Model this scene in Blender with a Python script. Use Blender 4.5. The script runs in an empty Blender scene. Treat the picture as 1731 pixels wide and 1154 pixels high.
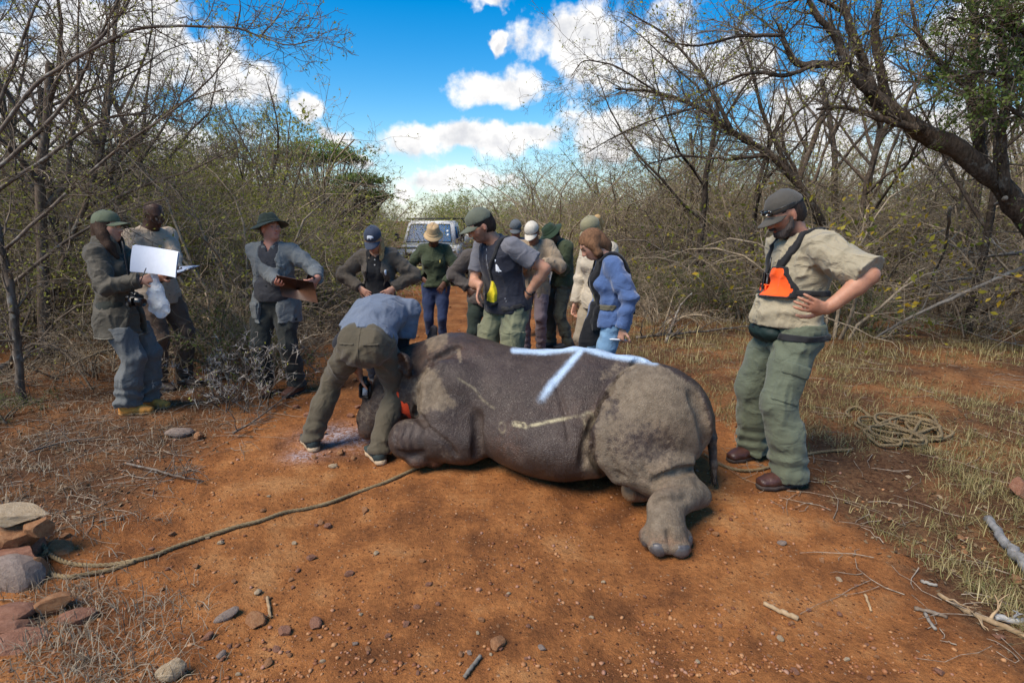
import bpy, math, random
import numpy as np
import openvdb
from mathutils import Vector, Matrix
from mathutils.bvhtree import BVHTree

random.seed(7)
SC = bpy.context.scene
COL = SC.collection
R = math.radians
DEV = set()

# ------------------------------------------------------------------ camera
CAM_H, F_PX, PITCH, PW, PH = 1.62, 950.0, R(12.2), 1731.0, 1154.0
cam_d = bpy.data.cameras.new('camera')
cam = bpy.data.objects.new('camera', cam_d)
COL.objects.link(cam)
cam.location = (0, 0, CAM_H)
cam.rotation_euler = (R(90) - PITCH, 0, 0)
cam_d.sensor_width = 36.0
cam_d.lens = 36.0 * F_PX / PW
cam_d.clip_end = 4000
cam_d.clip_start = 0.05
SC.camera = cam
CP, SP = math.cos(PITCH), math.sin(PITCH)

# ------------------------------------------------------------------ sun, sky, exposure
SUN_EL, SUN_AZ = R(52), R(-128)      # azimuth measured from +Y towards +X (sun stands behind the camera)
SKY_STRENGTH = 0.11
vs = SC.view_settings
SC.display_settings.display_device = 'sRGB'
vs.view_transform = 'Standard'
vs.look = 'None'
vs.gamma = 1.0
vs.use_curve_mapping = False
vs.exposure = 1.2
sd = bpy.data.lights.new('sun', 'SUN')
sd.energy = 2.4
sd.angle = R(34)
sd.color = (1.0, 0.89, 0.73)
sun = bpy.data.objects.new('sun', sd)
COL.objects.link(sun)
_sdir = Vector((math.cos(SUN_EL) * math.sin(SUN_AZ), math.cos(SUN_EL) * math.cos(SUN_AZ), math.sin(SUN_EL)))
sun.rotation_euler = (-_sdir).to_track_quat('-Z', 'Y').to_euler()
sun.location = (0, 0, 30)
SC.cycles.use_denoising = True
SC.cycles.max_bounces = 6
SC.cycles.diffuse_bounces = 3
SC.cycles.transparent_max_bounces = 8
SC.cycles.caustics_reflective = False
SC.cycles.caustics_refractive = False
SC.render.use_persistent_data = False
# ------------------------------------------------------------------ the sky with its clouds
W = bpy.data.worlds.new('World')
SC.world = W
W.use_nodes = True

class NT:
    """terse node-tree writer"""
    def __init__(s, nt):
        s.nt = nt
        s.N = nt.nodes
        s.L = nt.links
    def n(s, t, **kw):
        nd = s.N.new(t)
        for k, v in kw.items():
            setattr(nd, k, v)
        return nd
    def put(s, sock, v):
        if v is None:
            return
        if isinstance(v, bpy.types.NodeSocket):
            s.L.new(v, sock)
        elif isinstance(v, (tuple, list)) and len(v) == 3 and sock.type == 'RGBA':
            sock.default_value = (*v, 1)
        else:
            sock.default_value = v
    def math(s, op, a, b=None, c=None, clamp=False):
        nd = s.n('ShaderNodeMath', operation=op, use_clamp=clamp)
        for i, v in enumerate((a, b, c)):
            s.put(nd.inputs[i], v)
        return nd.outputs[0]
    def vmath(s, op, a, b=None, sc=None):
        nd = s.n('ShaderNodeVectorMath', operation=op)
        s.put(nd.inputs[0], a)
        s.put(nd.inputs[1], b)
        if sc is not None:
            s.put(nd.inputs['Scale'], sc)
        return nd.outputs['Value'] if op in ('DOT_PRODUCT', 'LENGTH', 'DISTANCE') else nd.outputs[0]
    def noise(s, vec, scale, detail=4, rough=.55, dist=0, color=False):
        nd = s.n('ShaderNodeTexNoise')
        s.put(nd.inputs['Vector'], vec)
        s.put(nd.inputs['Scale'], scale)
        nd.inputs['Detail'].default_value = detail
        nd.inputs['Roughness'].default_value = rough
        nd.inputs['Distortion'].default_value = dist
        return nd.outputs['Color' if color else 'Fac']
    def voro(s, vec, scale, feature='F1', out='Distance', rnd=1.0):
        nd = s.n('ShaderNodeTexVoronoi', feature=feature)
        s.put(nd.inputs['Vector'], vec)
        s.put(nd.inputs['Scale'], scale)
        nd.inputs['Randomness'].default_value = rnd
        return nd.outputs[out]
    def ss(s, x, lo, hi, a=0.0, b=1.0):
        nd = s.n('ShaderNodeMapRange', interpolation_type='SMOOTHSTEP')
        for i, v in enumerate((x, lo, hi, a, b)):
            s.put(nd.inputs[i], v)
        return nd.outputs[0]
    def lin(s, x, lo, hi, a=0.0, b=1.0):
        nd = s.n('ShaderNodeMapRange')
        for i, v in enumerate((x, lo, hi, a, b)):
            s.put(nd.inputs[i], v)
        return nd.outputs[0]
    def mix(s, f, a, b, blend='MIX'):
        nd = s.n('ShaderNodeMix', data_type='RGBA', blend_type=blend)
        s.put(nd.inputs['Factor'], f)
        s.put(nd.inputs[6], a)
        s.put(nd.inputs[7], b)
        return nd.outputs[2]
    def ramp(s, f, stops):
        nd = s.n('ShaderNodeValToRGB')
        el = nd.color_ramp.elements
        while len(el) < len(stops):
            el.new(.5)
        for e, (p, c) in zip(el, stops):
            e.position = p
            e.color = (*c, 1)
        s.put(nd.inputs[0], f)
        return nd.outputs[0]
    def attr(s, name, out='Fac'):
        nd = s.n('ShaderNodeAttribute', attribute_name=name)
        return nd.outputs[out]
    def bump(s, h, dist, strength=1.0, normal=None):
        nd = s.n('ShaderNodeBump')
        s.put(nd.inputs['Height'], h)
        nd.inputs['Distance'].default_value = dist
        nd.inputs['Strength'].default_value = strength
        if normal is not None:
            s.L.new(normal, nd.inputs['Normal'])
        return nd.outputs[0]

def px_dir(x, y):
    u = (x - PW / 2) / F_PX
    v = (PH / 2 - y) / F_PX
    return Vector((u, CP + v * SP, -SP + v * CP))

def make_world():
    nt = W.node_tree
    nt.nodes.clear()
    T = NT(nt)
    out = T.n('ShaderNodeOutputWorld')
    bg = T.n('ShaderNodeBackground')
    bg.inputs['Strength'].default_value = SKY_STRENGTH
    T.L.new(bg.outputs[0], out.inputs[0])
    sky = T.n('ShaderNodeTexSky', sky_type='NISHITA')
    sky.sun_disc = False
    sky.sun_elevation = SUN_EL
    sky.sun_rotation = SUN_AZ
    sky.air_density = 1.1
    sky.dust_density = 0.2
    sky.ozone_density = 2.2
    hsv = T.n('ShaderNodeHueSaturation')
    hsv.inputs['Saturation'].default_value = 1.6
    hsv.inputs['Value'].default_value = .70
    T.L.new(sky.outputs[0], hsv.inputs['Color'])
    tc = T.n('ShaderNodeTexCoord').outputs['Generated']
    sep = T.n('ShaderNodeSeparateXYZ')
    T.L.new(tc, sep.inputs[0])
    z = sep.outputs[2]
    # azimuth / elevation of the view ray: the clouds are a layer far above the ground
    az = T.math('ARCTAN2', sep.outputs[0], sep.outputs[1])
    el = T.math('ARCSINE', T.math('MAXIMUM', T.math('MINIMUM', z, .9999), -.9999))
    comb = T.n('ShaderNodeCombineXYZ')
    T.L.new(az, comb.inputs[0])
    T.L.new(el, comb.inputs[1])
    uv = comb.outputs[0]
    # cumulus clouds standing in the sky: (azimuth, elevation, half width, half height) read off the photograph
    def ae(x, y):
        d = px_dir(x, y).normalized()
        return math.atan2(d.x, d.y), math.asin(d.z)
    spots = [((850, 148), 120, 48), ((790, 240), 175, 40), ((905, 235), 120, 30), ((505, 192), 58, 30), ((560, 232), 48, 22), ((430, 150), 75, 50),
             ((375, 105), 85, 85), ((820, 8), 75, 24), ((960, 60), 130, 62), ((1060, 90), 150, 110), ((600, 272), 60, 14), ((680, 320), 45, 26),
             ((190, 60), 190, 120), ((60, 180), 190, 130), ((300, 260), 180, 60), ((1040, 230), 130, 70), ((1250, 110), 90, 60), ((1420, 200), 160, 90), ((1650, 60), 110, 80),
             ((1600, 260), 170, 80), ((770, 300), 160, 26), ((850, 75), 24, 18)]
    warp = T.noise(uv, 7.0, 5, .6, color=True)
    warp = T.vmath('MULTIPLY', T.vmath('SUBTRACT', warp, (.5, .5, .5)), (.16, .10, 0))
    uvw = T.vmath('ADD', uv, warp)
    def dens_at(vec):
        cur = None
        for (x, y), w, h in spots:
            a, e = ae(x, y)
            d = T.vmath('LENGTH', T.vmath('MULTIPLY', T.vmath('SUBTRACT', vec, (a, e, 0)), (F_PX / w, F_PX / h, 0)))
            m = T.math('SUBTRACT', .78, d)
            cur = m if cur is None else T.math('SMOOTH_MAX', cur, m, .15)
        return cur
    base = dens_at(uvw)
    # elsewhere in the sky the same kind of clouds goes on at random
    wide = T.lin(T.noise(T.vmath('MULTIPLY', uv, (1, 1.7, 1)), 2.3, 3, .5), .48, .72, -.7, .7)
    fx = T.ss(T.math('ABSOLUTE', az), .72, .95)
    fz = T.ss(el, .42, .6)
    away = T.math('MAXIMUM', fx, fz)
    base = T.math('ADD', T.math('MULTIPLY', base, T.math('SUBTRACT', 1.0, away)), T.math('MULTIPLY', wide, away))
    base = T.math('MAXIMUM', T.math('MINIMUM', base, .6), -1.2)
    fb = T.noise(uv, 13, 7, .56)
    billow = T.math('SUBTRACT', T.math('MULTIPLY', fb, 1.9), 1.0)
    dens = T.math('ADD', base, billow)
    cov = T.ss(dens, -.06, .34)
    # lit tops and grey undersides: compare the cloud with itself a little higher up
    up = T.vmath('ADD', uv, (0.0, .022, 0))
    fb2 = T.noise(up, 13, 6, .55)
    base2 = T.math('MULTIPLY', T.math('SUBTRACT', base, 0.0), 1.0)
    shade = T.math('ADD', T.math('MULTIPLY', T.math('SUBTRACT', fb, fb2), 1.7), .62)
    thick = T.ss(dens, .15, 1.0)
    shade = T.math('SUBTRACT', shade, T.math('MULTIPLY', thick, .30))
    ccol = T.ramp(shade, [(0.0, (2.4, 2.5, 2.75)), (.38, (3.1, 3.15, 3.3)), (.62, (4.2, 4.15, 4.1)), (1.0, (4.9, 4.85, 4.75))])
    haze = T.ss(el, .0, .16, .55, 0.0)
    skyc = T.mix(haze, hsv.outputs[0], (2.4, 3.1, 4.0))
    col = T.mix(T.math('MULTIPLY', cov, T.ss(el, -.01, .03)), skyc, ccol)
    T.L.new(col, bg.inputs['Color'])
    W.cycles.sampling_method = 'NONE'
make_world()
# ------------------------------------------------------------------ helpers: positions
def gp(x, y, z=0.0):
    d = px_dir(x, y)
    t = (z - CAM_H) / d.z
    return Vector((d.x * t, d.y * t, z))

def at(x, y, Y):
    d = px_dir(x, y)
    t = Y / d.y
    return Vector((d.x * t, Y, CAM_H + d.z * t))

def pj(P):
    """world points (n,3) -> photo pixels and depth"""
    P = np.asarray(P, float)
    q = P - np.array([0, 0, CAM_H])
    dep = q[..., 1] * CP - q[..., 2] * SP
    upv = q[..., 1] * SP + q[..., 2] * CP
    dep = np.where(np.abs(dep) < 1e-6, 1e-6, dep)
    return PW / 2 + F_PX * q[..., 0] / dep, PH / 2 - F_PX * upv / dep, dep

# ------------------------------------------------------------------ helpers: noise
_rs = np.random.RandomState(11)
_LAT = _rs.rand(32, 32, 32).astype(np.float32)

def vnoise(p):
    """value noise in [-1, 1] at points (n,3)"""
    p = np.asarray(p, np.float32)
    i = np.floor(p).astype(np.int64)
    f = p - i
    f = f * f * (3 - 2 * f)
    i0 = i & 31
    i1 = (i + 1) & 31
    x0, y0, z0 = i0[:, 0], i0[:, 1], i0[:, 2]
    x1, y1, z1 = i1[:, 0], i1[:, 1], i1[:, 2]
    fx, fy, fz = f[:, 0], f[:, 1], f[:, 2]
    L = _LAT
    a = L[x0, y0, z0] * (1 - fx) + L[x1, y0, z0] * fx
    b = L[x0, y1, z0] * (1 - fx) + L[x1, y1, z0] * fx
    c = L[x0, y0, z1] * (1 - fx) + L[x1, y0, z1] * fx
    d = L[x0, y1, z1] * (1 - fx) + L[x1, y1, z1] * fx
    e = a * (1 - fy) + b * fy
    g = c * (1 - fy) + d * fy
    return (e * (1 - fz) + g * fz) * 2 - 1

def fbm(p, oct=3, gain=.5, lac=2.03):
    s, a = 0, 1.0
    p = np.asarray(p, np.float32)
    for _ in range(oct):
        s = s + a * vnoise(p)
        p = p * lac + 7.3
        a *= gain
    return s

# ------------------------------------------------------------------ helpers: objects
def link(name, data, parent=None, loc=None):
    o = bpy.data.objects.new(name, data)
    COL.objects.link(o)
    if parent is not None:
        o.parent = parent
    if loc is not None:
        o.location = loc
    return o

def tag(o, label, cat, group=None, kind=None):
    if label:
        o['label'] = label
    if cat:
        o['category'] = cat
    if group:
        o['group'] = group
    if kind:
        o['kind'] = kind
    return o

def empty(name, loc=(0, 0, 0), rz=0.0, scale=None):
    o = bpy.data.objects.new(name, None)
    o.empty_display_size = .1
    COL.objects.link(o)
    o.location = loc
    o.rotation_euler = (0, 0, rz)
    if scale is not None:
        o.scale = (scale,) * 3
    return o

def meshdata(name, verts, faces, mat=None, smooth=True):
    """verts (n,3); faces: (m,k) array of equal-size polygons, or list of such arrays / lists"""
    me = bpy.data.meshes.new(name)
    verts = np.ascontiguousarray(verts, np.float32)
    groups = faces if isinstance(faces, list) and len(faces) and isinstance(faces[0], np.ndarray) else [np.asarray(faces)]
    groups = [g for g in groups if len(g)]
    if not groups:
        print('EMPTY MESH', name)
        return me
    me.vertices.add(len(verts))
    me.vertices.foreach_set('co', verts.ravel())
    nl = sum(g.size for g in groups)
    nf = sum(len(g) for g in groups)
    me.loops.add(nl)
    me.polygons.add(nf)
    me.loops.foreach_set('vertex_index', np.concatenate([g.ravel() for g in groups]).astype(np.int32))
    tot = np.concatenate([np.full(len(g), g.shape[1], np.int32) for g in groups])
    st = np.concatenate([[0], np.cumsum(tot)[:-1]]).astype(np.int32)
    me.polygons.foreach_set('loop_start', st)
    me.polygons.foreach_set('loop_total', tot)
    if smooth:
        me.polygons.foreach_set('use_smooth', np.ones(nf, bool))
    me.update(calc_edges=True)
    if mat is not None:
        me.materials.append(mat)
    return me

def setattr_f(me, name, vals):
    a = me.attributes.new(name, 'FLOAT', 'POINT')
    a.data.foreach_set('value', np.ascontiguousarray(vals, np.float32))

def setattr_c(me, name, rgb):
    a = me.attributes.new(name, 'FLOAT_COLOR', 'POINT')
    n = len(rgb)
    c = np.ones((n, 4), np.float32)
    c[:, :3] = rgb
    a.data.foreach_set('color', c.ravel())

class MB:
    """collects pieces into one mesh"""
    def __init__(s):
        s.v = []
        s.q = []
        s.t = []
        s.n = 0
    def add(s, v, q=None, t=None):
        v = np.asarray(v, float).reshape(-1, 3)
        s.v.append(v)
        if q is not None and len(q):
            s.q.append(np.asarray(q) + s.n)
        if t is not None and len(t):
            s.t.append(np.asarray(t) + s.n)
        s.n += len(v)
    def box(s, c, size, rot=None, bev=0.0):
        c = np.asarray(c, float)
        h = np.asarray(size, float) / 2
        if bev <= 0:
            v = np.array([[x, y, z] for x in (-1, 1) for y in (-1, 1) for z in (-1, 1)], float) * h
            q = [[0, 1, 3, 2], [4, 6, 7, 5], [0, 4, 5, 1], [2, 3, 7, 6], [0, 2, 6, 4], [1, 5, 7, 3]]
            t = None
        else:
            b = min(bev, h.min() * .95)
            vs_, idx = [], {}
            for sx in (-1, 1):
                for sy in (-1, 1):
                    for sz in (-1, 1):
                        for ax in range(3):
                            p = np.array([sx, sy, sz], float) * (h - b)
                            p[ax] += (sx, sy, sz)[ax] * b
                            idx[(sx, sy, sz, ax)] = len(vs_)
                            vs_.append(p)
            v = np.array(vs_)
            q, t = [], []
            for ax in range(3):
                o1, o2 = [(1, 2), (2, 0), (0, 1)][ax]
                for sg in (-1, 1):
                    ring = []
                    for a_, b_ in ((-1, -1), (1, -1), (1, 1), (-1, 1)):
                        k = [0, 0, 0]
                        k[ax] = sg
                        k[o1] = a_
                        k[o2] = b_
                        ring.append(idx[(*k, ax)])
                    q.append(ring if sg > 0 else ring[::-1])
                for a_ in (-1, 1):
                    for b_ in (-1, 1):
                        k0 = [0, 0, 0]
                        k1 = [0, 0, 0]
                        k0[ax], k1[ax] = -1, 1
                        for k in (k0, k1):
                            k[o1] = a_
                            k[o2] = b_
                        ring = [idx[(*k0, o1)], idx[(*k1, o1)], idx[(*k1, o2)], idx[(*k0, o2)]]
                        q.append(ring if a_ * b_ > 0 else ring[::-1])
            for sx in (-1, 1):
                for sy in (-1, 1):
                    for sz in (-1, 1):
                        tr = [idx[(sx, sy, sz, a_)] for a_ in range(3)]
                        t.append(tr if sx * sy * sz > 0 else tr[::-1])
        if rot is not None:
            v = v @ np.array(rot).T
        s.add(v + c, q, t)
    def tube(s, pts, rad, k=6, cap=True, roll=0.0, flat=None):
        """tube through pts with per-point radius"""
        pts = np.asarray(pts, float)
        n = len(pts)
        rad = np.broadcast_to(np.asarray(rad, float), (n,))
        tan = np.gradient(pts, axis=0)
        tan /= np.linalg.norm(tan, axis=1)[:, None] + 1e-12
        ref = np.array([0, 0, 1.0]) if abs(tan[0, 2]) < .9 else np.array([1.0, 0, 0])
        u = np.cross(tan[0], ref)
        u /= np.linalg.norm(u)
        ang = np.arange(k) * 2 * math.pi / k + roll
        rings = []
        for i in range(n):
            u = u - tan[i] * (u @ tan[i])
            u /= np.linalg.norm(u) + 1e-12
            w = np.cross(tan[i], u)
            f1, f2 = (1, 1) if flat is None else flat
            rings.append(pts[i] + rad[i] * (np.cos(ang)[:, None] * u * f1 + np.sin(ang)[:, None] * w * f2))
        v = np.concatenate(rings)
        i = np.arange(n - 1)[:, None] * k
        j = np.arange(k)[None]
        j2 = (j + 1) % k
        q = np.stack([i + j, i + j2, i + k + j2, i + k + j], -1).reshape(-1, 4)
        t = []
        if cap:
            v = np.concatenate([v, pts[:1], pts[-1:]])
            for a in range(k):
                t.append([n * k, (a + 1) % k, a])
                t.append([n * k + 1, (n - 1) * k + a, (n - 1) * k + (a + 1) % k])
        s.add(v, q, t)
    def arrays(s):
        V = np.concatenate(s.v) if s.v else np.zeros((0, 3))
        g = []
        if s.q:
            g.append(np.concatenate(s.q))
        if s.t:
            g.append(np.concatenate(s.t))
        return V, g
    def data(s, name, mat, smooth=True):
        V, g = s.arrays()
        return meshdata(name, V, g, mat, smooth)
    def build(s, name, mat, parent=None, smooth=True, loc=None):
        return link(name, s.data(name, mat, smooth), parent, loc)

def poly_lathe(prof, k=24, a0=0.0, a1=2 * math.pi):
    """(r,z) profile round z -> verts, quads"""
    prof = np.asarray(prof, float)
    ang = np.linspace(a0, a1, k, endpoint=False)
    n = len(prof)
    v = np.stack([prof[:, None, 0] * np.cos(ang), prof[:, None, 0] * np.sin(ang), np.repeat(prof[:, 1:2], k, 1)], -1).reshape(-1, 3)
    i = np.arange(n - 1)[:, None] * k
    j = np.arange(k)[None]
    j2 = (j + 1) % k
    q = np.stack([i + j, i + j2, i + k + j2, i + k + j], -1).reshape(-1, 4)
    return v, q

# ------------------------------------------------------------------ helpers: signed distance fields
def V3(p):
    return np.array([p[0], p[1], p[2]], np.float32)

def unit(v):
    v = np.asarray(v, float)
    return v / (np.linalg.norm(v) + 1e-12)

class Field:
    BIG = .12
    def __init__(s, lo, hi, vx):
        s.lo = np.array(lo, np.float32)
        s.vx = vx
        s.n = np.ceil((np.array(hi) - s.lo) / vx).astype(int) + 2
        s.a = np.full(s.n, s.BIG, np.float32)
        s.ax = [s.lo[i] + np.arange(s.n[i], dtype=np.float32) * vx for i in range(3)]
    def copy(s):
        f = object.__new__(Field)
        f.lo, f.vx, f.n, f.ax, f.a = s.lo, s.vx, s.n, s.ax, s.a.copy()
        return f
    def _box(s, lo, hi):
        a = np.clip(np.floor((np.asarray(lo) - s.lo) / s.vx).astype(int), 0, s.n)
        b = np.clip(np.ceil((np.asarray(hi) - s.lo) / s.vx).astype(int) + 1, 0, s.n)
        sl = tuple(slice(a[i], b[i]) for i in range(3))
        return sl, s.ax[0][sl[0]][:, None, None], s.ax[1][sl[1]][None, :, None], s.ax[2][sl[2]][None, None, :]
    def put(s, d, sl, k, op):
        cur = s.a[sl]
        if cur.size == 0:
            return
        if op == 'sub':
            d = -d
            if k > 0:
                h = np.maximum(k - np.abs(cur - d), 0) / k
                s.a[sl] = np.maximum(cur, d) + h * h * k * .25
            else:
                s.a[sl] = np.maximum(cur, d)
        else:
            if k > 0:
                h = np.maximum(k - np.abs(cur - d), 0) / k
                s.a[sl] = np.minimum(cur, d) - h * h * k * .25
            else:
                s.a[sl] = np.minimum(cur, d)
    def cone(s, p0, p1, r0, r1=None, k=.02, op='add'):
        r1 = r0 if r1 is None else r1
        p0, p1 = V3(p0), V3(p1)
        m = max(r0, r1) + k + 3 * s.vx
        sl, X, Y, Z = s._box(np.minimum(p0, p1) - m, np.maximum(p0, p1) + m)
        d = p1 - p0
        L2 = float(d @ d) + 1e-9
        x, y, z = X - p0[0], Y - p0[1], Z - p0[2]
        t = np.clip((x * d[0] + y * d[1] + z * d[2]) / L2, 0, 1)
        dd = np.sqrt((x - t * d[0]) ** 2 + (y - t * d[1]) ** 2 + (z - t * d[2]) ** 2) - (r0 + (r1 - r0) * t)
        s.put(dd, sl, k, op)
    def chain(s, pts, rads, k=.02, op='add'):
        for i in range(len(pts) - 1):
            s.cone(pts[i], pts[i + 1], rads[i], rads[i + 1], k, op)
    def econe(s, p0, p1, ab0, ab1, side, k=.02, op='add', round_=True):
        p0, p1 = V3(p0), V3(p1)
        m = max(*ab0, *ab1) + k + 3 * s.vx
        sl, X, Y, Z = s._box(np.minimum(p0, p1) - m, np.maximum(p0, p1) + m)
        w = p1 - p0
        L = float(np.linalg.norm(w)) + 1e-9
        w = w / L
        u = np.asarray(side, np.float32)
        u = u - w * float(u @ w)
        u = u / (np.linalg.norm(u) + 1e-9)
        v = np.cross(w, u)
        x, y, z = X - p0[0], Y - p0[1], Z - p0[2]
        pw = x * w[0] + y * w[1] + z * w[2]
        t = np.clip(pw / L, 0, 1)
        ex = pw - t * L
        pu = x * u[0] + y * u[1] + z * u[2]
        pv = x * v[0] + y * v[1] + z * v[2]
        A = ab0[0] + (ab1[0] - ab0[0]) * t
        B = ab0[1] + (ab1[1] - ab0[1]) * t
        mn = np.minimum(A, B)
        k0 = np.sqrt((pu / A) ** 2 + (pv / B) ** 2 + (ex / mn) ** 2)
        k1 = np.sqrt((pu / A ** 2) ** 2 + (pv / B ** 2) ** 2 + (ex / mn ** 2) ** 2) + 1e-6
        s.put(k0 * (k0 - 1) / k1, sl, k, op)
    def loft(s, sts, side, k=.03, op='add'):
        """stations (p, a, b): elliptic sections, a along side"""
        for i in range(len(sts) - 1):
            s.econe(sts[i][0], sts[i + 1][0], sts[i][1:3], sts[i + 1][1:3], side, k, op)
    def ell(s, c, r, rot=None, k=.02, op='add'):
        c = V3(c)
        r = np.asarray(r, np.float32)
        m = r.max() + k + 3 * s.vx
        sl, X, Y, Z = s._box(c - m, c + m)
        x, y, z = X - c[0], Y - c[1], Z - c[2]
        if rot is not None:
            M = np.array(rot, np.float32).T
            x, y, z = (M[i][0] * x + M[i][1] * y + M[i][2] * z for i in range(3))
        k0 = np.sqrt((x / r[0]) ** 2 + (y / r[1]) ** 2 + (z / r[2]) ** 2)
        k1 = np.sqrt((x / r[0] ** 2) ** 2 + (y / r[1] ** 2) ** 2 + (z / r[2] ** 2) ** 2) + 1e-6
        s.put(k0 * (k0 - 1) / k1, sl, k, op)
    def box(s, c, half, rot=None, rnd=.01, k=.01, op='add'):
        c = V3(c)
        half = np.asarray(half, np.float32) - rnd
        m = float(np.linalg.norm(half)) + rnd + k + 3 * s.vx
        sl, X, Y, Z = s._box(c - m, c + m)
        x, y, z = X - c[0], Y - c[1], Z - c[2]
        if rot is not None:
            M = np.array(rot, np.float32).T
            x, y, z = (M[i][0] * x + M[i][1] * y + M[i][2] * z for i in range(3))
        qx, qy, qz = np.abs(x) - half[0], np.abs(y) - half[1], np.abs(z) - half[2]
        d = np.sqrt(np.maximum(qx, 0) ** 2 + np.maximum(qy, 0) ** 2 + np.maximum(qz, 0) ** 2) + np.minimum(np.maximum(np.maximum(qx, qy), qz), 0) - rnd
        s.put(d, sl, k, op)
    def plane(s, p, n, k=0.0):
        """keep only what lies behind the plane (the side n points away from)"""
        p, n = V3(p), unit(n)
        X, Y, Z = s.ax[0][:, None, None], s.ax[1][None, :, None], s.ax[2][None, None, :]
        d = (X - p[0]) * n[0] + (Y - p[1]) * n[1] + (Z - p[2]) * n[2]
        if k > 0:
            h = np.maximum(k - np.abs(s.a - d), 0) / k
            s.a = (np.maximum(s.a, d) + h * h * k * .25).astype(np.float32)
        else:
            s.a = np.maximum(s.a, d).astype(np.float32)
    def band(s, w):
        idx = np.nonzero(np.abs(s.a) < w)
        P = np.stack([s.ax[i][idx[i]] for i in range(3)], 1)
        return idx, P
    def displace(s, fn, w=.045):
        idx, P = s.band(w)
        if len(P):
            s.a[idx] += fn(P).astype(np.float32)
    def cut(s, fn, w=.05):
        """intersect with region fn(P) < 0 (evaluated near the surface; the inside is cut too)"""
        idx = np.nonzero(s.a < w)
        P = np.stack([s.ax[i][idx[i]] for i in range(3)], 1)
        if len(P):
            s.a[idx] = np.maximum(s.a[idx], fn(P))
    def mesh(s, adapt=0.0):
        g = openvdb.FloatGrid()
        g.background = s.BIG
        g.copyFromArray(np.ascontiguousarray(s.a))
        if adapt > 0:
            pts, tris, quads = g.convertToPolygons(0.0, adapt)
            pts = np.asarray(pts) * s.vx + s.lo
            return pts, [x for x in (np.asarray(quads), np.asarray(tris)) if len(x)]
        pts, quads = g.convertToQuads(0.0)
        pts = np.asarray(pts) * s.vx + s.lo
        return pts, np.asarray(quads)
    def build(s, name, mat, parent=None, smooth=True):
        v, q = s.mesh(.3)
        return link(name, meshdata(name, v, q, mat, smooth), parent)
    def at(s, P):
        """field value at points (nearest cell)"""
        i = np.clip(np.round((np.asarray(P) - s.lo) / s.vx).astype(int), 0, np.array(s.n) - 1)
        return s.a[i[:, 0], i[:, 1], i[:, 2]]

def poly2d(px, py, poly):
    """signed distance (negative inside) to a 2-D polygon"""
    px, py = np.asarray(px, np.float32), np.asarray(py, np.float32)
    n = len(poly)
    d = np.full(px.shape, 1e9, np.float32)
    ins = np.zeros(px.shape, bool)
    for i in range(n):
        ax, ay = poly[i]
        bx, by = poly[(i + 1) % n]
        ex, ey = bx - ax, by - ay
        wx, wy = px - ax, py - ay
        t = np.clip((wx * ex + wy * ey) / (ex * ex + ey * ey + 1e-12), 0, 1)
        d = np.minimum(d, (wx - t * ex) ** 2 + (wy - t * ey) ** 2)
        c = ((ay > py) != (by > py)) & (px < (bx - ax) * (py - ay) / (by - ay + 1e-12) + ax)
        ins ^= c
    d = np.sqrt(d)
    return np.where(ins, -d, d)

def line2d(px, py, pts):
    d = np.full(np.shape(px), 1e9, np.float32)
    for i in range(len(pts) - 1):
        ax, ay = pts[i]
        ex, ey = pts[i + 1][0] - ax, pts[i + 1][1] - ay
        wx, wy = px - ax, py - ay
        t = np.clip((wx * ex + wy * ey) / (ex * ex + ey * ey + 1e-12), 0, 1)
        d = np.minimum(d, (wx - t * ex) ** 2 + (wy - t * ey) ** 2)
    return np.sqrt(d)

# ------------------------------------------------------------------ helpers: materials
MATS = {}
def new_mat(name):
    m = bpy.data.materials.new(name)
    m.use_nodes = True
    m.node_tree.nodes.clear()
    T = NT(m.node_tree)
    o = T.n('ShaderNodeOutputMaterial')
    b = T.n('ShaderNodeBsdfPrincipled')
    T.L.new(b.outputs[0], o.inputs[0])
    tc = T.n('ShaderNodeTexCoord').outputs['Object']
    MATS[name] = m
    return m, T, b, tc

def hexc(h, k=1.0):
    """sRGB hex -> linear"""
    c = [int(h[i:i + 2], 16) / 255 for i in (0, 2, 4)]
    return tuple(k * (x / 12.92 if x <= .04045 else ((x + .055) / 1.055) ** 2.4) for x in c)

def fabric(name, col, rough=.85, fold=.006, weave=900, vary=.22, sheen=.15):
    """woven cloth: faded patches, creases in relief"""
    if name in MATS:
        return MATS[name]
    m, T, b, tc = new_mat(name)
    n1 = T.noise(tc, 7, 4, .6)
    n2 = T.noise(tc, 60, 3, .6)
    f = T.math('ADD', T.math('MULTIPLY', T.math('SUBTRACT', n1, .5), vary * 2), T.math('MULTIPLY', T.math('SUBTRACT', n2, .5), vary))
    c = T.mix(T.ss(f, -.35, .35), tuple(x * (1 - vary) for x in col), tuple(min(1, x * (1 + vary)) for x in col))
    T.L.new(c, b.inputs['Base Color'])
    b.inputs['Roughness'].default_value = rough
    b.inputs['Sheen Weight'].default_value = sheen
    b.inputs['Specular IOR Level'].default_value = .25
    cre = T.noise(T.vmath('MULTIPLY', tc, (1, 1, 1.5)), 6, 3, .45, .8)
    cre = T.math('ABSOLUTE', T.math('SUBTRACT', cre, .5))
    cre = T.math('ADD', T.math('MULTIPLY', T.ss(cre, 0, .22), .8), T.math('MULTIPLY', T.noise(tc, 26, 3), .5))
    nb = T.bump(cre, fold * 1.1, .8)
    nb = T.bump(T.noise(tc, weave, 1), .0012, .5, nb)
    T.L.new(nb, b.inputs['Normal'])
    return m

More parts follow.
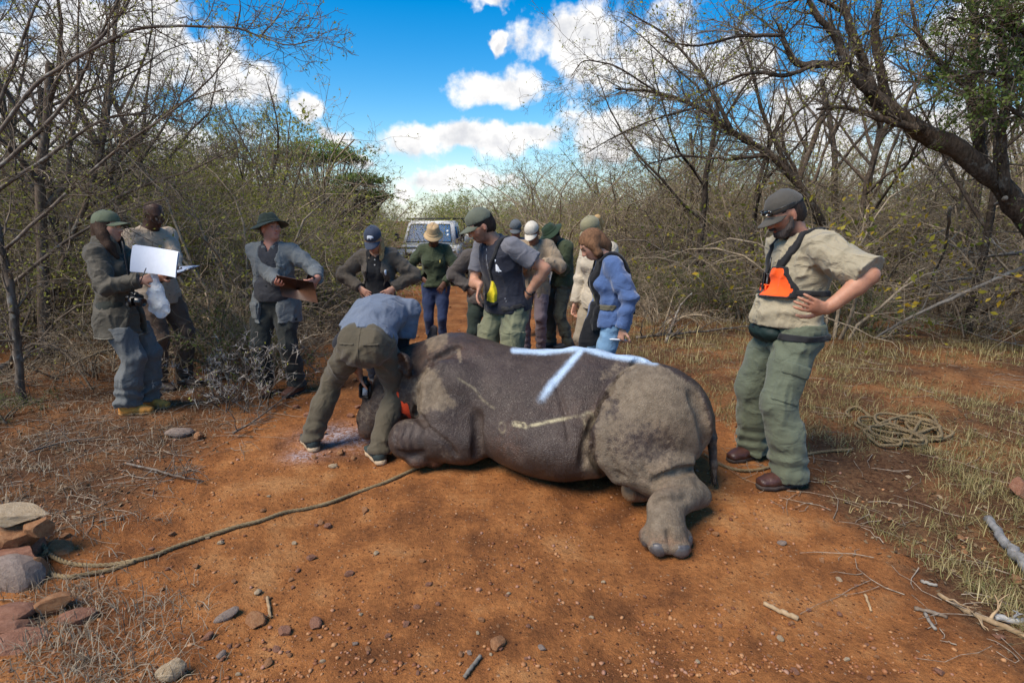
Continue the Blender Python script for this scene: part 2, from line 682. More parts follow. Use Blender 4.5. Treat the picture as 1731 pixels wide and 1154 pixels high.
def plain(name, col, rough=.5, metal=0.0, vary=.12, scale=25, bump=.001, spec=.5, bscale=None):
    if name in MATS:
        return MATS[name]
    m, T, b, tc = new_mat(name)
    n = T.noise(tc, scale, 5, .6)
    c = T.mix(T.ss(n, .25, .75), tuple(x * (1 - vary) for x in col), tuple(min(1, x * (1 + vary)) for x in col))
    T.L.new(c, b.inputs['Base Color'])
    T.L.new(T.lin(n, .3, .7, max(0, rough - .08), min(1, rough + .08)), b.inputs['Roughness'])
    b.inputs['Metallic'].default_value = metal
    b.inputs['Specular IOR Level'].default_value = spec
    if bump > 0:
        T.L.new(T.bump(T.noise(tc, bscale or scale * 3, 4), bump), b.inputs['Normal'])
    return m
# ------------------------------------------------------------------ ground and dirt road
ROAD_Y = np.array([-6, 0, 2.06, 2.5, 3.2, 3.8, 4.8, 6.1, 8.2, 10.5, 12.2, 14.5, 20.2, 27, 45, 80, 700])
ROAD_R = np.array([2.3, 2.2, 2.15, 2.06, 1.98, 1.85, 1.8, 1.5, .9, .1, -.46, -.9, -2.2, -3.6, -8, -20, -300])
ROAD_L = np.array([-2.6, -2.6, -2.6, -2.56, -2.4, -2.3, -2.2, -2.3, -2.5, -2.6, -2.7, -3.0, -3.9, -5.4, -10, -22.5, -303])

def road_in(x, y):
    """metres inside the road edge (negative outside)"""
    l = np.interp(y, ROAD_Y, ROAD_L)
    r = np.interp(y, ROAD_Y, ROAD_R)
    return np.minimum(x - l, r - x)

def gz_np(x, y):
    x, y = np.asarray(x, np.float32), np.asarray(y, np.float32)
    sh = x.shape
    P = np.stack([x.ravel(), y.ravel(), np.zeros(x.size, np.float32)], 1)
    ins = road_in(x, y).ravel()
    v = np.clip(-ins / .8, 0, 1)
    v = v * v * (3 - 2 * v)
    near = np.clip(1.2 - P[:, 1] / 40, .3, 1)
    h = .012 * vnoise(P * 1.3 + 3) + .006 * vnoise(P * 5 + 9)
    h += v * (.05 + .045 * vnoise(P * 1.1 + 31) + .012 * vnoise(P * 6))
    h += .0050 * vnoise(P * 15) + .0030 * vnoise(P * 33) + .006 * np.maximum(vnoise(P * 3.3 + 50) - .2, 0)
    # faint wheel ruts along the road
    c = (np.interp(P[:, 1], ROAD_Y, ROAD_L) + np.interp(P[:, 1], ROAD_Y, ROAD_R)) / 2
    for o in (-.75, .75):
        h -= .032 * np.exp(-((P[:, 0] - c - o) / .28) ** 2) * (1 - v)
    return (h * near - .26 * np.clip((P[:, 1] - 8.5) / 9, 0, 1) ** 1.3).reshape(sh)

def gz(x, y):
    return float(gz_np(np.array([x]), np.array([y]))[0])

def gpt(x, y):
    """pixel -> point on the uneven ground"""
    p = gp(x, y)
    for _ in range(3):
        p = gp(x, y, gz(p.x, p.y))
    return p

def soil_mat():
    m, T, b, tc = new_mat('red_soil')
    verge = T.attr('verge')
    n1 = T.noise(tc, 1.1, 5, .6)
    n2 = T.noise(tc, 4.5, 6, .7)
    n3 = T.noise(tc, 34, 5, .75)
    n4 = T.noise(tc, 230, 3, .7)
    dirt = T.ramp(T.math('ADD', T.math('MULTIPLY', n1, .55), T.math('MULTIPLY', n2, .45)),
                  [(.36, (.125, .050, .020)), (.45, (.235, .090, .030)), (.53, (.36, .142, .045)), (.63, (.45, .215, .082))])
    grain = T.ramp(T.math('ADD', T.math('MULTIPLY', n3, .5), T.math('MULTIPLY', n4, .5)),
                   [(.30, (.36, .35, .36)), (.44, (.80, .80, .82)), (.58, (1.15, 1.14, 1.12)), (.70, (1.75, 1.85, 2.0))])
    dirt = T.mix(1.0, dirt, grain, 'MULTIPLY')
    # scattered pale and dark grit
    v1 = T.voro(tc, 60, out='Distance')
    vc = T.voro(tc, 60, out='Color')
    sel = T.n('ShaderNodeSeparateColor')
    T.L.new(vc, sel.inputs[0])
    rad = T.lin(sel.outputs[0], .40, 1.0, 0.0, .46)
    grit = T.math('LESS_THAN', v1, rad)
    gcol = T.ramp(sel.outputs[1], [(0, (.07, .03, .018)), (.4, (.24, .085, .03)), (.75, (.42, .19, .075)), (1, (.50, .33, .21))])
    dirt = T.mix(T.math('MULTIPLY', grit, .8), dirt, gcol)
    lit = T.ramp(T.math('ADD', T.math('MULTIPLY', n2, .4), T.math('MULTIPLY', n3, .6)),
                 [(.30, (.030, .016, .009)), (.45, (.085, .040, .020)), (.58, (.16, .085, .042)), (.72, (.24, .16, .085))])
    lit = T.mix(T.ss(n1, .42, .62), lit, T.mix(.55, dirt, lit))
    f = T.ss(T.math('ADD', verge, T.math('MULTIPLY', T.math('SUBTRACT', n2, .5), 1.2)), .25, .75)
    col = T.mix(f, dirt, lit)
    # white spray powder on the soil by the animal's mouth
    pw = T.math('MULTIPLY', T.attr('powder'), T.ss(T.math('ADD', T.math('MULTIPLY', n3, .6), T.math('MULTIPLY', n4, .4)), .42, .60))
    col = T.mix(pw, col, (.52, .52, .60))
    T.L.new(col, b.inputs['Base Color'])
    b.inputs['Roughness'].default_value = .95
    b.inputs['Specular IOR Level'].default_value = .15
    h = T.math('ADD', T.math('MULTIPLY', n3, 1.0), T.math('MULTIPLY', T.math('MULTIPLY', grit, T.math('SUBTRACT', .5, v1)), 1.6))
    nb = T.bump(h, .024, 1.0)
    nb = T.bump(n4, .003, .8, nb)
    T.L.new(nb, b.inputs['Normal'])
    return m

def make_ground():
    def axis(lo, hi, step, lo_end, hi_end, g=1.12):
        core = np.arange(lo, hi + step / 2, step)
        a, s = [], step
        p = core[-1]
        while p < hi_end:
            s *= g
            p += s
            a.append(p)
        bneg, s = [], step
        p = core[0]
        while p > lo_end:
            s *= g
            p -= s
            bneg.append(p)
        return np.concatenate([bneg[::-1], core, a])
    xs = axis(-3.6, 3.9, .03, -700, 700)
    ys = axis(1.5, 6.0, .03, -40, 900, 1.07)
    X, Y = np.meshgrid(xs, ys, indexing='ij')
    Z = gz_np(X, Y)
    V = np.stack([X, Y, Z], -1).reshape(-1, 3)
    nx, ny = X.shape
    i = np.arange(nx - 1)[:, None] * ny
    j = np.arange(ny - 1)[None]
    q = np.stack([i + j, i + ny + j, i + ny + j + 1, i + j + 1], -1).reshape(-1, 4)
    cx = V[q].mean(1)
    on = road_in(cx[:, 0], cx[:, 1]) > 0
    ins = road_in(V[:, 0], V[:, 1])
    wob = .35 * vnoise(V * np.array([1.3, 1.3, 0]) + 5) + .18 * vnoise(V * np.array([4, 4, 0]) + 1)
    verge = np.clip(.5 - (ins + wob) / 1.0, 0, 1)
    ppx = gp(575, 735)
    pow_ = np.exp(-(((V[:, 0] - ppx.x - .05) / .28) ** 2 + ((V[:, 1] - ppx.y) / .22) ** 2))
    p2 = gp(510, 770)
    pow_ += .8 * np.exp(-(((V[:, 0] - p2.x) / .12) ** 2 + ((V[:, 1] - p2.y) / .10) ** 2))
    m = soil_mat()
    for name, sel in (('dirt_road', on), ('ground', ~on)):
        used, inv = np.unique(q[sel], return_inverse=True)
        me = meshdata(name, V[used], inv.reshape(-1, 4), m)
        setattr_f(me, 'verge', verge[used])
        setattr_f(me, 'powder', np.clip(pow_[used], 0, 1))
        o = link(name, me)
        tag(o, 'red dirt road with loose gravel' if name == 'dirt_road' else 'brown verge ground covered in leaf litter', 'road' if name == 'dirt_road' else 'ground', kind='structure')
make_ground()
# ------------------------------------------------------------------ the sedated rhinoceros
def rhino_skin():
    m, T, b, tc = new_mat('rhino_hide')
    dry = T.attr('dry')
    paint = T.attr('paint')
    horn = T.attr('nail')
    n1 = T.noise(tc, 5, 5, .6)
    n2 = T.noise(tc, 26, 5, .65)
    n3 = T.noise(tc, 120, 4, .7)
    wetc = T.ramp(T.math('ADD', T.math('MULTIPLY', n1, .6), T.math('MULTIPLY', n2, .4)), [(.3, (.030, .020, .016)), (.5, (.054, .037, .030)), (.7, (.090, .066, .053))])
    wetc = T.mix(T.ss(n3, .60, .75, 0, .35), wetc, (.17, .13, .11))
    dryc = T.ramp(T.math('ADD', T.math('MULTIPLY', n1, .3), T.math('ADD', T.math('MULTIPLY', n2, .5), T.math('MULTIPLY', n3, .2))), [(.30, (.062, .044, .031)), (.47, (.145, .110, .076)), (.66, (.24, .19, .135))])
    f = T.ss(T.math('ADD', dry, T.math('MULTIPLY', T.math('SUBTRACT', T.math('ADD', T.math('MULTIPLY', n2, .75), T.math('MULTIPLY', n3, .25)), .5), 1.2)), .32, .68)
    col = T.mix(f, wetc, dryc)
    red = T.attr('soil')
    col = T.mix(T.math('MULTIPLY', red, T.ss(n2, .35, .6)), col, (.20, .075, .03))
    col = T.mix(T.math('MULTIPLY', horn, .85), col, T.mix(n2, (.05, .045, .045), (.13, .12, .115)))
    col = T.mix(T.attr('pad'), col, (.30, .19, .10))
    col = T.mix(T.attr('scratch'), col, (.42, .36, .22))
    pf = T.ss(T.math('ADD', paint, T.math('MULTIPLY', T.math('SUBTRACT', T.math('ADD', T.math('MULTIPLY', n3, .5), T.math('MULTIPLY', n2, .5)), .5), .9)), .12, .95, 0, .92)
    col = T.mix(pf, col, (.46, .60, .78))
    T.L.new(col, b.inputs['Base Color'])
    rg = T.mix(f, (.38, .38, .38), (.80, .80, .80))
    T.L.new(T.mix(pf, rg, (.55, .55, .55)), b.inputs['Roughness'])
    b.inputs['Specular IOR Level'].default_value = .36
    # hide: polygonal plates, fine wrinkles
    wv = T.vmath('ADD', tc, T.vmath('MULTIPLY', T.vmath('SUBTRACT', T.noise(tc, 9, 3, .5, color=True), (.5, .5, .5)), (.05, .05, .05)))
    vo = T.voro(wv, 75, 'DISTANCE_TO_EDGE')
    vo = T.ss(vo, 0, .16)
    wr = T.noise(T.vmath('MULTIPLY', wv, (1.6, 1.6, .7)), 26, 6, .62, .6)
    h = T.math('ADD', T.math('MULTIPLY', vo, .28), T.math('ADD', T.math('MULTIPLY', wr, 1.3), T.math('MULTIPLY', n3, .4)))
    nb = T.bump(h, .0075, .8)
    T.L.new(nb, b.inputs['Normal'])
    return m

def make_rhino():
    O = np.array([1.20, 3.36, 0])
    A = unit((-.93, .37, 0))          # towards the head
    Lt = unit((-.37, -.93, 0))        # towards the side that faces the road's near end
    U = np.array([0, 0, 1.0])
    def P(s, t, z):
        return O + A * s + Lt * t + U * z
    rot = np.stack([A, Lt, U], 1)
    VX = .0125
    f = Field((-1.55, 2.15, -.06), (1.65, 4.75, 1.02), VX)
    # barrel: sections (s, z centre, half width, half height)
    st = [(.14, .34, .16, .20), (.26, .36, .26, .31), (.45, .36, .36, .36), (.72, .36, .44, .375), (1.0, .35, .47, .365), (1.28, .355, .45, .36),
          (1.52, .38, .40, .37), (1.72, .40, .33, .36), (1.90, .40, .27, .32)]
    f.loft([(P(s, 0, z), w, h) for s, z, w, h in st], Lt, k=.05)
    # backbone ridge and hip peak
    f.chain([P(.26, .03, .60), P(.42, .02, .665), P(.70, 0, .695), P(.84, .0, .715), P(1.02, 0, .66), P(1.4, 0, .645)], [.06, .06, .055, .045, .05, .06], k=.10)
    # belly bulging towards the camera
    f.ell(P(.90, .26, .245), (.52, .37, .255), rot, k=.12)
    # hump and neck
    f.ell(P(1.74, -.02, .57), (.26, .24, .215), rot, k=.14)
    f.loft([(P(1.75, .02, .47), .27, .31), (P(2.02, .06, .43), .235, .27), (P(2.16, .10, .37), .20, .23)], Lt, k=.08)
    # head: skull, cheek, muzzle, lips, resting on the ground
    h0, h1, h2, h3 = P(2.06, .12, .38), P(2.18, .18, .28), P(2.27, .22, .20), P(2.33, .25, .15)
    f.loft([(h0, .185, .20), (h1, .14, .18), (h2, .115, .14), (h3, .11, .115)], Lt, k=.06)
    f.ell(P(2.16, .19, .22), (.16, .11, .15), rot, k=.06)
    f.ell(P(2.33, .26, .085), (.07, .10, .07), rot, k=.04)
    f.ell(P(2.385, .33, .13), (.03, .025, .03), rot, k=.01, op='sub')
    # sawn horn stumps
    f.cone(P(2.30, .23, .25), P(2.34, .24, .33), .075, .052, k=.02)
    f.cone(P(2.20, .20, .33), P(2.22, .20, .38), .06, .04, k=.02)
    # near foreleg: shoulder, upper arm, forearm folded under, wrist, foot tucked back
    f.ell(P(1.60, .33, .40), (.25, .16, .31), rot, k=.07)
    f.ell(P(1.66, .37, .45), (.17, .10, .22), rot, k=.06)
    el = at(792, 745, 3.52)
    wr = at(694, 742, 3.50)
    f.loft([(at(752, 705, 3.55), .17, .15), (el + Vector((-.03, 0, 0)), .165, .15)], (1, 0, 0), k=.06)
    f.loft([(el, .155, .14), ((el + wr) / 2 + Vector((0, 0, .012)), .145, .14), (wr, .125, .132)], (0, 1, 0), k=.05)
    f.ell(wr + Vector((-.035, 0, -.01)), (.105, .12, .12), None, k=.05)
    f.loft([(wr + Vector((.04, .02, -.08)), .075, .07), (at(735, 776, 3.50), .07, .055)], (0, 1, 0), k=.03)
    f.ell(at(706, 775, 3.46), (.085, .08, .06), None, k=.03)
    # far foreleg, only a trace
    f.loft([(P(1.72, -.28, .25), .13, .15), (P(2.05, -.24, .12), .10, .10)], Lt, k=.05)
    # near hind leg: thigh, shank, hock, foot stretched out towards the road's near end
    th = at(1106, 705, 3.10)
    f.ell(th, (.335, .215, .315), Matrix.Rotation(R(-14), 3, 'Z') @ Matrix.Rotation(R(18), 3, 'Y'), k=.05)
    f.ell(at(1060, 745, 3.0), (.20, .15, .19), None, k=.06)
    f.ell(at(1128, 690, 3.24), (.18, .19, .20), None, k=.10)
    kn = at(1078, 782, 2.98)
    hk = at(1168, 833, 2.86)
    f.loft([(kn, .155, .15), (kn.lerp(hk, .5) + Vector((0, 0, .015)), .130, .125), (hk, .098, .092)], (0, 1, 0), k=.07)
    f.ell(at(1186, 838, 2.88), (.055, .06, .06), None, k=.05)
    ft = gp(1131, 936)
    mt0 = at(1150, 838, 2.80)
    mt1 = ft + Vector((.012, .15, .17))
    mt2 = ft + Vector((0, .07, .10))
    f.loft([(mt0, .108, .092), (mt1, .082, .082), (mt2, .098, .092)], (1, 0, 0), k=.05)
    f.ell(ft + Vector((0, .07, .055)), (.104, .125, .065), None, k=.04)
    for dx, dy, w in ((-.056, .00, .052), (.046, -.012, .056), (.096, .07, .036), (-.095, .08, .036)):
        f.ell(ft + Vector((dx, dy, .048)), (w, .045, .044), None, k=.014)
    f.cone(ft + Vector((-.01, -.02, .13)), ft + Vector((-.008, -.06, .03)), .006, .008, k=.015, op='sub')
    # far hind foot showing its sole
    fp = gp(1063, 855)
    f.ell(fp + Vector((.02, .05, .075)), (.055, .07, .072), None, k=.02)
    f.loft([(fp + Vector((.07, .06, .06)), .075, .06), (fp + Vector((.25, .18, .08)), .09, .08)], (0, 1, 0), k=.03)
    # ears: the near one is a rolled cup
    e0, e1 = at(690, 632, 3.80), at(677, 598, 3.74)
    f.loft([(e0, .03, .03), (e0.lerp(e1, .4), .058, .045), (e0.lerp(e1, .75), .055, .042), (e1, .022, .018)], (1, -.3, 0), k=.015)
    f.loft([(e0.lerp(e1, .22) + Vector((-.012, -.035, 0)), .022, .03), (e0.lerp(e1, .55) + Vector((-.012, -.03, 0)), .040, .036), (e0.lerp(e1, .85) + Vector((-.008, -.03, .0)), .026, .03)], (1, -.3, 0), k=.008, op='sub')
    f.cone(P(2.02, -.12, .66), P(2.00, -.16, .80), .05, .03, k=.02)
    # flatten on the ground
    f.plane((0, 0, -.02), (0, 0, -1))
    v, q = f.mesh()
    bvh = BVHTree.FromPolygons([Vector(x) for x in v], [tuple(x) for x in q])
    o = Vector((0, 0, CAM_H))
    def hit(x, y):
        r = bvh.ray_cast(o, px_dir(x, y).normalized())
        return r[0]
    def crease(pts, r=.012, k=.05, depth=0.0):
        # walk the pixel line densely
        out = []
        for i in range(len(pts) - 1):
            n = max(2, int(math.dist(pts[i], pts[i + 1]) / 5))
            for j in range(n):
                x = pts[i][0] + (pts[i + 1][0] - pts[i][0]) * j / n
                y = pts[i][1] + (pts[i + 1][1] - pts[i][1]) * j / n
                h = hit(x, y)
                if h is not None:
                    out.append(h + (h - o).normalized() * depth)
        for a, b_ in zip(out[:-1], out[1:]):
            if (a - b_).length < .15:
                f.cone(a, b_, r, r, k, 'sub')
    def roll(pts, r, depth, k=.045):
        out = [h + (h - o).normalized() * depth for h in (hit(x, y) for x, y in pts) if h is not None]
        f.chain(out, [r] * len(out), k=k)
    roll([(1060, 640), (1030, 680), (1016, 730), (1020, 775), (1042, 806)], .035, .022)
    roll([(745, 620), (722, 650), (718, 690)], .03, .018)
    roll([(1130, 790), (1165, 782), (1192, 764)], .03, .016)
    # fold between neck and shoulder, armpit, stifle fold in front of the thigh, fold under the thigh, ankle folds
    crease([(775, 588), (740, 606), (712, 634), (703, 668), (705, 700), (722, 720)], .028, .012, .014)
    crease([(768, 585), (725, 610), (695, 650), (690, 690), (692, 712)], .012, .014, .002)
    crease([(705, 708), (730, 728), (758, 748), (775, 775)], .014, .012, .002)
    crease([(806, 700), (808, 740), (806, 775)], .012, .05)
    crease([(1080, 610), (1040, 648), (1015, 690), (1000, 730), (1003, 770), (1025, 808), (1046, 822)], .030, .012, .016)
    crease([(1036, 655), (1008, 700), (992, 740), (985, 790)], .008, .04)
    crease([(1200, 770), (1170, 792), (1130, 803), (1100, 818)], .022, .012, .010)
    crease([(1105, 852), (1130, 845), (1165, 842)], .009, .035)
    crease([(1112, 826), (1140, 815), (1170, 818)], .006, .025)
    crease([(1172, 664), (1190, 700), (1196, 745), (1185, 785)], .014, .05)
    crease([(1130, 890), (1133, 925)], .007, .02)
    crease([(1096, 915), (1130, 920), (1168, 914)], .004, .012)
    for k_ in range(7):
        crease([(1000 + k_ * 14, 812 - k_ * 5), (1022 + k_ * 15, 800 + k_ * 4)], .003, .02)
    for y_ in (860, 872, 884):
        crease([(1104, y_ + 3), (1130, y_ - 2), (1160, y_ + 2)], .004, .016)
    for x_ in (676, 690, 704, 722):
        crease([(x_, 716), (x_ - 8, 740), (x_ - 4, 768)], .004, .02)
    crease([(716, 766), (690, 771), (668, 764)], .010, .03)
    for x_ in (664, 673, 681):
        crease([(x_ + 22, 640), (x_ + 6, 668), (x_ + 3, 705)], .005, .025)
    crease([(940, 648), (955, 700), (962, 752)], .003, .03)
    # slight lumpiness of ribs and muscles
    f.displace(lambda Q: .006 * vnoise(Q * 7) + .003 * vnoise(Q * 17))
    f.plane((0, 0, -.02), (0, 0, -1))
    v, q = f.mesh()
    hide = rhino_skin()
    root = empty('rhinoceros', (0.2, 3.6, 0))
    tag(root, 'grey rhinoceros lying on the dirt road, blue-white spray lines on its back', 'rhinoceros')
    me = meshdata('body', v, q, hide)
    x, y, dep = pj(v)
    no = np.zeros(len(v) * 3, np.float32)
    me.vertices.foreach_get('normal', no)
    no = no.reshape(-1, 3)
    view = v - np.array([0, 0, CAM_H])
    facing = -(no * view).sum(1) / np.linalg.norm(view, axis=1)
    vis = np.clip((facing + .25) / .2, 0, 1)
    s_ = (v - O) @ A
    t_ = (v - O) @ Lt
    def soft(poly, w):
        return np.clip(.5 - poly2d(x, y, poly) / w, 0, 1)
    # dried pale mud: hindquarters, shoulder patch, crest; the flank and belly are wet
    dry = np.zeros(len(v))
    for poly, w, a in (([(1090, 600), (1180, 655), (1215, 760), (1210, 860), (1190, 960), (1080, 960), (1085, 860), (1010, 800), (1000, 760), (1005, 700), (1030, 655), (1050, 625)], 24, 1.0),
                       ([(985, 700), (1006, 690), (1000, 750), (1030, 815), (985, 818), (980, 770)], 16, .75),
                       ([(703, 640), (722, 622), (738, 628), (748, 650), (772, 686), (752, 694), (730, 690), (705, 700)], 26, 1.0),
                       ([(717, 572), (757, 560), (758, 580), (745, 592), (722, 600)], 14, .8),
                       ([(770, 590), (778, 588), (782, 612), (776, 616)], 6, .8),
                       ([(1010, 625), (1050, 600), (1060, 640), (1012, 650)], 20, .5),
                       ([(735, 745), (770, 760), (770, 785), (742, 782)], 20, .45),
                       ([(665, 715), (690, 708), (690, 722), (665, 735)], 18, .3)):
        dry = np.maximum(dry, soft(poly, w) * a)
    for poly, w, a in (([(1020, 720), (1120, 700), (1180, 740), (1150, 790), (1060, 800), (1010, 770)], 60, .55),
                       ([(1030, 670), (1056, 672), (1050, 700), (1020, 705)], 25, .6)):
        dry = dry - soft(poly, w) * a
    dry = dry + (.12 + .25 * vnoise(v * 3.1)) * (s_ > 1.75)
    dry = np.where((x < 700) & (y < 720), np.maximum(dry, .38), dry)
    far = (facing < 0)
    dry = np.where(far, np.clip(.5 + .5 * vnoise(v * 2.5), 0, 1) * .5, dry)
    setattr_f(me, 'dry', np.clip(dry, 0, 1))
    stroke = line2d(x, y, [(868, 592), (920, 594), (985, 586), (1020, 597), (1060, 604), (1108, 611)])
    st2 = line2d(x, y, [(985, 588), (960, 618), (932, 650), (916, 674)])
    wid = np.interp(y, [588, 674], [7, 11])
    paint = np.maximum(np.clip(1.0 - stroke / np.interp(x, [868, 985, 1108], [9, 12, 11]), 0, 1), np.clip(1.0 - st2 / (wid * 1.35), 0, 1) * np.interp(y, [585, 655, 676], [1, .9, .55]))
    # the stroke runs over the backbone: paint its far side too
    ridge = np.abs(t_) < .20
    paint = np.where(far, np.where(ridge & (s_ > .18) & (s_ < 1.2) & (v[:, 2] > .66), .8, 0), paint)
    setattr_f(me, 'paint', paint)
    toes = np.zeros(len(v))
    for dx, dy, w in ((-.056, .00, .052), (.046, -.012, .056), (.096, .07, .036), (-.095, .08, .036)):
        c = np.array(ft) + (dx, dy - .02, .042)
        toes = np.maximum(toes, np.clip(1.6 - np.sqrt((((v - c) / (w * .95, .05, .040)) ** 2).sum(1)) * 1.2, 0, 1))
    toes = np.where(v[:, 2] > .082, 0, toes)
    setattr_f(me, 'nail', np.clip(toes, 0, 1) * .3)
    pd = np.clip(2.2 - np.sqrt((((v - (np.array(fp) + (-.01, .02, .075))) / (.035, .075, .06)) ** 2).sum(1)) * 1.4, 0, 1)
    setattr_f(me, 'pad', pd * .85)
    soil = np.clip((.13 - v[:, 2]) / .13, 0, 1) * .8
    setattr_f(me, 'soil', np.clip(soil + .25 * np.clip(vnoise(v * 4) - .3, 0, 1), 0, 1) * np.where(toes > .3, .2, 1))
    sc = np.clip(1.3 - line2d(x, y, [(872, 716), (888, 722), (920, 714), (955, 707)]) / 3.0, 0, 1)
    sc = np.maximum(sc, .8 * np.clip(1.2 - np.abs(line2d(x, y, [(870, 716), (884, 718)]) - 4) / 1.7, 0, 1))
    sc = np.maximum(sc, .55 * np.clip(1.2 - line2d(x, y, [(955, 707), (990, 700)]) / 3, 0, 1))
    ring = np.abs(np.hypot(x - 995, (y - 708) * .8) - 9)
    sc = np.maximum(sc, .5 * np.clip(1.2 - ring / 2.2, 0, 1))
    ring = np.abs(np.hypot((x - 849) * 1.7, y - 722) - 9)
    sc = np.maximum(sc, .35 * np.clip(1.2 - ring / 2.2, 0, 1))
    sc = np.maximum(sc, .4 * np.clip(1.1 - line2d(x, y, [(775, 640), (800, 655), (815, 675), (835, 690)]) / 2.5, 0, 1))
    sc *= np.clip(.75 + .9 * vnoise(v * 60), 0, 1) * (1 - far)
    setattr_f(me, 'scratch', sc)
    ob = link('body', me, root)
    ob.location = -np.array(root.location)
    nail = plain('toenail', (.075, .068, .068), .38, vary=.35, scale=40)
    for dx, dy, w in ((-.056, .00, .052), (.046, -.012, .056), (.099, .07, .036), (-.098, .08, .036)):
        nf = Field(np.array(ft) + (dx - .1, dy - .1, -.02), np.array(ft) + (dx + .1, dy + .12, .12), .005)
        nf.ell(ft + Vector((dx, dy - .006, .042)), (w * .98, .047, .046), None, k=0)
        nf.plane(ft + Vector((0, 0, .004)), (0, 0, -1), .006)
        nf.plane(ft + Vector((dx, dy - .012, .072)), (0, .50, .8), .010)
        no_ = nf.build('toenail', nail, root)
        no_.location = -np.array(root.location)
    # tail: a flattened rope hanging over the rump, with a tuft
    tf = Field((.98, 2.9, -.02), (1.5, 3.6, .8), .008)
    tp = [at(1168, 662, 3.26), at(1184, 682, 3.24), at(1197, 706, 3.20), at(1203, 740, 3.17), at(1206, 785, 3.16), at(1207, 815, 3.16)]
    tf.chain(tp, [.05, .042, .036, .03, .022, .014], k=.02)
    tf.displace(lambda Q: .002 * np.sin(Q[:, 2] * 320) + .003 * vnoise(Q * 30))
    tv, tq = tf.mesh()
    tm = meshdata('tail', tv, tq, hide)
    for nme in ('paint', 'nail', 'pad', 'soil', 'scratch'):
        setattr_f(tm, nme, np.zeros(len(tv)))
    setattr_f(tm, 'dry', np.full(len(tv), .45))
    to = link('tail', tm, root)
    to.location = -np.array(root.location)
    mb = MB()
    rs = random.Random(3)
    for i in range(60):
        a = rs.uniform(0, 6.28)
        st_ = tp[-2].lerp(tp[-1], rs.random()) + Vector((math.cos(a) * .014, math.sin(a) * .014, 0))
        en = st_ + Vector((rs.uniform(-.02, .02), rs.uniform(-.02, .02), -rs.uniform(.02, .055)))
        mb.tube([st_, st_.lerp(en, .5), en], [.0022, .002, .0006], 3)
    h = mb.build('tail_tuft', plain('bristle', (.02, .018, .016), .6), to)
    # blindfold: orange cloth over the eye
    bf = Field((-1.3, 3.5, -.02), (-.6, 4.4, .6), .01)
    bf.loft([(h0, .20, .215), (h1, .166, .206), (h2, .145, .165)], Lt, k=.05)
    bf.ell(P(2.20, .20, .22), (.195, .135, .165), rot, k=.06)
    mid = np.array((h0.tolist() if hasattr(h0, 'tolist') else h0))
    ax = unit(np.array(h2) - np.array(h0))
    c0 = np.array(h0) * .80 + np.array(h2) * .20
    bf.displace(lambda Q: .006 * vnoise(Q * 22))
    bf.cut(lambda Q: np.maximum(np.abs((Q - c0) @ ax) - .045 - .012 * vnoise(Q * 12), .10 - Q[:, 2]))
    bl = bf.build('blindfold', fabric('orange_cloth', (.80, .075, .02), fold=.004), None)
    tag(bl, 'orange-red cloth tied over the eyes of the lying rhinoceros', 'cloth')
if not DEV or 'rhino' in DEV:
    make_rhino()
# ------------------------------------------------------------------ people: body, clothes
def skin_mat():
    if 'skin' in MATS:
        return MATS['skin']
    m, T, b, tc = new_mat('skin')
    c = T.attr('Col', 'Color')
    n = T.noise(tc, 45, 4, .6)
    n2 = T.noise(tc, 9, 3, .6)
    f = T.math('ADD', T.math('MULTIPLY', n, .5), T.math('MULTIPLY', n2, .5))
    c = T.mix(1.0, c, T.ramp(f, [(.3, (.80, .76, .74)), (.55, (1, 1, 1)), (.75, (1.14, 1.08, 1.04))]), 'MULTIPLY')
    T.L.new(c, b.inputs['Base Color'])
    b.inputs['Roughness'].default_value = .52
    b.inputs['Subsurface Weight'].default_value = .10
    b.inputs['Subsurface Radius'].default_value = (.6, .2, .1)
    b.inputs['Subsurface Scale'].default_value = .01
    b.inputs['Specular IOR Level'].default_value = .35
    T.L.new(T.bump(T.noise(tc, 160, 3), .0015, .6), b.inputs['Normal'])
    return m

def hair_mat(name, col):
    if name in MATS:
        return MATS[name]
    m, T, b, tc = new_mat(name)
    n = T.noise(T.vmath('MULTIPLY', tc, (1, 1, .16)), 170, 4, .6)
    n2 = T.noise(tc, 14, 3)
    c = T.mix(T.ss(T.math('ADD', T.math('MULTIPLY', n, .65), T.math('MULTIPLY', n2, .35)), .3, .7), tuple(x * .45 for x in col), tuple(min(1, x * 1.5) for x in col))
    T.L.new(c, b.inputs['Base Color'])
    b.inputs['Roughness'].default_value = .72
    b.inputs['Specular IOR Level'].default_value = .25
    T.L.new(T.bump(n, .006, .8), b.inputs['Normal'])
    return m

def ik(a, t, l1, l2, pole):
    a, t, pole = np.array(a, float), np.array(t, float), np.array(pole, float)
    d = t - a
    L = np.linalg.norm(d)
    mx = (l1 + l2) * .995
    if L > mx:
        t = a + d * (mx / L)
        d = t - a
        L = mx
    u = d / (L + 1e-9)
    x = (l1 * l1 - l2 * l2 + L * L) / (2 * L + 1e-9)
    h = math.sqrt(max(l1 * l1 - x * x, 0))
    p = pole - u * (pole @ u)
    p = unit(p)
    return a + u * x + p * h, t

def Rm(ax, deg):
    return np.array(Matrix.Rotation(R(deg), 3, ax))

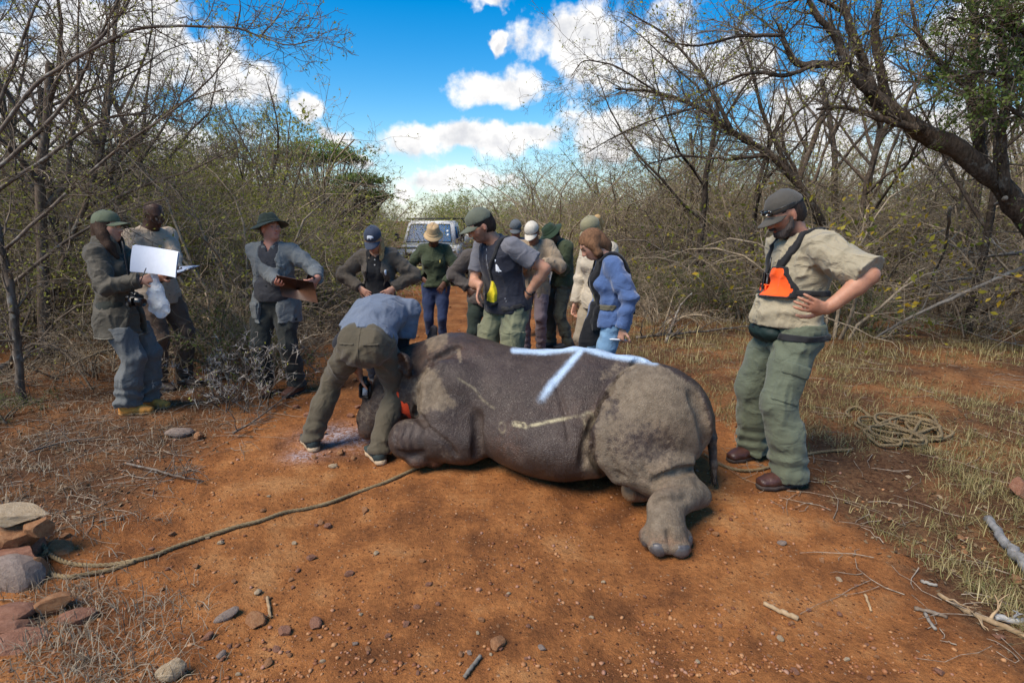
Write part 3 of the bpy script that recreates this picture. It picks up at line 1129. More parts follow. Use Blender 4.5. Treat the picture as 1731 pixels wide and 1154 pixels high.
class Person:
    def __init__(s, label, base, yaw, H=1.75, lean=0, side=0, twist=0, shift=(0, 0), drop=0.0, head=(0, 0, 0),
                 rh=None, lh=None, re=(.7, -.6, -.3), le=(-.7, -.6, -.3), rhd=None, lhd=None, rhn=None, lhn=None, rcurl=25, lcurl=25,
                 rf=(.10, 0, 8), lf=(-.10, 0, -8), rk=(.1, 1, 0), lk=(-.1, 1, 0), skin=(.45, .26, .17), bulk=1.0, fem=False, vx=.0075,
                 brow=(.05, .03, .02), beard=None, lips=(.9, .5, .45), neck_fwd=0.0, hands_mask=(1, 1)):
        s.s = k = H / 1.75
        s.H, s.vx, s.fem, s.bulk = H, vx, fem, bulk
        s.root = empty('person', (base[0], base[1], gz(base[0], base[1])), R(yaw))
        tag(s.root, label, 'person')
        s.M = Matrix.Translation(s.root.location) @ Matrix.Rotation(R(yaw), 4, 'Z')
        s.pel = np.array([shift[0], shift[1], .93 * k - drop])
        s.Rt = Rm('Z', twist) @ Rm('Y', side) @ Rm('X', -lean)
        s.Rl = Rm('Z', twist * .3) @ Rm('Y', side * .4) @ Rm('X', -lean * .6)
        s.waist = s.pel + s.Rl @ np.array([0, 0, .17]) * k
        s.sw = (.146 if fem else .165) * k * (1 + (bulk - 1) * .5)
        s.neck = s.sp(.50)
        s.Rh = Rm('Z', head[0]) @ Rm('X', -head[1]) @ Rm('Y', head[2])
        s.head = s.neck + s.Rt @ np.array([0, .01 + neck_fwd, .03]) * k + s.Rh @ np.array([0, .025, .125]) * k * .97
        s.hs = k ** .5 * (.97 if fem else 1.0)
        s.sh = {}
        s.el = {}
        s.wr = {}
        s.hd = {}
        s.hn = {}
        for sd, tg, po, hd, hn in (('R', rh, re, rhd, rhn), ('L', lh, le, lhd, lhn)):
            sg = 1 if sd == 'R' else -1
            a = s.sp(.445) + s.Rt @ np.array([sg * s.sw, 0, 0])
            if tg is None:
                tg = a / k + s.Rt @ np.array([sg * .07, .06, -.54])
            e, w = ik(a, np.array(tg) * k, .295 * k, .255 * k, po)
            s.sh[sd], s.el[sd], s.wr[sd] = a, e, w
            fd = unit(w - e)
            s.hd[sd] = unit(hd) if hd is not None else fd
            n0 = np.array(hn if hn is not None else (-sg, 0, 0), float)
            s.hn[sd] = unit(n0 - s.hd[sd] * (n0 @ s.hd[sd]))
        s.hip, s.kn, s.an, s.fy = {}, {}, {}, {}
        for sd, ft, po in (('R', rf, rk), ('L', lf, lk)):
            sg = 1 if sd == 'R' else -1
            a = s.pel + Rm('Z', twist * .3) @ np.array([sg * .092 * k, 0, -.02])
            fx, fyy = ft[0] * k, ft[1] * k
            gx = s.M @ Vector((fx, fyy, 0))
            gl = gz(gx.x, gx.y) - s.root.location.z
            t = np.array([fx, fyy, .085 * k + gl])
            kn, an = ik(a, t, .43 * k, .43 * k, po)
            s.hip[sd], s.kn[sd], s.an[sd], s.fy[sd] = a, kn, t, ft[2]
            if abs(an[2] - t[2]) > .01:
                s.kn[sd] = (a + t) / 2
        s.skin, s.brow, s.beard, s.lips = skin, brow, beard, lips
        s.curl = {'R': rcurl, 'L': lcurl}
        pts = np.array([s.head, s.pel] + [q[d] for q in (s.sh, s.el, s.wr, s.hip, s.kn, s.an) for d in 'RL'])
        s.lo, s.hi = pts.min(0) - .24, pts.max(0) + .24
        s.lo[2] = pts[:, 2].min() - .12
        s.body()
    def sp(s, h):
        """point on the spine, h metres (at 1.75 m) above the pelvis"""
        if h <= .17:
            return s.pel + s.Rl @ np.array([0, 0, h]) * s.s
        return s.waist + s.Rt @ np.array([0, 0, h - .17]) * s.s
    def tp(s, x, y, h):
        """torso point: x to the right, y forward, h up the spine"""
        return s.sp(h) + (s.Rt if h > .12 else s.Rl) @ np.array([x, y, 0]) * s.s
    def hp(s, x, y, z):
        return s.head + s.Rh @ (np.array([x, y, z]) * s.hs)
    def world(s, p):
        return s.M @ Vector(p)
    def field(s, vx=None, lo=None, hi=None):
        return Field(s.lo if lo is None else lo, s.hi if hi is None else hi, vx or s.vx)
    def hand(s, f, sd):
        k = s.s * (.93 if s.fem else 1.03)
        w, d, n = s.wr[sd], s.hd[sd], s.hn[sd]
        sg = 1 if sd == 'R' else -1
        t = np.cross(d, n) * -sg                          # towards the thumb
        P = lambda a, b, c: w + (d * a + t * b + n * c) * k
        f.loft([(P(-.01, 0, 0), .026 * k, .019 * k), (P(.035, .003, 0), .036 * k, .015 * k), (P(.085, 0, 0), .041 * k, .0125 * k)], t, k=.012)
        c0 = s.curl[sd]
        for b, l, fan in ((.031, .074, .10), (.0105, .083, .02), (-.0105, .077, -.06), (-.031, .060, -.15)):
            p = P(.088, b, .002)
            dd = unit(d + t * fan)
            ang = 0
            for q, r0, r1 in ((.44, .0098, .0088), (.32, .0088, .0080), (.24, .0080, .0066)):
                ang += R(c0)
                v = dd * math.cos(ang) + n * math.sin(ang)
                p1 = p + v * l * q * k
                f.cone(p, p1, r0 * k, r1 * k, .004)
                p = p1
        p = P(.02, .030, .004)
        for v, l, r0, r1 in ((d * .62 + t * .75 + n * .25, .050, .014, .011), (d * .85 + t * .40 + n * .35, .034, .0108, .0095), (d * .95 + t * .1 + n * .4, .027, .0098, .0075)):
            p1 = p + unit(v) * l * k
            f.cone(p, p1, r0 * k, r1 * k, .006)
            p = p1
    def body(s):
        k = s.s
        b = s.bulk
        f = s.field(min(s.vx, .0075))
        X = s.Rt @ np.array([1.0, 0, 0])
        f.loft([(s.sp(-.04), .115 * k, .075 * k), (s.sp(.17), .10 * k, .07 * k), (s.sp(.33), .11 * k, .075 * k), (s.sp(.43), .11 * k, .065 * k), (s.sp(.49), .06 * k, .055 * k)], X, k=.03)
        for d in 'RL':
            f.chain([s.sp(.45), s.sh[d]], [.06 * k, .05 * k], k=.04)
            m = .9 if s.fem else 1.08
            e, w = s.el[d], s.wr[d]
            f.chain([s.sh[d], s.sh[d] * .5 + e * .5, e], [.052 * k * m, .048 * k * m, .039 * k * m], k=.03)
            f.chain([e, e * .68 + w * .32, w * .85 + e * .15, w], [.040 * k * m, .043 * k * m, .031 * k * m, .027 * k * m], k=.02)
            s.hand(f, d)
            f.chain([s.hip[d], s.kn[d], s.an[d]], [.066 * k, .044 * k, .032 * k], k=.03)
        # neck and head
        hw = .93 if s.fem else 1.0
        f.cone(s.sp(.44), s.hp(0, -.03, -.05), .060 * k * hw, .054 * hw, .03)
        E = lambda c, r, kk=.02, op='add', rt=None: f.ell(s.hp(*c), np.array(r) * s.hs, s.Rh if rt is None else s.Rh @ rt, kk, op)
        E((0, -.015, .035), (.075, .096, .083), .02)
        E((0, .022, -.03), (.061 * (.97 if s.fem else 1), .068, .088), .035)
        E((0, .048, -.088), (.038 * hw, .036, .026), .03)
        E((0, .075, .028), (.048, .022, .014), .02)
        for g in (-1, 1):
            E((g * .042, .058, -.022), (.022, .022, .018), .025)
            E((g * .031, .096, .006), (.018, .014, .012), .012, 'sub')
            E((g * .031, .0745, .006), (.0135, .0135, .0125), .003)
            E((g * .074, -.008, -.012), (.010, .020, .030), .008, 'add', Rm('Z', -g * 22))
            E((g * .084, .002, -.010), (.007, .010, .015), .006, 'sub')
            E((g * .013, .098, -.032), (.0085, .011, .008), .008)
        f.cone(s.hp(0, .086, .012), s.hp(0, .110, -.028), .0085 * s.hs, .0125 * s.hs, .014)
        E((0, .086, -.058), (.024, .012, .0065), .010)
        E((0, .084, -.069), (.021, .012, .007), .008)
        E((0, .098, -.0635), (.026, .010, .0022), .004, 'sub')
        v, q = f.mesh(.4)
        s.me = me = meshdata('body', v, q, skin_mat())
        c = np.tile(np.array(s.skin, np.float32), (len(v), 1))
        L = (v - s.head) @ s.Rh / s.hs
        hd = (np.abs(L) < (.10, .14, .13)).all(1)
        def blob(cx, r, sharp=3.0):
            return np.clip((1 - np.sqrt((((L - cx) / r) ** 2).sum(1))) * sharp, 0, 1) * hd
        def paint(w, col):
            nonlocal c
            c = c * (1 - w[:, None]) + np.array(col, np.float32) * w[:, None]
        sk = np.array(s.skin)
        paint(blob((0, .10, -.03), (.03, .05, .03), 1.2) * .45, sk * (1.15, .85, .8))
        for g in (-1, 1):
            paint(blob((g * .045, .07, -.025), (.035, .05, .03), 1.2) * .4, sk * (1.15, .86, .82))
            paint(blob((g * .075, -.008, -.012), (.03, .03, .04), 1.0) * .5, sk * (1.2, .78, .74))
            paint(blob((g * .031, .092, .006), (.020, .03, .013)) * .55, sk * .5)  # eye-socket shading painted into the skin colour
            paint(blob((g * .031, .086, .004), (.0125, .02, .0075)), (.55, .52, .50))
            paint(blob((g * .031, .090, .004), (.0062, .02, .0075)), (.03, .02, .015))
            paint(blob((g * .032, .092, .027), (.027, .03, .0075)), s.brow)
        paint(blob((0, .09, -.0635), (.027, .03, .011)), sk * np.array(s.lips))
        if s.beard is not None:
            w = np.clip((-.028 - L[:, 2] - np.clip(.06 - np.abs(L[:, 0]), 0, 1) * .25) * 60, 0, 1) * hd * (L[:, 1] > -.02) * np.clip((L[:, 2] + .14) * 40, 0, 1)
            w = np.maximum(w, blob((0, .10, -.049), (.036, .03, .010)))
            for g in (-1, 1):
                w = np.maximum(w, blob((g * .068, .02, -.03), (.02, .03, .05), 2))
            lipw = blob((0, .09, -.066), (.02, .03, .007))
            paint(np.clip(w - lipw, 0, 1) * np.clip(.8 + .5 * vnoise(v * 180), 0, 1), s.beard)
        # knuckles and finger tips a little redder
        for d in 'RL':
            dw = np.linalg.norm(v - (s.wr[d] + s.hd[d] * .11), axis=1)
            paint(np.clip(1 - dw / .09, 0, 1) * .3, sk * (1.18, .86, .8))
        setattr_c(me, 'Col', c)
        s.body_o = link('body', me, s.root)
    # ---------------------------------------------------------------- clothes
    def end(s, f, p, n, rad):
        """flat cut of a sleeve or trouser leg"""
        p, n = np.asarray(p, np.float32), unit(n)
        sl, X, Y, Z = f._box(p - rad, p + rad)
        d = (X - p[0]) * n[0] + (Y - p[1]) * n[1] + (Z - p[2]) * n[2]
        r = np.sqrt((X - p[0]) ** 2 + (Y - p[1]) ** 2 + (Z - p[2]) ** 2)
        cur = f.a[sl]
        f.a[sl] = np.where((r < rad) & (d > 0), np.maximum(cur, d), cur)
    def top(s, name, mat, ease=.018, sleeve='long', hem=-.08, flare=0.0, arm=1.0, fold=.006, collar=None, open_=None, bust=.0, belly=0.0, neck_r=.066, vneck=0.0, cuff=None, seed=0, build=True):
        k, b = s.s, s.bulk
        f = s.field(max(s.vx * 1.2, .0075))
        X = s.Rt @ np.array([1.0, 0, 0])
        fe = .92 if s.fem else 1.0
        W = lambda a, bb, e=1.0: ((a * .93 * b * fe + ease * .8 * e) * k, (bb * .95 * b + ease * .7 * e) * k)
        lw = .013 if hem < -.05 else 0
        st = [(hem - .03, *W(.160 + flare + lw, .120 + flare + lw * 1.5)), (max(hem + .02, min(hem * .4, .1)), *W(.158 + flare * .5 + lw, .116 + flare * .5 + lw * 1.5)), (.16, *W(.135 if s.fem else .145, .10)), (.30, *W(.152, .11)), (.40, *W(.155, .10)), (.455, *W(.12, .075, .6))]
        f.loft([(s.sp(h), a, c) for h, a, c in st], X, k=.04)
        if s.fem or bust:
            for g in (-1, 1):
                f.ell(s.tp(g * .072, .085 + ease * .6, .30), np.array((.068, .055, .062)) * k, s.Rt, .05)
        if belly:
            f.ell(s.tp(0, .07 + belly * .5, .06), np.array((.14, .08 + belly, .15)) * k, s.Rt, .08)
        if open_ is not None:
            w0, w1 = open_
            def op(P):
                L = (P - s.sp(.2))
                x, y, z = L @ s.Rt[:, 0], L @ s.Rt[:, 1], L @ s.Rt[:, 2]
                t = np.clip((z + .35) / .65, 0, 1)
                wd = (w1 + (w0 - w1) * t) * k + .008 * np.sin(z * 31)
                return np.where(y > -.01, wd - np.abs(x), -.2)
            f.cut(op)
        for d in 'RL':
            sg = 1 if d == 'R' else -1
            a, e, w = s.sh[d], s.el[d], s.wr[d]
            f.chain([s.sp(.45) + X * sg * .05, a], [(.050 + ease * .4) * k, (.048 + ease * .6) * k], k=.04)
            r0, r1, r2 = (.051 + ease * .62) * k * arm, (.041 + ease * .62) * k * arm, (.031 + ease * .5) * k * arm
            if s.fem:
                r0, r1, r2 = r0 * .92, r1 * .92, r2 * .94
            if sleeve in ('long', 'gather'):
                w2 = e + (w - e) * .97
                f.chain([a, a * .5 + e * .5, e], [r0, r0 * .5 + r1 * .5, r1], k=.03)
                f.chain([e, w2], [r1, r2], k=.03)
                s.end(f, w2, w - e, .09)
            elif sleeve == 'rolled':
                e2 = a + (e - a) * .97
                f.chain([a, e2], [r0 * 1.05, r1 * 1.15], k=.03)
                f.cone(a + (e - a) * .84, e2, r1 * 1.22, r1 * 1.26, .01)
                s.end(f, e2, e - a, .15)
            elif sleeve == 'short':
                e2 = a + (e - a) * .66
                f.chain([a, e2], [r0, r1 * 1.12], k=.03)
                s.end(f, e2, e - a, .11)
            else:
                s.end(f, a + X * sg * .01, X * sg, .12)
        sd_ = seed * 3.7 + 1
        def wr(P):
            o = 0
            q = P + .03 * np.stack([vnoise(P * 6 + sd_), vnoise(P * 6 + sd_ + 9), vnoise(P * 6 + sd_ + 17)], 1)
            n = np.abs(vnoise(q * (9, 9, 6) + sd_))
            n2 = np.abs(vnoise(q * (16, 16, 9) + sd_ + 5))
            o = fold * (1.1 * np.clip(1 - n * 3.2, 0, 1) ** 1.5 + .55 * np.clip(1 - n2 * 3.2, 0, 1) ** 1.5 - .3) + fold * .5 * vnoise(P * (5, 5, 6) + sd_)
            for d in 'RL':
                g = np.exp(-(np.linalg.norm(P - s.el[d], axis=1) / .10) ** 2)
                ax = unit(s.wr[d] - s.sh[d])
                o = o + g * fold * .9 * np.sin((P @ ax) * 62 + 2.5 * vnoise(P * 7))
            g = np.exp(-(((P - s.sp(.10)) @ s.Rt[:, 2]) / .09) ** 2)
            o = o + g * fold * .5 * np.sin(P[:, 2] * 55 + 3 * vnoise(P * 6 + sd_))
            return -o
        f.displace(wr)
        # neck hole, hem
        f.cone(s.sp(.44), s.hp(0, -.02, -.03), neck_r * k * .97, neck_r * k * 1.05, .008, 'sub')
        if vneck:
            f.cut(lambda P: -((np.abs((P - s.neck) @ s.Rt[:, 0]) * 1.9 - ((P - s.neck) @ s.Rt[:, 2] + vneck)) * .5 + np.where((P - s.neck) @ s.Rt[:, 1] > .01, 0, 1)))
        hp_ = s.sp(hem)
        f.plane(hp_, -s.Rl[:, 2], .006)
        if not build:
            return f
        v, q = f.mesh(.03)
        o = link(name, meshdata(name, v, q, mat), s.root)
        if collar:
            s.collar(o, mat, collar, neck_r)
        s.topf, s.top_o = f, o
        return o
    def collar(s, parent, mat, kind, nr):
        k = s.s
        f = Field(s.neck - .22, s.neck + .24, .006)
        X, Y, Z = s.Rt[:, 0], s.Rt[:, 1], s.Rt[:, 2]
        up = {'shirt': .055, 'stand': .075, 'crew': .018, 'hood': .05}[kind]
        c = s.sp(.455)
        tilt = unit(Z + Y * .25)
        if kind == 'hood':
            f.ell(s.tp(0, -.09, .47), np.array((.12, .075, .065)) * k, s.Rt, .03)
            f.econe(c, c + tilt * .07 * k, ((nr + .03) * k, (nr + .025) * k), ((nr + .03) * k, (nr + .03) * k), X, .02)
        else:
            f.econe(c - tilt * .02 * k, c + tilt * up * k, ((nr + .022) * k, (nr + .016) * k), ((nr + .010) * k, (nr + .010) * k), X, .01)
            f.plane(c + tilt * up * k, tilt, .004)
        if kind == 'shirt':
            # turned-down leaves with two points
            for g in (-1, 1):
                p0 = s.tp(g * .058, .052, .475)
                f.econe(s.tp(g * .075, -.01, .49), s.tp(g * .05, .085, .455), (.012 * k, .030 * k), (.010 * k, .032 * k), X, .012)
                f.econe(p0, s.tp(g * .062, .10, .425), (.030 * k, .010 * k), (.012 * k, .008 * k), X, .012)
        f.cone(s.sp(.40), s.hp(0, -.02, -.02), (nr - .003) * k, nr * 1.06 * k, .006, 'sub')
        # front opening
        f.cut(lambda P: np.where((P - c) @ Y > 0, .012 + np.clip((P - c) @ Z, -.05, .1) * .45 - np.abs((P - c) @ X), -.1))
        f.plane(s.sp(.36), -Z)
        v, q = f.mesh(.3)
        if len(q):
            link('collar', meshdata('collar', v, q, mat), parent)
    def trousers(s, name, mat, ease=.015, ankle=.055, fold=.008, knee=.0, waist=.06, taper=1.0, seat=.0, hem=.045, stack=1.0, seed=0):
        k, b = s.s, s.bulk
        f = s.field(max(s.vx * 1.2, .0075))
        X = s.Rl @ np.array([1.0, 0, 0])
        fe = 1.05 if s.fem else 1.0
        f.loft([(s.sp(waist + .02), (.128 * b + ease * .6) * k, (.094 * b + ease * .6) * k), (s.sp(-.02), (.142 * b * fe + ease * .6) * k, (.102 * b * fe + ease * .6) * k), (s.sp(-.09), (.140 * b * fe + ease * .6) * k, (.095 * b + ease * .6) * k)], X, k=.03)
        for g in (-1, 1):
            f.ell(s.pel + s.Rl @ np.array([g * .075, -.055 - seat, -.05]) * k, np.array((.085, .085, .10)) * k * b, None, .05)
        for d in 'RL':
            h, kn, an = s.hip[d], s.kn[d], s.an[d]
            lo = an + (kn - an) * 0
            lo = np.array([an[0], an[1], an[2] - (.085 * k - hem * k)])
            r0, r1, r2 = (.080 * b * fe + ease * .7) * k, (.055 + ease * .75) * k * taper, (ankle * .86 + ease * .5) * k
            f.chain([h, h * .5 + kn * .5, kn], [r0, r0 * .55 + r1 * .45, r1], k=.03)
            f.chain([kn, kn * .55 + an * .45 + np.array([0, -.012, 0]) * k, lo], [r1, r1 * .55 + r2 * .5, r2], k=.03)
            s.end(f, lo, np.array([0, 0, -1.0]), .12)
        sd_ = seed * 2.3 + 4
        def wr(P):
            q = P + .04 * np.stack([vnoise(P * 5 + sd_), vnoise(P * 5 + sd_ + 9), 0 * P[:, 0]], 1)
            n = np.abs(vnoise(q * (9, 9, 4.5) + sd_))
            n2 = np.abs(vnoise(q * (17, 17, 8) + sd_ + 5))
            o = fold * (.9 * np.clip(1 - n * 3.2, 0, 1) ** 1.5 + .45 * np.clip(1 - n2 * 3.2, 0, 1) ** 1.5 - .25) + fold * .25 * vnoise(P * 8 + sd_)
            for d in 'RL':
                gk = np.exp(-(np.linalg.norm((P - s.kn[d]) * (1, 1, .8), axis=1) / .12) ** 2)
                ga = np.exp(-((P[:, 2] - s.an[d][2] - .05) / .11) ** 2) * (np.linalg.norm(P[:, :2] - s.an[d][:2], axis=1) < .16)
                ph = (2.2 if d == 'R' else 5.1) + sd_
                wv = np.sin(P[:, 2] * 52 + 3.2 * vnoise(P * 6 + ph) + 14 * (P[:, 0] - s.kn[d][0]))
                o = o + gk * fold * .35 * wv
                wv2 = np.sin(P[:, 2] * 72 + 3.5 * vnoise(P * 7 + ph) + 10 * P[:, 1])
                o = o + ga * fold * stack * .5 * wv2
            gh = np.exp(-((P[:, 2] - s.pel[2] + .10) / .08) ** 2)
            o = o + gh * fold * .5 * np.sin((P[:, 2] + np.abs(P[:, 0] - s.pel[0]) * .7) * 60 + 2.5 * vnoise(P * 6))
            return -o
        f.displace(wr)
        f.plane(s.sp(waist), s.Rl[:, 2], .006)
        v, q = f.mesh(.03)
        o = link(name, meshdata(name, v, q, mat), s.root)
        s.trf, s.tr_o = f, o
        return o
    def shell(s, fld, name, mat, region, off=.008, parent=None, vx=None, disp=None):
        """a layer lying on a garment: region(P) < 0 keeps it"""
        f = fld.copy()
        f.a = f.a - off
        idx = np.nonzero(f.a < .04)
        P = np.stack([f.ax[i][idx[i]] for i in range(3)], 1)
        d = region(P)
        f.a[idx] = np.maximum(f.a[idx], d)
        f.a[f.a < -.035] = -.035
        v, q = f.mesh()
        # drop the faces buried deep inside the garment
        if len(q):
            vals = fld.at(v)
            keep = (vals[q] > -.02).any(1)
            q = q[keep]
            used, inv = np.unique(q, return_inverse=True)
            v, q = v[used], inv.reshape(-1, 4)
        if not len(q):
            print('EMPTY SHELL', name)
            return parent or s.root
        return link(name, meshdata(name, v, q, mat), parent or s.root)
    def footwear(s, mat, sole_mat, kind='boot', shaft=.13, lace=None):
        k = s.s * (.93 if s.fem else 1.0)
        for d in 'RL':
            an = s.an[d]
            z0 = an[2] - .085 * s.s
            fd = Rm('Z', s.fy[d])
            Q = lambda x, y, z: np.array([an[0], an[1], z0]) + fd @ (np.array([x, y, z]) * k)
            f = Field(Q(0, 0, 0) - (.26, .26, .02), Q(0, 0, 0) + (.26, .26, .22), .006)
            X = fd @ np.array([1.0, 0, 0])
            f.loft([(Q(0, -.035, .055), .043 * k, .045 * k), (Q(0, .05, .055), .047 * k, .045 * k), (Q(.002, .13, .045), .052 * k, .036 * k), (Q(.0, .185, .040), .043 * k, .028 * k)], X, k=.02)
            if kind == 'boot':
                f.cone(Q(0, -.02, .05), Q(0, -.015, shaft), .050 * k, .052 * k, .03)
                f.plane(Q(0, 0, shaft), (0, 0, 1))
            else:
                f.cone(Q(0, -.02, .05), Q(0, -.02, .085), .043 * k, .042 * k, .03)
                f.plane(Q(0, 0, .10), fd @ np.array([0, .25, 1.0]))
            f.displace(lambda P: .0025 * vnoise(P * 28))
            f.plane(Q(0, 0, .022), (0, 0, -1))
            o = f.build('boot' if kind == 'boot' else 'shoe', mat, s.root)
            g = Field(Q(0, 0, 0) - (.26, .26, .02), Q(0, 0, 0) + (.26, .26, .1), .006)
            g.loft([(Q(0, -.045, .018), .042 * k, .04 * k), (Q(0, .04, .018), .042 * k, .04 * k), (Q(.002, .13, .018), .053 * k, .04 * k), (Q(0, .18, .018), .042 * k, .036 * k)], X, k=.02)
            g.plane(Q(0, 0, .028 if kind == 'boot' else .036), (0, 0, 1), .004)
            g.plane(Q(0, 0, .001), (0, 0, -1), .004)
            g.build('sole', sole_mat, o)
            if lace is not None:
                mb = MB()
                for i in range(4):
                    y = .075 - i * .026
                    z = .092 + i * .009
                    mb.tube([Q(-.024, y + .006, z - .012), Q(0, y, z + .004), Q(.024, y + .006, z - .012)], .0035, 5)
                mb.build('laces', lace, o)
    def hair(s, mat, fall=None, extra=None, cover=.006, cap=False, name='hair'):
        f = Field(s.head - .24, s.head + .22, .006)
        E = lambda c, r, kk=.02, op='add': f.ell(s.hp(*c), np.array(r) * s.hs, s.Rh, kk, op)
        E((0, -.018, .036), (.075 + cover, .096 + cover, .083 + cover))
        E((0, -.045, -.02), (.068 + cover, .068 + cover, .07))
        if fall:
            for pts, r in fall:
                f.chain([s.hp(*p) for p in pts], [x * s.hs for x in r], k=.02)
        # uncover the face
        E((0, .115, -.025), (.078, .095, .098), .010, 'sub')
        for g in (-1, 1) if not fall else ():
            E((g * .085, .012, -.015), (.028, .028, .034), .008, 'sub')
        f.cone(s.sp(.42), s.hp(0, -.02, -.075), .05, .052, .01, 'sub')
        f.displace(lambda P: .004 * vnoise(P * (60, 60, 16)) + .003 * vnoise(P * 40))
        if extra:
            extra(f, E)
        return f.build(name, mat, s.root)
    def cap(s, mat, tilt=0, brim=.082, logo=None, under=None, name='cap'):
        """peaked cap: crown, seams, brim"""
        tl = Rm('X', -tilt)
        Rc = s.Rh @ tl
        hp = lambda x, y, z: s.head + s.Rh @ (tl @ (np.array([x, y, z - .04])) + (0, 0, .04)) * s.hs
        f = Field(s.head - .20, s.head + .22, .0055)
        f.ell(hp(0, -.012, .045), np.array((.085, .106, .098)) * s.hs, Rc, .01)
        f.ell(hp(0, .03, .075), np.array((.066, .062, .054)) * s.hs, Rc, .03)
        def cr(P):
            L = (P - s.head) @ Rc
            a = np.arctan2(L[:, 0], L[:, 1])
            return .0022 * np.exp(-(np.abs(np.mod(a / (math.pi / 3) + .5, 1) - .5) / .035) ** 2) + .0022 * vnoise(P * 26)
        f.displace(cr)
        f.plane(hp(0, 0, .038), -Rc[:, 2], .004)
        root = f.build(name, mat, s.root)
        mb = MB()
        nu, nv = 21, 7
        V = []
        for side_ in (0, 1):
            for j in range(nv):
                for i in range(nu):
                    u = -1 + 2 * i / (nu - 1)
                    w = j / (nv - 1)
                    x = u * (.080 - .008 * w)
                    y0 = .094 * math.sqrt(max(0, 1 - (u * .90) ** 2)) + .0
                    y = y0 + w * brim * (1 - .55 * abs(u) ** 2.6)
                    z = .040 - .024 * u * u - w * (.014 + .010 * (1 - u * u)) - (.0045 if side_ else 0)
                    V.append(hp(x, y, z))
        V = np.array(V)
        q = []
        o = nu * nv
        for j in range(nv - 1):
            for i in range(nu - 1):
                a = j * nu + i
                q.append([a, a + 1, a + nu + 1, a + nu])
                q.append([o + a, o + a + nu, o + a + nu + 1, o + a + 1])
        for i in range(nu - 1):
            a = (nv - 1) * nu + i
            q.append([a, a + 1, o + a + 1, o + a])
        for j in range(nv - 1):
            a = j * nu
            q.append([a, a + nu, o + a + nu, o + a])
            a = j * nu + nu - 1
            q.append([a + nu, a, o + a, o + a + nu])
        mb.add(V, q)
        mb.build('brim', under or mat, root)
        bt = MB()
        v_, q_ = poly_lathe([(.0005, .007), (.006, .006), (.008, .002), (.008, -.003)], 10)
        c = hp(0, -.008, .140)
        bt.add(v_ @ Rc.T + c, q_)
        bt.build('button', mat, root)
        s.cap_hp, s.cap_R = hp, Rc
        s.capf, s.cap_o = f, root
        return root
    def hat(s, mat, crown=.095, brim=.065, droop=.02, wave=.008, top=.098, band=None, tilt=0, name='hat', topr=.072):
        """soft hat with a brim all round"""
        tl = Rm('X', -tilt)
        hp = lambda x, y, z: s.head + s.Rh @ (tl @ np.array([x, y, z - .04]) + (0, 0, .04)) * s.hs
        k = 40
        ang = np.arange(k) * 2 * math.pi / k
        prof = []
        z0 = .045
        for r, z in ((.0005, z0 + top), (.03, z0 + top - .001), (topr - .012, z0 + top - .006), (topr, z0 + top - .018), (crown - .007, z0 + .03), (crown, z0)):
            prof.append((r, z, 0))
        for i in range(1, 7):
            w = i / 6
            prof.append((crown + brim * w, z0 - droop * w ** 1.3, w))
        pin = [(crown + brim * w, z0 - droop * w ** 1.3 - .006, w) for w in (1, .6, .25)] + [(crown - .006, z0 - .004, 0), (crown - .012, z0 + .03, 0)]
        V = []
        rs = np.random.RandomState(int(abs(s.head[2]) * 1000) % 97)
        ph = rs.rand(4) * 6.28
        for r, z, w in prof + pin:
            for a in ang:
                wob = 1 + .02 * math.sin(3 * a + ph[0]) * (1 if z > z0 + .02 else .3)
                zz = z + w * wave * (math.sin(2 * a + ph[1]) + .6 * math.sin(3 * a + ph[2])) + .004 * math.sin(5 * a + ph[3]) * (1 if z > z0 + top - .03 else 0)
                V.append(hp(r * wob * math.cos(a) * .93, -.012 + r * wob * math.sin(a) * 1.12, zz))
        n = len(prof) + len(pin)
        i = np.arange(n - 1)[:, None] * k
        j = np.arange(k)[None]
        j2 = (j + 1) % k
        q = np.stack([i + j, i + k + j, i + k + j2, i + j2], -1).reshape(-1, 4)
        mb = MB()
        mb.add(V, q)
        o = mb.build(name, mat, s.root)
        bm_ = MB()
        vv = []
        for r, z in ((crown + .004, z0 + .002), (crown + .001, z0 + .024), (crown - .004, z0 + .024)):
            for a in ang:
                vv.append(hp(r * math.cos(a) * .93, -.012 + r * math.sin(a) * 1.12, z))
        i = np.arange(2)[:, None] * k
        bm_.add(vv, np.stack([i + j, i + j2, i + k + j2, i + k + j], -1).reshape(-1, 4))
        bm_.build('hat_band', band or mat, o)
        return o
    # ---------------------------------------------------------------- little things worn
    def slab(s, h0, h1, R_=None):
        """region between two heights up the spine"""
        Z = s.Rt[:, 2] if h0 > .12 else s.Rl[:, 2]
        p0 = s.sp((h0 + h1) / 2)
        hw = abs(h1 - h0) / 2 * s.s
        return lambda P: np.maximum(np.abs((P - p0) @ Z) - hw, s.offarm(P))
    def offarm(s, P):
        """positive on the arms"""
        o = np.full(len(P), -1.0)
        for d in 'RL':
            for a, b in ((s.sh[d] * .55 + s.el[d] * .45, s.el[d]), (s.el[d], s.wr[d])):
                e = b - a
                t = np.clip(((P - a) @ e) / (e @ e), 0, 1)
                o = np.maximum(o, .105 - np.linalg.norm(P - a - t[:, None] * e, axis=1))
        return o
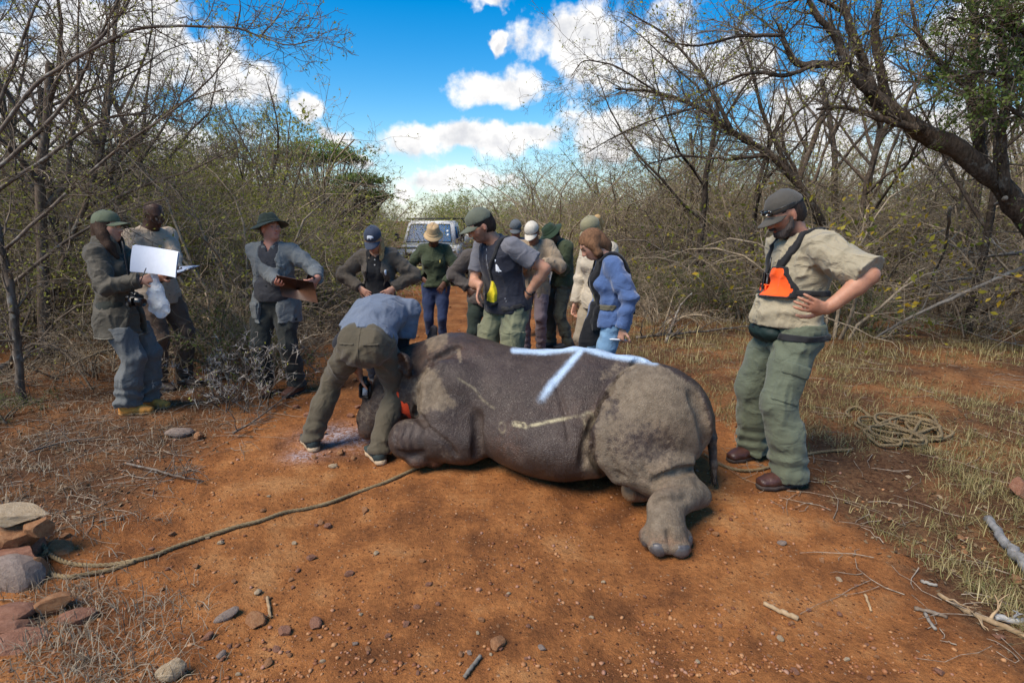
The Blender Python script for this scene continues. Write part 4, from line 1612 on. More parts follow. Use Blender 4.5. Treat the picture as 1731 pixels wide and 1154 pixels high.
    def patch(s, x0, x1, h0, h1, front=True, rnd=.008):
        """rectangular region on the chest (or the back)"""
        X, Y, Z = s.Rt[:, 0], s.Rt[:, 1], s.Rt[:, 2]
        c = s.sp((h0 + h1) / 2) + X * (x0 + x1) / 2 * s.s
        hx, hz = abs(x1 - x0) / 2 * s.s - rnd, abs(h1 - h0) / 2 * s.s - rnd
        def fn(P):
            L = P - c
            qx, qz = np.abs(L @ X) - hx, np.abs(L @ Z) - hz
            d = np.sqrt(np.maximum(qx, 0) ** 2 + np.maximum(qz, 0) ** 2) + np.minimum(np.maximum(qx, qz), 0) - rnd
            return np.maximum(np.maximum(d, -(L @ Y) if front else (L @ Y)), s.offarm(P))
        return fn
    def strip(s, pts, w, front=None):
        """strap region through torso points (x, h): distance in the front plane"""
        X, Y, Z = s.Rt[:, 0], s.Rt[:, 1], s.Rt[:, 2]
        o = s.sp(.2)
        k = s.s
        pl = [(p[0] * k, (p[1] - .2) * k) for p in pts]
        def fn(P):
            L = P - o
            d = line2d(L @ X, L @ Z, pl) - w
            if front is not None:
                d = np.maximum(d, -(L @ Y) if front else (L @ Y))
            return np.maximum(d, s.offarm(P))
        return fn
    def polyreg(s, poly, front=True):
        X, Y, Z = s.Rt[:, 0], s.Rt[:, 1], s.Rt[:, 2]
        o = s.sp(.2)
        k = s.s
        pl = [(p[0] * k, (p[1] - .2) * k) for p in poly]
        def fn(P):
            L = P - o
            d = poly2d(L @ X, L @ Z, pl)
            return np.maximum(np.maximum(d, s.offarm(P)), -(L @ Y) if front else (L @ Y))
        return fn
    def belt(s, mat, h=.045, w=.032, buckle=None, name='belt'):
        f = s.trf
        g = s.field(max(s.vx, .008))
        b, k = s.bulk, s.s
        o = s.shell(f, name, mat, s.slab(h - w / 2, h + w / 2), .008)
        if buckle is not None:
            p = s.surf(0, h, f)
            mb = MB()
            mb.box(p + s.Rl[:, 1] * .01, (.05, .008, .036), s.Rl, .002)
            mb.build('buckle', buckle, o)
        return o
    def surf(s, x, h, f=None, back=False, off=0.0):
        """first point of a garment met from the front (or back) at torso (x, h)"""
        f = f or s.topf
        Y = s.Rt[:, 1] * (-1 if back else 1)
        p0 = s.tp(x, 0, h)
        t = np.arange(.30, -.02, -.003)
        P = p0 + Y * t[:, None]
        v = f.at(P)
        i = np.argmax(v < 0)
        return P[i] + Y * off
    def placket(s, mat, f, n=6, h0=.05, h1=.42, x=0.0, r=.0055, name='button'):
        for i in range(n):
            h = h0 + (h1 - h0) * i / max(1, n - 1)
            p = s.surf(x, h, f, off=.002)
            mb = MB()
            v_, q_ = poly_lathe([(.0003, .004), (r * .8, .004), (r, .002), (r, -.004)], 10)
            M3 = np.stack([s.Rt[:, 0], s.Rt[:, 2], s.Rt[:, 1]], 1)
            mb.add(v_ @ M3.T + p, q_[:, ::-1])
            mb.build(name, mat, s.top_o)
# ------------------------------------------------------------------ the people on the road
def L_(base, yaw, H, x, y, Y):
    """pixel at world distance Y -> person-local metres (for a 1.75 m frame)"""
    p = at(x, y, Y) - Vector((base[0], base[1], gz(base[0], base[1])))
    p = Matrix.Rotation(-R(yaw), 3, 'Z') @ p
    return np.array(p) / (H / 1.75)

LIGHT_SKIN = (.50, .27, .185)
TAN_SKIN = (.44, .215, .135)
DARK_SKIN = (.075, .035, .022)
BROWN_SKIN = (.12, .055, .034)
BLACK_PLASTIC = plain('black_plastic', (.018, .018, .019), .4)
SOLE_TAN = plain('gum_sole', (.42, .24, .11), .7)
SOLE_DARK = plain('dark_rubber', (.03, .026, .024), .8)
PAPER = plain('white_paper', (.74, .77, .84), .8, vary=.04, bump=.0006)
WEBBING = fabric('black_webbing', (.016, .016, .018), weave=500, fold=.001)
METAL = plain('dull_metal', (.45, .45, .46), .35, 1.0)

def world_thing(name, mb, mat, label, cat, group=None, smooth=False):
    o = mb.build(name, mat, None, smooth)
    tag(o, label, cat, group)
    return o

def frame_from(y, z):
    """rotation with local y along y and z near z"""
    y = unit(y)
    z = unit(np.asarray(z, float) - y * (np.asarray(z, float) @ y))
    x = np.cross(y, z)
    return np.stack([x, y, z], 1)

def clipboard(c, rot, label, sheets=True, board=None, size=(.23, .32)):
    """board with clip and paper; rot columns: across, along, outward"""
    root = empty('clipboard', c)
    tag(root, label, 'clipboard')
    rot = np.array(rot)
    mb = MB()
    mb.box((0, 0, 0), (size[0], size[1], .005), rot, .0015)
    mb.build('board', board or plain('hardboard', (.105, .055, .034), .55), root, False)
    if sheets:
        mb = MB()
        mb.box(rot @ np.array([0, -.012, .0045]), (size[0] * .9, size[1] * .9, .003), rot)
        mb.build('paper', PAPER, root, False)
    mb = MB()
    mb.box(rot @ np.array([0, size[1] * .45, .009]), (.10, .025, .009), rot, .003)
    mb.build('clip', METAL, root, False)
    return root

def paper_stack(c, rot, size, label, n=4, bend=.02, cat='papers', name='paper_sheets'):
    root = empty(name, c)
    tag(root, label, cat)
    rot = np.array(rot)
    rs = random.Random(int(abs(c[0] * 100)))
    for i in range(n):
        nu, nv = 9, 7
        V = []
        ox, oy, an = rs.uniform(-.006, .006), rs.uniform(-.006, .006), rs.uniform(-.03, .03)
        for sd_ in (0, 1):
            for a in range(nv):
                for b in range(nu):
                    x = (b / (nu - 1) - .5) * size[0]
                    y = (a / (nv - 1) - .5) * size[1]
                    z = bend * (2 * x / size[0]) ** 2 - bend * .6 * (y / size[1] + .5) ** 2 + i * .003 - sd_ * .0012
                    V.append(rot @ np.array([x * math.cos(an) - y * math.sin(an) + ox, x * math.sin(an) + y * math.cos(an) + oy, z]))
        q = []
        o = nu * nv
        for a in range(nv - 1):
            for b in range(nu - 1):
                k = a * nu + b
                q += [[k, k + 1, k + nu + 1, k + nu], [o + k, o + k + nu, o + k + nu + 1, o + k + 1]]
        mb = MB()
        mb.add(V, q)
        mb.build('sheet', PAPER, root)
    return root

def waist_pack(p, mat, h, x0, x1, depth=.06, hgt=.11, belt_mat=None, name='waist_pack'):
    """padded pouch on the front of the hips with its strap round the waist"""
    f = p.field(max(p.vx, .008))
    n = 9
    pts = []
    for i in range(n):
        x = x0 + (x1 - x0) * i / (n - 1)
        q = p.surf(x, h, p.trf if h < .04 else p.topf)
        pts.append(q)
    for i in range(n - 1):
        w = math.sin(math.pi * (i + .5) / (n - 1)) ** .5
        f.econe(pts[i], pts[i + 1], (hgt / 2 * (.55 + .45 * w), depth * (.35 + .65 * w)), (hgt / 2 * (.55 + .45 * w), depth * (.35 + .65 * w)), p.Rl[:, 2], .02)
    f.displace(lambda P: .004 * vnoise(P * 24))
    o = f.build(name, mat, p.root)
    mb = MB()
    mb.tube([q + p.Rl[:, 1] * depth * (.35 + .6 * math.sin(math.pi * min(n - 1.5, max(.5, i)) / (n - 1))) + p.Rl[:, 2] * hgt * .22 for i, q in enumerate(pts)][1:-1], .0045, 5)
    mb.build('zip', BLACK_PLASTIC, o)
    p.shell(p.trf if h < .04 else p.topf, 'strap', belt_mat or WEBBING, p.slab(h - .018, h + .018), .010, o)
    return o

def p_right_man():
    base, yaw, H = (1.555, 3.40), 97, 1.86
    sk = TAN_SKIN
    loc = lambda x, y, Y: L_(base, yaw, H, x, y, Y)
    a = loc(1318, 828, 3.16)
    b = loc(1262, 778, 3.6)
    k = H / 1.75
    ga, gb = gp(1335, 822), gp(1272, 772)
    def gl(g):
        q = Matrix.Rotation(-R(yaw), 3, 'Z') @ (g - Vector((base[0], base[1], 0)))
        return q.x / k, q.y / k
    la, lb = gl(ga), gl(gb)
    p = Person('bearded man in beige shirt with orange chest harness, standing behind the rhinoceros rump', base, yaw, H,
               lean=-2, head=(-2, 26, 0), neck_fwd=.035, lh=loc(1398, 522, 3.03), le=(-.8, -.65, .0), lhd=np.array(loc(1335, 508, 2.99)) - loc(1398, 522, 3.03), lhn=(.5, -.8, 0), lcurl=12,
               rh=(.15, -.10, .99), re=(.55, -1, 0), rhd=(-.5, -.2, -.6), rhn=(-.4, -.8, .2),
               lf=(la[0], la[1], 4), rf=(lb[0], lb[1], 18), shift=((la[0] + lb[0]) / 2 - .01, (la[1] + lb[1]) / 2 - .04), drop=.0,
               skin=sk, bulk=1.14, vx=.0062, beard=(.055, .042, .038), brow=(.05, .035, .03))
    shirt = fabric('beige_shirt', (.32, .275, .19), fold=.012)
    p.top('shirt', shirt, ease=.034, sleeve='rolled', hem=.0, belly=.055, fold=.014, collar='shirt', arm=1.28, seed=1)
    tro = fabric('green_trousers', (.105, .120, .082), fold=.008)
    p.trousers('trousers', tro, ease=.042, ankle=.088, fold=.012, waist=.03, stack=1.2, hem=.045, taper=1.06, seed=2)
    p.placket(plain('shirt_button', (.30, .25, .17), .5), p.topf, 5, .08, .36)
    p.shell(p.topf, 'pocket', shirt, p.patch(.035, .135, .27, .36), .007, p.top_o)
    waist_pack(p, fabric('dark_green_nylon', (.010, .022, .020), fold=.004, rough=.6, sheen=0), -.045, -.07, .13, .085, .12)
    # cargo pocket on the thigh: bellows and flap
    kn, hp_ = p.kn['L'], p.hip['L']
    ax = unit(kn - hp_)
    for nm, t0, t1, off in (('cargo_pocket', .52, .98, .008), ('pocket_flap', .46, .62, .015)):
        c0 = hp_ + (kn - hp_) * t0
        c1 = hp_ + (kn - hp_) * t1
        out = unit(np.array([-1.0, .15, 0]))
        sd_ = unit(np.cross(ax, out))
        def rg(P, c0=c0, c1=c1):
            L = P - (c0 + c1) / 2
            return np.maximum(np.maximum(np.abs(L @ ax) - np.linalg.norm(c1 - c0) / 2, np.abs(L @ sd_) - .082), -(L @ out) + .0)
        p.shell(p.trf, nm, tro, rg, off, p.tr_o)
    p.footwear(plain('brown_leather', (.060, .024, .018), .42, vary=.35, bump=.003), plain('boot_sole', (.05, .035, .028), .8), 'boot', .15, plain('lace', (.035, .02, .016), .8))
    # orange radio harness: panel, straps, radio in its holster
    org = fabric('hi_vis_orange', (.95, .10, .012), fold=.003)
    h = p.shell(p.topf, 'chest_harness', org, p.polyreg([(-.088, .335), (-.012, .33), (.022, .165), (-.150, .175), (-.142, .225)]), .020)
    p.shell(p.topf, 'harness_edge', WEBBING, lambda P: np.abs(p.polyreg([(-.088, .335), (-.012, .33), (.022, .165), (-.150, .175), (-.142, .225)])(P)) - .006, .022, h)
    p.shell(p.topf, 'shoulder_strap', WEBBING, p.strip([(-.03, .30), (-.085, .40), (-.105, .47), (-.11, .55)], .020), .018, h)
    p.shell(p.topf, 'shoulder_strap', WEBBING, p.strip([(.05, .30), (.09, .40), (.10, .47), (.10, .55)], .018), .018, h)
    p.shell(p.topf, 'chest_strap', WEBBING, lambda P: np.maximum(np.abs((P - p.sp(.195)) @ p.Rt[:, 2] + .05 * ((P - p.sp(.195)) @ p.Rt[:, 0])) - .017, p.offarm(P)), .014, h)
    c = p.surf(.02, .235, p.topf, off=.035)
    mb = MB()
    mb.box(c, (.055, .038, .125), p.Rt, .008)
    rd = mb.build('radio', BLACK_PLASTIC, p.root)
    mb = MB()
    mb.tube([c + p.Rt @ np.array([-.012, 0, .06]), c + p.Rt @ np.array([-.012, 0, .16])], [.007, .005], 8)
    mb.build('antenna', BLACK_PLASTIC, rd)
    mb = MB()
    mb.box(c + p.Rt @ np.array([0, .004, -.028]), (.063, .042, .052), p.Rt, .006)
    mb.build('holster', org, rd)
    mb = MB()
    mb.box(c + p.Rt @ np.array([.0, .018, .0]), (.018, .02, .135), p.Rt, .004)
    mb.build('holster_strap', WEBBING, rd)
    p.hair(hair_mat('dark_brown_hair', (.035, .022, .016)), cover=.004)
    # beard as hair of its own
    f = Field(p.head - .16, p.head + .12, .005)
    f.ell(p.hp(0, .045, -.085), np.array((.052, .052, .045)) * p.hs, p.Rh, .02)
    for g in (-1, 1):
        f.chain([p.hp(g * .066, .005, -.02), p.hp(g * .06, .03, -.065), p.hp(g * .03, .07, -.098)], [.014, .019, .02], k=.015)
    f.ell(p.hp(0, .105, -.0475), np.array((.034, .012, .008)) * p.hs, p.Rh, .01)
    f.ell(p.hp(0, .105, -.066), np.array((.020, .02, .008)) * p.hs, p.Rh, .006, 'sub')
    f.displace(lambda P: .003 * vnoise(P * 90))
    f.build('beard', hair_mat('beard_hair', (.062, .050, .046)), p.root)
    capm = fabric('charcoal_cap', (.070, .064, .055), fold=.002)
    p.cap(capm, tilt=6)
    # sunglasses pushed up on the cap
    mb = MB()
    for g in (-1, 1):
        mb.box(p.cap_hp(g * .034, .104, .068), (.056, .012, .034), p.cap_R @ Rm('Z', -g * 16), .010)
    gl_ = mb.build('sunglasses', plain('dark_lens', (.012, .013, .016), .08, spec=.9), p.cap_o)
    mb = MB()
    for g in (-1, 1):
        mb.tube([p.cap_hp(g * .062, .092, .072), p.cap_hp(g * .088, .03, .066), p.cap_hp(g * .090, -.03, .055)], .004, 6)
    mb.tube([p.cap_hp(-.012, .112, .072), p.cap_hp(.012, .112, .072)], .004, 6)
    mb.build('frame', BLACK_PLASTIC, gl_)

def p_woman_papers():
    g = gp(226, 704)
    base, yaw, H = (g.x, g.y), -86, 1.68
    loc = lambda x, y, Y: L_(base, yaw, H, x, y, Y)
    Y0 = base[1]
    rh, lh = loc(238, 474, Y0 - .17), loc(270, 470, Y0 - .06)
    p = Person('woman in olive padded jacket and green cap holding white papers, yellow boots', base, yaw, H, head=(-2, 0, 0), lean=-2,
               rh=rh, lh=lh, re=(.5, -.6, -.9), le=(-.5, -.3, -.9), rhd=(-.15, .9, .25), rhn=(-.9, 0, -.2), lhd=(.25, .7, .55), lhn=(.9, -.1, 0), rcurl=38, lcurl=45,
               rf=(.09, .02, 6), lf=(-.12, .08, -14), skin=LIGHT_SKIN, fem=True, vx=.007, brow=(.04, .022, .015))
    jk = fabric('olive_jacket', (.068, .058, .042), fold=.008, rough=.65)
    inn = fabric('dark_fleece', (.022, .026, .022))
    p.top('fleece', inn, ease=.02, sleeve='none', hem=-.06, collar='stand', fold=.003)
    p.top('jacket', jk, ease=.036, sleeve='long', hem=-.235, arm=1.15, flare=.035, fold=.011, collar='hood', open_=(.06, .035), neck_r=.088, seed=3)
    p.shell(p.topf, 'hem_band', fabric('olive_trim', (.15, .135, .105)), p.slab(-.245, -.228), .006, p.top_o)
    p.shell(p.topf, 'pocket_welt', jk, p.strip([(.09, -.02), (.16, -.16)], .012, True), .009, p.top_o)
    p.shell(p.topf, 'sleeve_cuff', jk, lambda P: np.abs((P - (p.el['R'] * .12 + p.wr['R'] * .88)) @ unit(p.wr['R'] - p.el['R'])) - .022 + 10 * (np.linalg.norm(P - p.wr['R'], axis=1) > .12), .007, p.top_o)
    p.trousers('trousers', fabric('grey_trousers', (.115, .120, .120), fold=.008), ease=.034, ankle=.092, fold=.014, stack=1.5, hem=.085, waist=-.15, seed=5)
    p.footwear(plain('yellow_suede', (.62, .26, .05), .85, vary=.25), plain('tan_sole', (.40, .21, .07), .8), 'boot', .13, plain('yellow_lace', (.45, .25, .09), .8))
    br = hair_mat('brown_hair', (.050, .026, .015))
    p.hair(br, fall=[([(.05, -.03, .0), (.076, .005, -.07), (.082, .04, -.15), (.07, .085, -.24)], (.045, .046, .043, .02)), ([(-.05, -.03, .0), (-.07, -.01, -.07), (-.07, .02, -.15)], (.04, .04, .03)), ([(0, -.08, 0), (0, -.085, -.08), (0, -.08, -.14)], (.05, .05, .045))])
    p.cap(fabric('sage_cap', (.115, .135, .085), fold=.002), tilt=-6)
    # papers in front of her chest
    rot = frame_from((.15, .03, 1.0), (.05, -1, .25))
    paper_stack(at(266, 441, Y0 - .17), np.stack([rot[:, 0] * 1, rot[:, 1], rot[:, 2]], 1), (.34, .195), 'white paper sheets held up by the woman in the olive jacket', 4, .045)
    mb = MB()
    w = Vector(p.world(p.wr['R'] + p.hd['R'] * .12))
    mb.tube([at(236, 480, Y0 - .26), at(247, 453, Y0 - .24)], [.0035, .0035], 6)
    world_thing('pen', mb, BLACK_PLASTIC, 'black pen between the fingers of the woman with papers', 'pen', smooth=True)
    # clear plastic bag hanging from her hand
    m, T, b, tc = new_mat('clear_plastic')
    b.inputs['Base Color'].default_value = (.80, .86, .92, 1)
    b.inputs['Roughness'].default_value = .22
    b.inputs['Alpha'].default_value = .48
    T.L.new(T.bump(T.noise(tc, 30, 4, .6, 1.5), .01), b.inputs['Normal'])
    f = Field(at(262, 500, Y0 - .14) - Vector((.16, .1, .22)), at(262, 500, Y0 - .14) + Vector((.16, .1, .22)), .007)
    f.loft([(at(258, 462, Y0 - .14), .035, .018), (at(262, 490, Y0 - .14), .062, .022), (at(270, 518, Y0 - .14), .085, .028), (at(264, 530, Y0 - .14), .07, .018)], (1, 0, 0), k=.02)
    f.displace(lambda P: .007 * vnoise(P * 32) + .004 * vnoise(P * 60))
    bag = f.build('plastic_bag', m)
    tag(bag, 'clear plastic bag with small contents hanging below the papers', 'bag')
    mb = MB()
    rs = random.Random(4)
    for i in range(9):
        c = at(262 + rs.uniform(-6, 10), 512 + rs.uniform(-8, 14), Y0 - .145)
        mb.box(c, (rs.uniform(.012, .03), .006, rs.uniform(.012, .03)), Matrix.Rotation(rs.uniform(0, 3), 3, 'Y'), .002)
    mb.build('contents', plain('dark_contents', (.03, .05, .06), .5), bag)
    # camera hanging at her waist
    c = at(228, 508, Y0 - .24)
    root = empty('camera', c)
    tag(root, 'black camera with lens hanging at the waist of the woman in the olive jacket', 'camera')
    rt = frame_from((.9, -.35, -.1), (0, 0, 1))
    mb = MB()
    mb.box((0, 0, 0), (.125, .055, .085), rt, .012)
    mb.box(rt @ np.array([0, 0, .05]), (.05, .05, .035), rt, .01)
    mb.build('camera_body', BLACK_PLASTIC, root, False)
    v_, q_ = poly_lathe([(.0005, .085), (.022, .085), (.028, .09), (.031, .09), (.031, .05), (.034, .045), (.034, .0)], 24)
    M3 = np.stack([rt[:, 2], rt[:, 0], rt[:, 1]], 1)
    mb = MB()
    mb.add(v_ @ M3.T, q_)
    mb.build('lens', plain('lens_barrel', (.012, .012, .014), .25), root)
    mb = MB()
    sp = [at(224, 498, Y0 - .22), at(216, 460, Y0 - .20), at(210, 425, Y0 - .17), at(206, 408, Y0 - .12)]
    mb.tube([np.array(q) - np.array(c) for q in sp], .008, 5, flat=(1, .3))
    mb.build('neck_strap', WEBBING, root)

def p_man_khaki():
    g = gp(286, 655)
    base, yaw, H = (g.x, g.y), -112, 1.87
    loc = lambda x, y, Y: L_(base, yaw, H, x, y, Y)
    Y0 = base[1]
    p = Person('man with shaved head in khaki shirt and brown trousers looking down at a clipboard', base, yaw, H, head=(-4, 26, 0), lean=2,
               rh=loc(276, 470, Y0 - .33), lh=loc(298, 462, Y0 - .26), re=(.6, -.5, -.8), le=(-.6, -.3, -.8), rhd=(-.3, .8, .1), rhn=(0, 0, 1), lhd=(.5, .7, 0), lhn=(0, 0, 1), lcurl=30,
               rf=(.10, 0, 8), lf=(-.12, .05, -10), skin=DARK_SKIN, bulk=1.06, vx=.008, brow=(.01, .008, .007), lips=(1.2, .7, .7))
    sh = fabric('khaki_shirt', (.43, .34, .255), fold=.008)
    p.top('shirt', sh, ease=.03, sleeve='long', hem=-.14, collar='shirt', fold=.008, arm=1.1, seed=7)
    p.placket(plain('khaki_button', (.2, .16, .12), .5), p.topf, 6, -.05, .38)
    for x0, x1 in ((-.135, -.04), (.04, .135)):
        p.shell(p.topf, 'pocket_flap', sh, p.patch(x0, x1, .31, .36), .009, p.top_o)
        p.shell(p.topf, 'pocket', sh, p.patch(x0 + .004, x1 - .004, .21, .34), .005, p.top_o)
    p.trousers('trousers', fabric('brown_trousers', (.125, .082, .058), fold=.007), ease=.026, ankle=.068, fold=.011, hem=.05, waist=-.05, seed=8)
    p.footwear(plain('dark_brown_boot', (.035, .022, .017), .6), SOLE_DARK, 'boot', .12)
    clipboard(at(304, 456, Y0 - .33), frame_from((.72, -.35, .05), (0, -.25, 1)), 'dark clipboard with pale sheet held by the man in khaki shirt')

def p_man_hat():
    g = gp(480, 664)
    base, yaw, H = (g.x, g.y), 178, 1.70
    loc = lambda x, y, Y: L_(base, yaw, H, x, y, Y)
    Y0 = base[1]
    p = Person('man in dark green bush hat and open grey jacket holding a brown clipboard', base, yaw, H, head=(55, -8, 0), lean=-3, drop=.0,
               rh=loc(470, 478, Y0 - .28), lh=loc(537, 470, Y0 - .26), re=(.45, -.9, -.4), le=(-.45, -.9, -.4), rhd=(-.45, .85, -.05), rhn=(-.4, 0, .9), lhd=(.35, .7, -.35), lhn=(.8, -.2, 0), lcurl=42, rcurl=34,
               rf=(.16, .02, 18), lf=(-.14, .0, -14), skin=(.52, .24, .165), bulk=1.1, vx=.0072)
    sh = fabric('charcoal_shirt', (.040, .040, .045), fold=.006)
    p.top('shirt', sh, ease=.02, sleeve='none', hem=-.02, collar='shirt', belly=.02, fold=.006, vneck=.07)
    p.placket(plain('dark_button', (.03, .03, .03), .4), p.topf, 5, .06, .34)
    for x0, x1 in ((-.13, -.045), (.045, .13)):
        p.shell(p.topf, 'pocket', sh, p.patch(x0, x1, .24, .34), .006, p.top_o)
    jk = fabric('grey_jacket', (.150, .158, .155), fold=.008)
    p.top('jacket', jk, ease=.036, sleeve='long', hem=-.22, arm=1.05, flare=.032, fold=.010, collar='shirt', open_=(.085, .085), neck_r=.08, seed=11)
    for x0, x1, h0, h1 in ((.09, .155, .22, .32), (-.155, -.09, .22, .32), (.10, .19, -.18, -.03)):
        p.shell(p.topf, 'pocket', jk, p.patch(x0, x1, h0, h1), .008, p.top_o)
        p.shell(p.topf, 'pocket_flap', jk, p.patch(x0 - .003, x1 + .003, h1 - .035, h1 + .004), .014, p.top_o)
    p.trousers('trousers', fabric('black_olive_trousers', (.034, .036, .031), fold=.008), ease=.035, ankle=.075, fold=.012, hem=.07, stack=1.5, seed=12)
    p.belt(plain('black_leather', (.015, .013, .012), .45), .035, .034, METAL)
    p.footwear(plain('rust_leather', (.13, .052, .030), .7, vary=.3), SOLE_DARK, 'boot', .13, plain('rust_lace', (.09, .05, .03), .8))
    p.hair(hair_mat('grey_brown_hair', (.10, .07, .05)), cover=.003)
    p.hat(fabric('dark_green_felt', (.030, .040, .026), fold=.002), crown=.098, brim=.072, droop=.028, wave=.012, top=.092, tilt=-4)
    clipboard(at(503, 489, Y0 - .36), frame_from((.93, -.1, -.16), (.0, .80, .55)), 'brown clipboard held by the man in the bush hat', True, plain('brown_board', (.135, .062, .036), .5), (.24, .33))
    mb = MB()
    mb.box(Vector(p.world(p.wr['L'] + p.hd['L'] * .08 + p.hn['L'] * .028)), (.07, .012, .13), Matrix.Rotation(R(25), 3, 'Y'), .004)
    world_thing('phone', mb, BLACK_PLASTIC, 'dark phone in the fist of the man in the bush hat', 'phone')

def p_woman_rhino_cap():
    Y0 = 5.45
    b0 = at(643, 520, Y0)
    base, yaw, H = (b0.x, Y0), 178, 1.64
    loc = lambda x, y, Y: L_(base, yaw, H, x, y, Y)
    p = Person('woman in navy cap with white rhino emblem, black polo and brown jacket, hands on hips', base, yaw, H, head=(0, 34, 0), neck_fwd=.02, lean=2,
               rh=(.17, .10, 1.06), lh=(-.17, .10, 1.06), re=(1, -.35, .12), le=(-1, -.35, .12), rhd=(-.7, .35, -.5), rhn=(-.3, -.9, 0), lhd=(.7, .35, -.5), lhn=(.3, -.9, 0), rcurl=8, lcurl=8,
               skin=LIGHT_SKIN, fem=True, vx=.0082)
    p.top('polo_shirt', fabric('black_polo', (.012, .012, .014), fold=.005), ease=.015, sleeve='none', hem=-.16, collar='shirt', fold=.006, vneck=.06)
    p.placket(plain('white_button', (.6, .58, .55), .4), p.topf, 2, .37, .42, r=.007)
    jk = fabric('brown_jacket', (.092, .074, .056), fold=.008)
    p.top('jacket', jk, ease=.038, sleeve='long', hem=-.24, arm=1.12, flare=.03, fold=.011, open_=(.07, .11), neck_r=.085, collar='shirt', seed=15)
    p.shell(p.topf, 'zip_tab', plain('white_tab', (.6, .62, .66), .5), p.patch(-.125, -.105, .27, .33), .010, p.top_o)
    p.trousers('trousers', fabric('navy_trousers', (.022, .026, .040)), ease=.02, waist=-.08, seed=16)
    p.footwear(plain('grey_shoe', (.08, .08, .08), .7), SOLE_DARK, 'shoe')
    bl = hair_mat('blond_hair', (.42, .27, .12))
    p.hair(bl, fall=[([(-.06, -.02, -.02), (-.075, .03, -.09), (-.07, .08, -.17), (-.065, .10, -.24)], (.026, .026, .022, .012)), ([(.06, -.02, 0), (.072, .0, -.06)], (.03, .022))])
    p.cap(fabric('navy_cap', (.046, .058, .088), fold=.002), tilt=2)
    # small walking-rhino emblem on the cap front
    w = plain('white_print', (.70, .72, .76), .7, bump=0)
    pts = [(-.020, -.012), (-.012, -.012), (-.011, -.004), (.003, -.004), (.004, -.012), (.011, -.012), (.013, -.001), (.019, -.004), (.026, -.007), (.027, -.002), (.024, .005), (.018, .010), (.010, .011), (.002, .014), (-.008, .013), (-.016, .012), (-.020, .006)]
    X, Y, Z = p.cap_R[:, 0], p.cap_R[:, 1], p.cap_R[:, 2]
    c0 = p.cap_hp(0, .09, .092)
    def rg(P):
        L = P - c0
        return np.maximum(poly2d(-(L @ X) / 1.25, (L @ Z) / 1.25, pts) * 1.25, -(L @ Y) - .04)
    f = p.capf.copy()
    fine = Field(c0 - .06, c0 + .06, .0022)
    G = np.stack(np.meshgrid(*fine.ax, indexing='ij'), -1).reshape(-1, 3)
    # smooth lookup of the crown
    fi = (G - f.lo) / f.vx
    i0 = np.clip(np.floor(fi).astype(int), 0, np.array(f.n) - 2)
    t = fi - i0
    val = 0
    for dx in (0, 1):
        for dy in (0, 1):
            for dz in (0, 1):
                wgt = (t[:, 0] if dx else 1 - t[:, 0]) * (t[:, 1] if dy else 1 - t[:, 1]) * (t[:, 2] if dz else 1 - t[:, 2])
                val = val + wgt * f.a[i0[:, 0] + dx, i0[:, 1] + dy, i0[:, 2] + dz]
    fine.a = np.maximum(np.maximum(val - .003, rg(G)), -val - .004).reshape(fine.n).astype(np.float32)
    fine.build('emblem', w, p.cap_o)

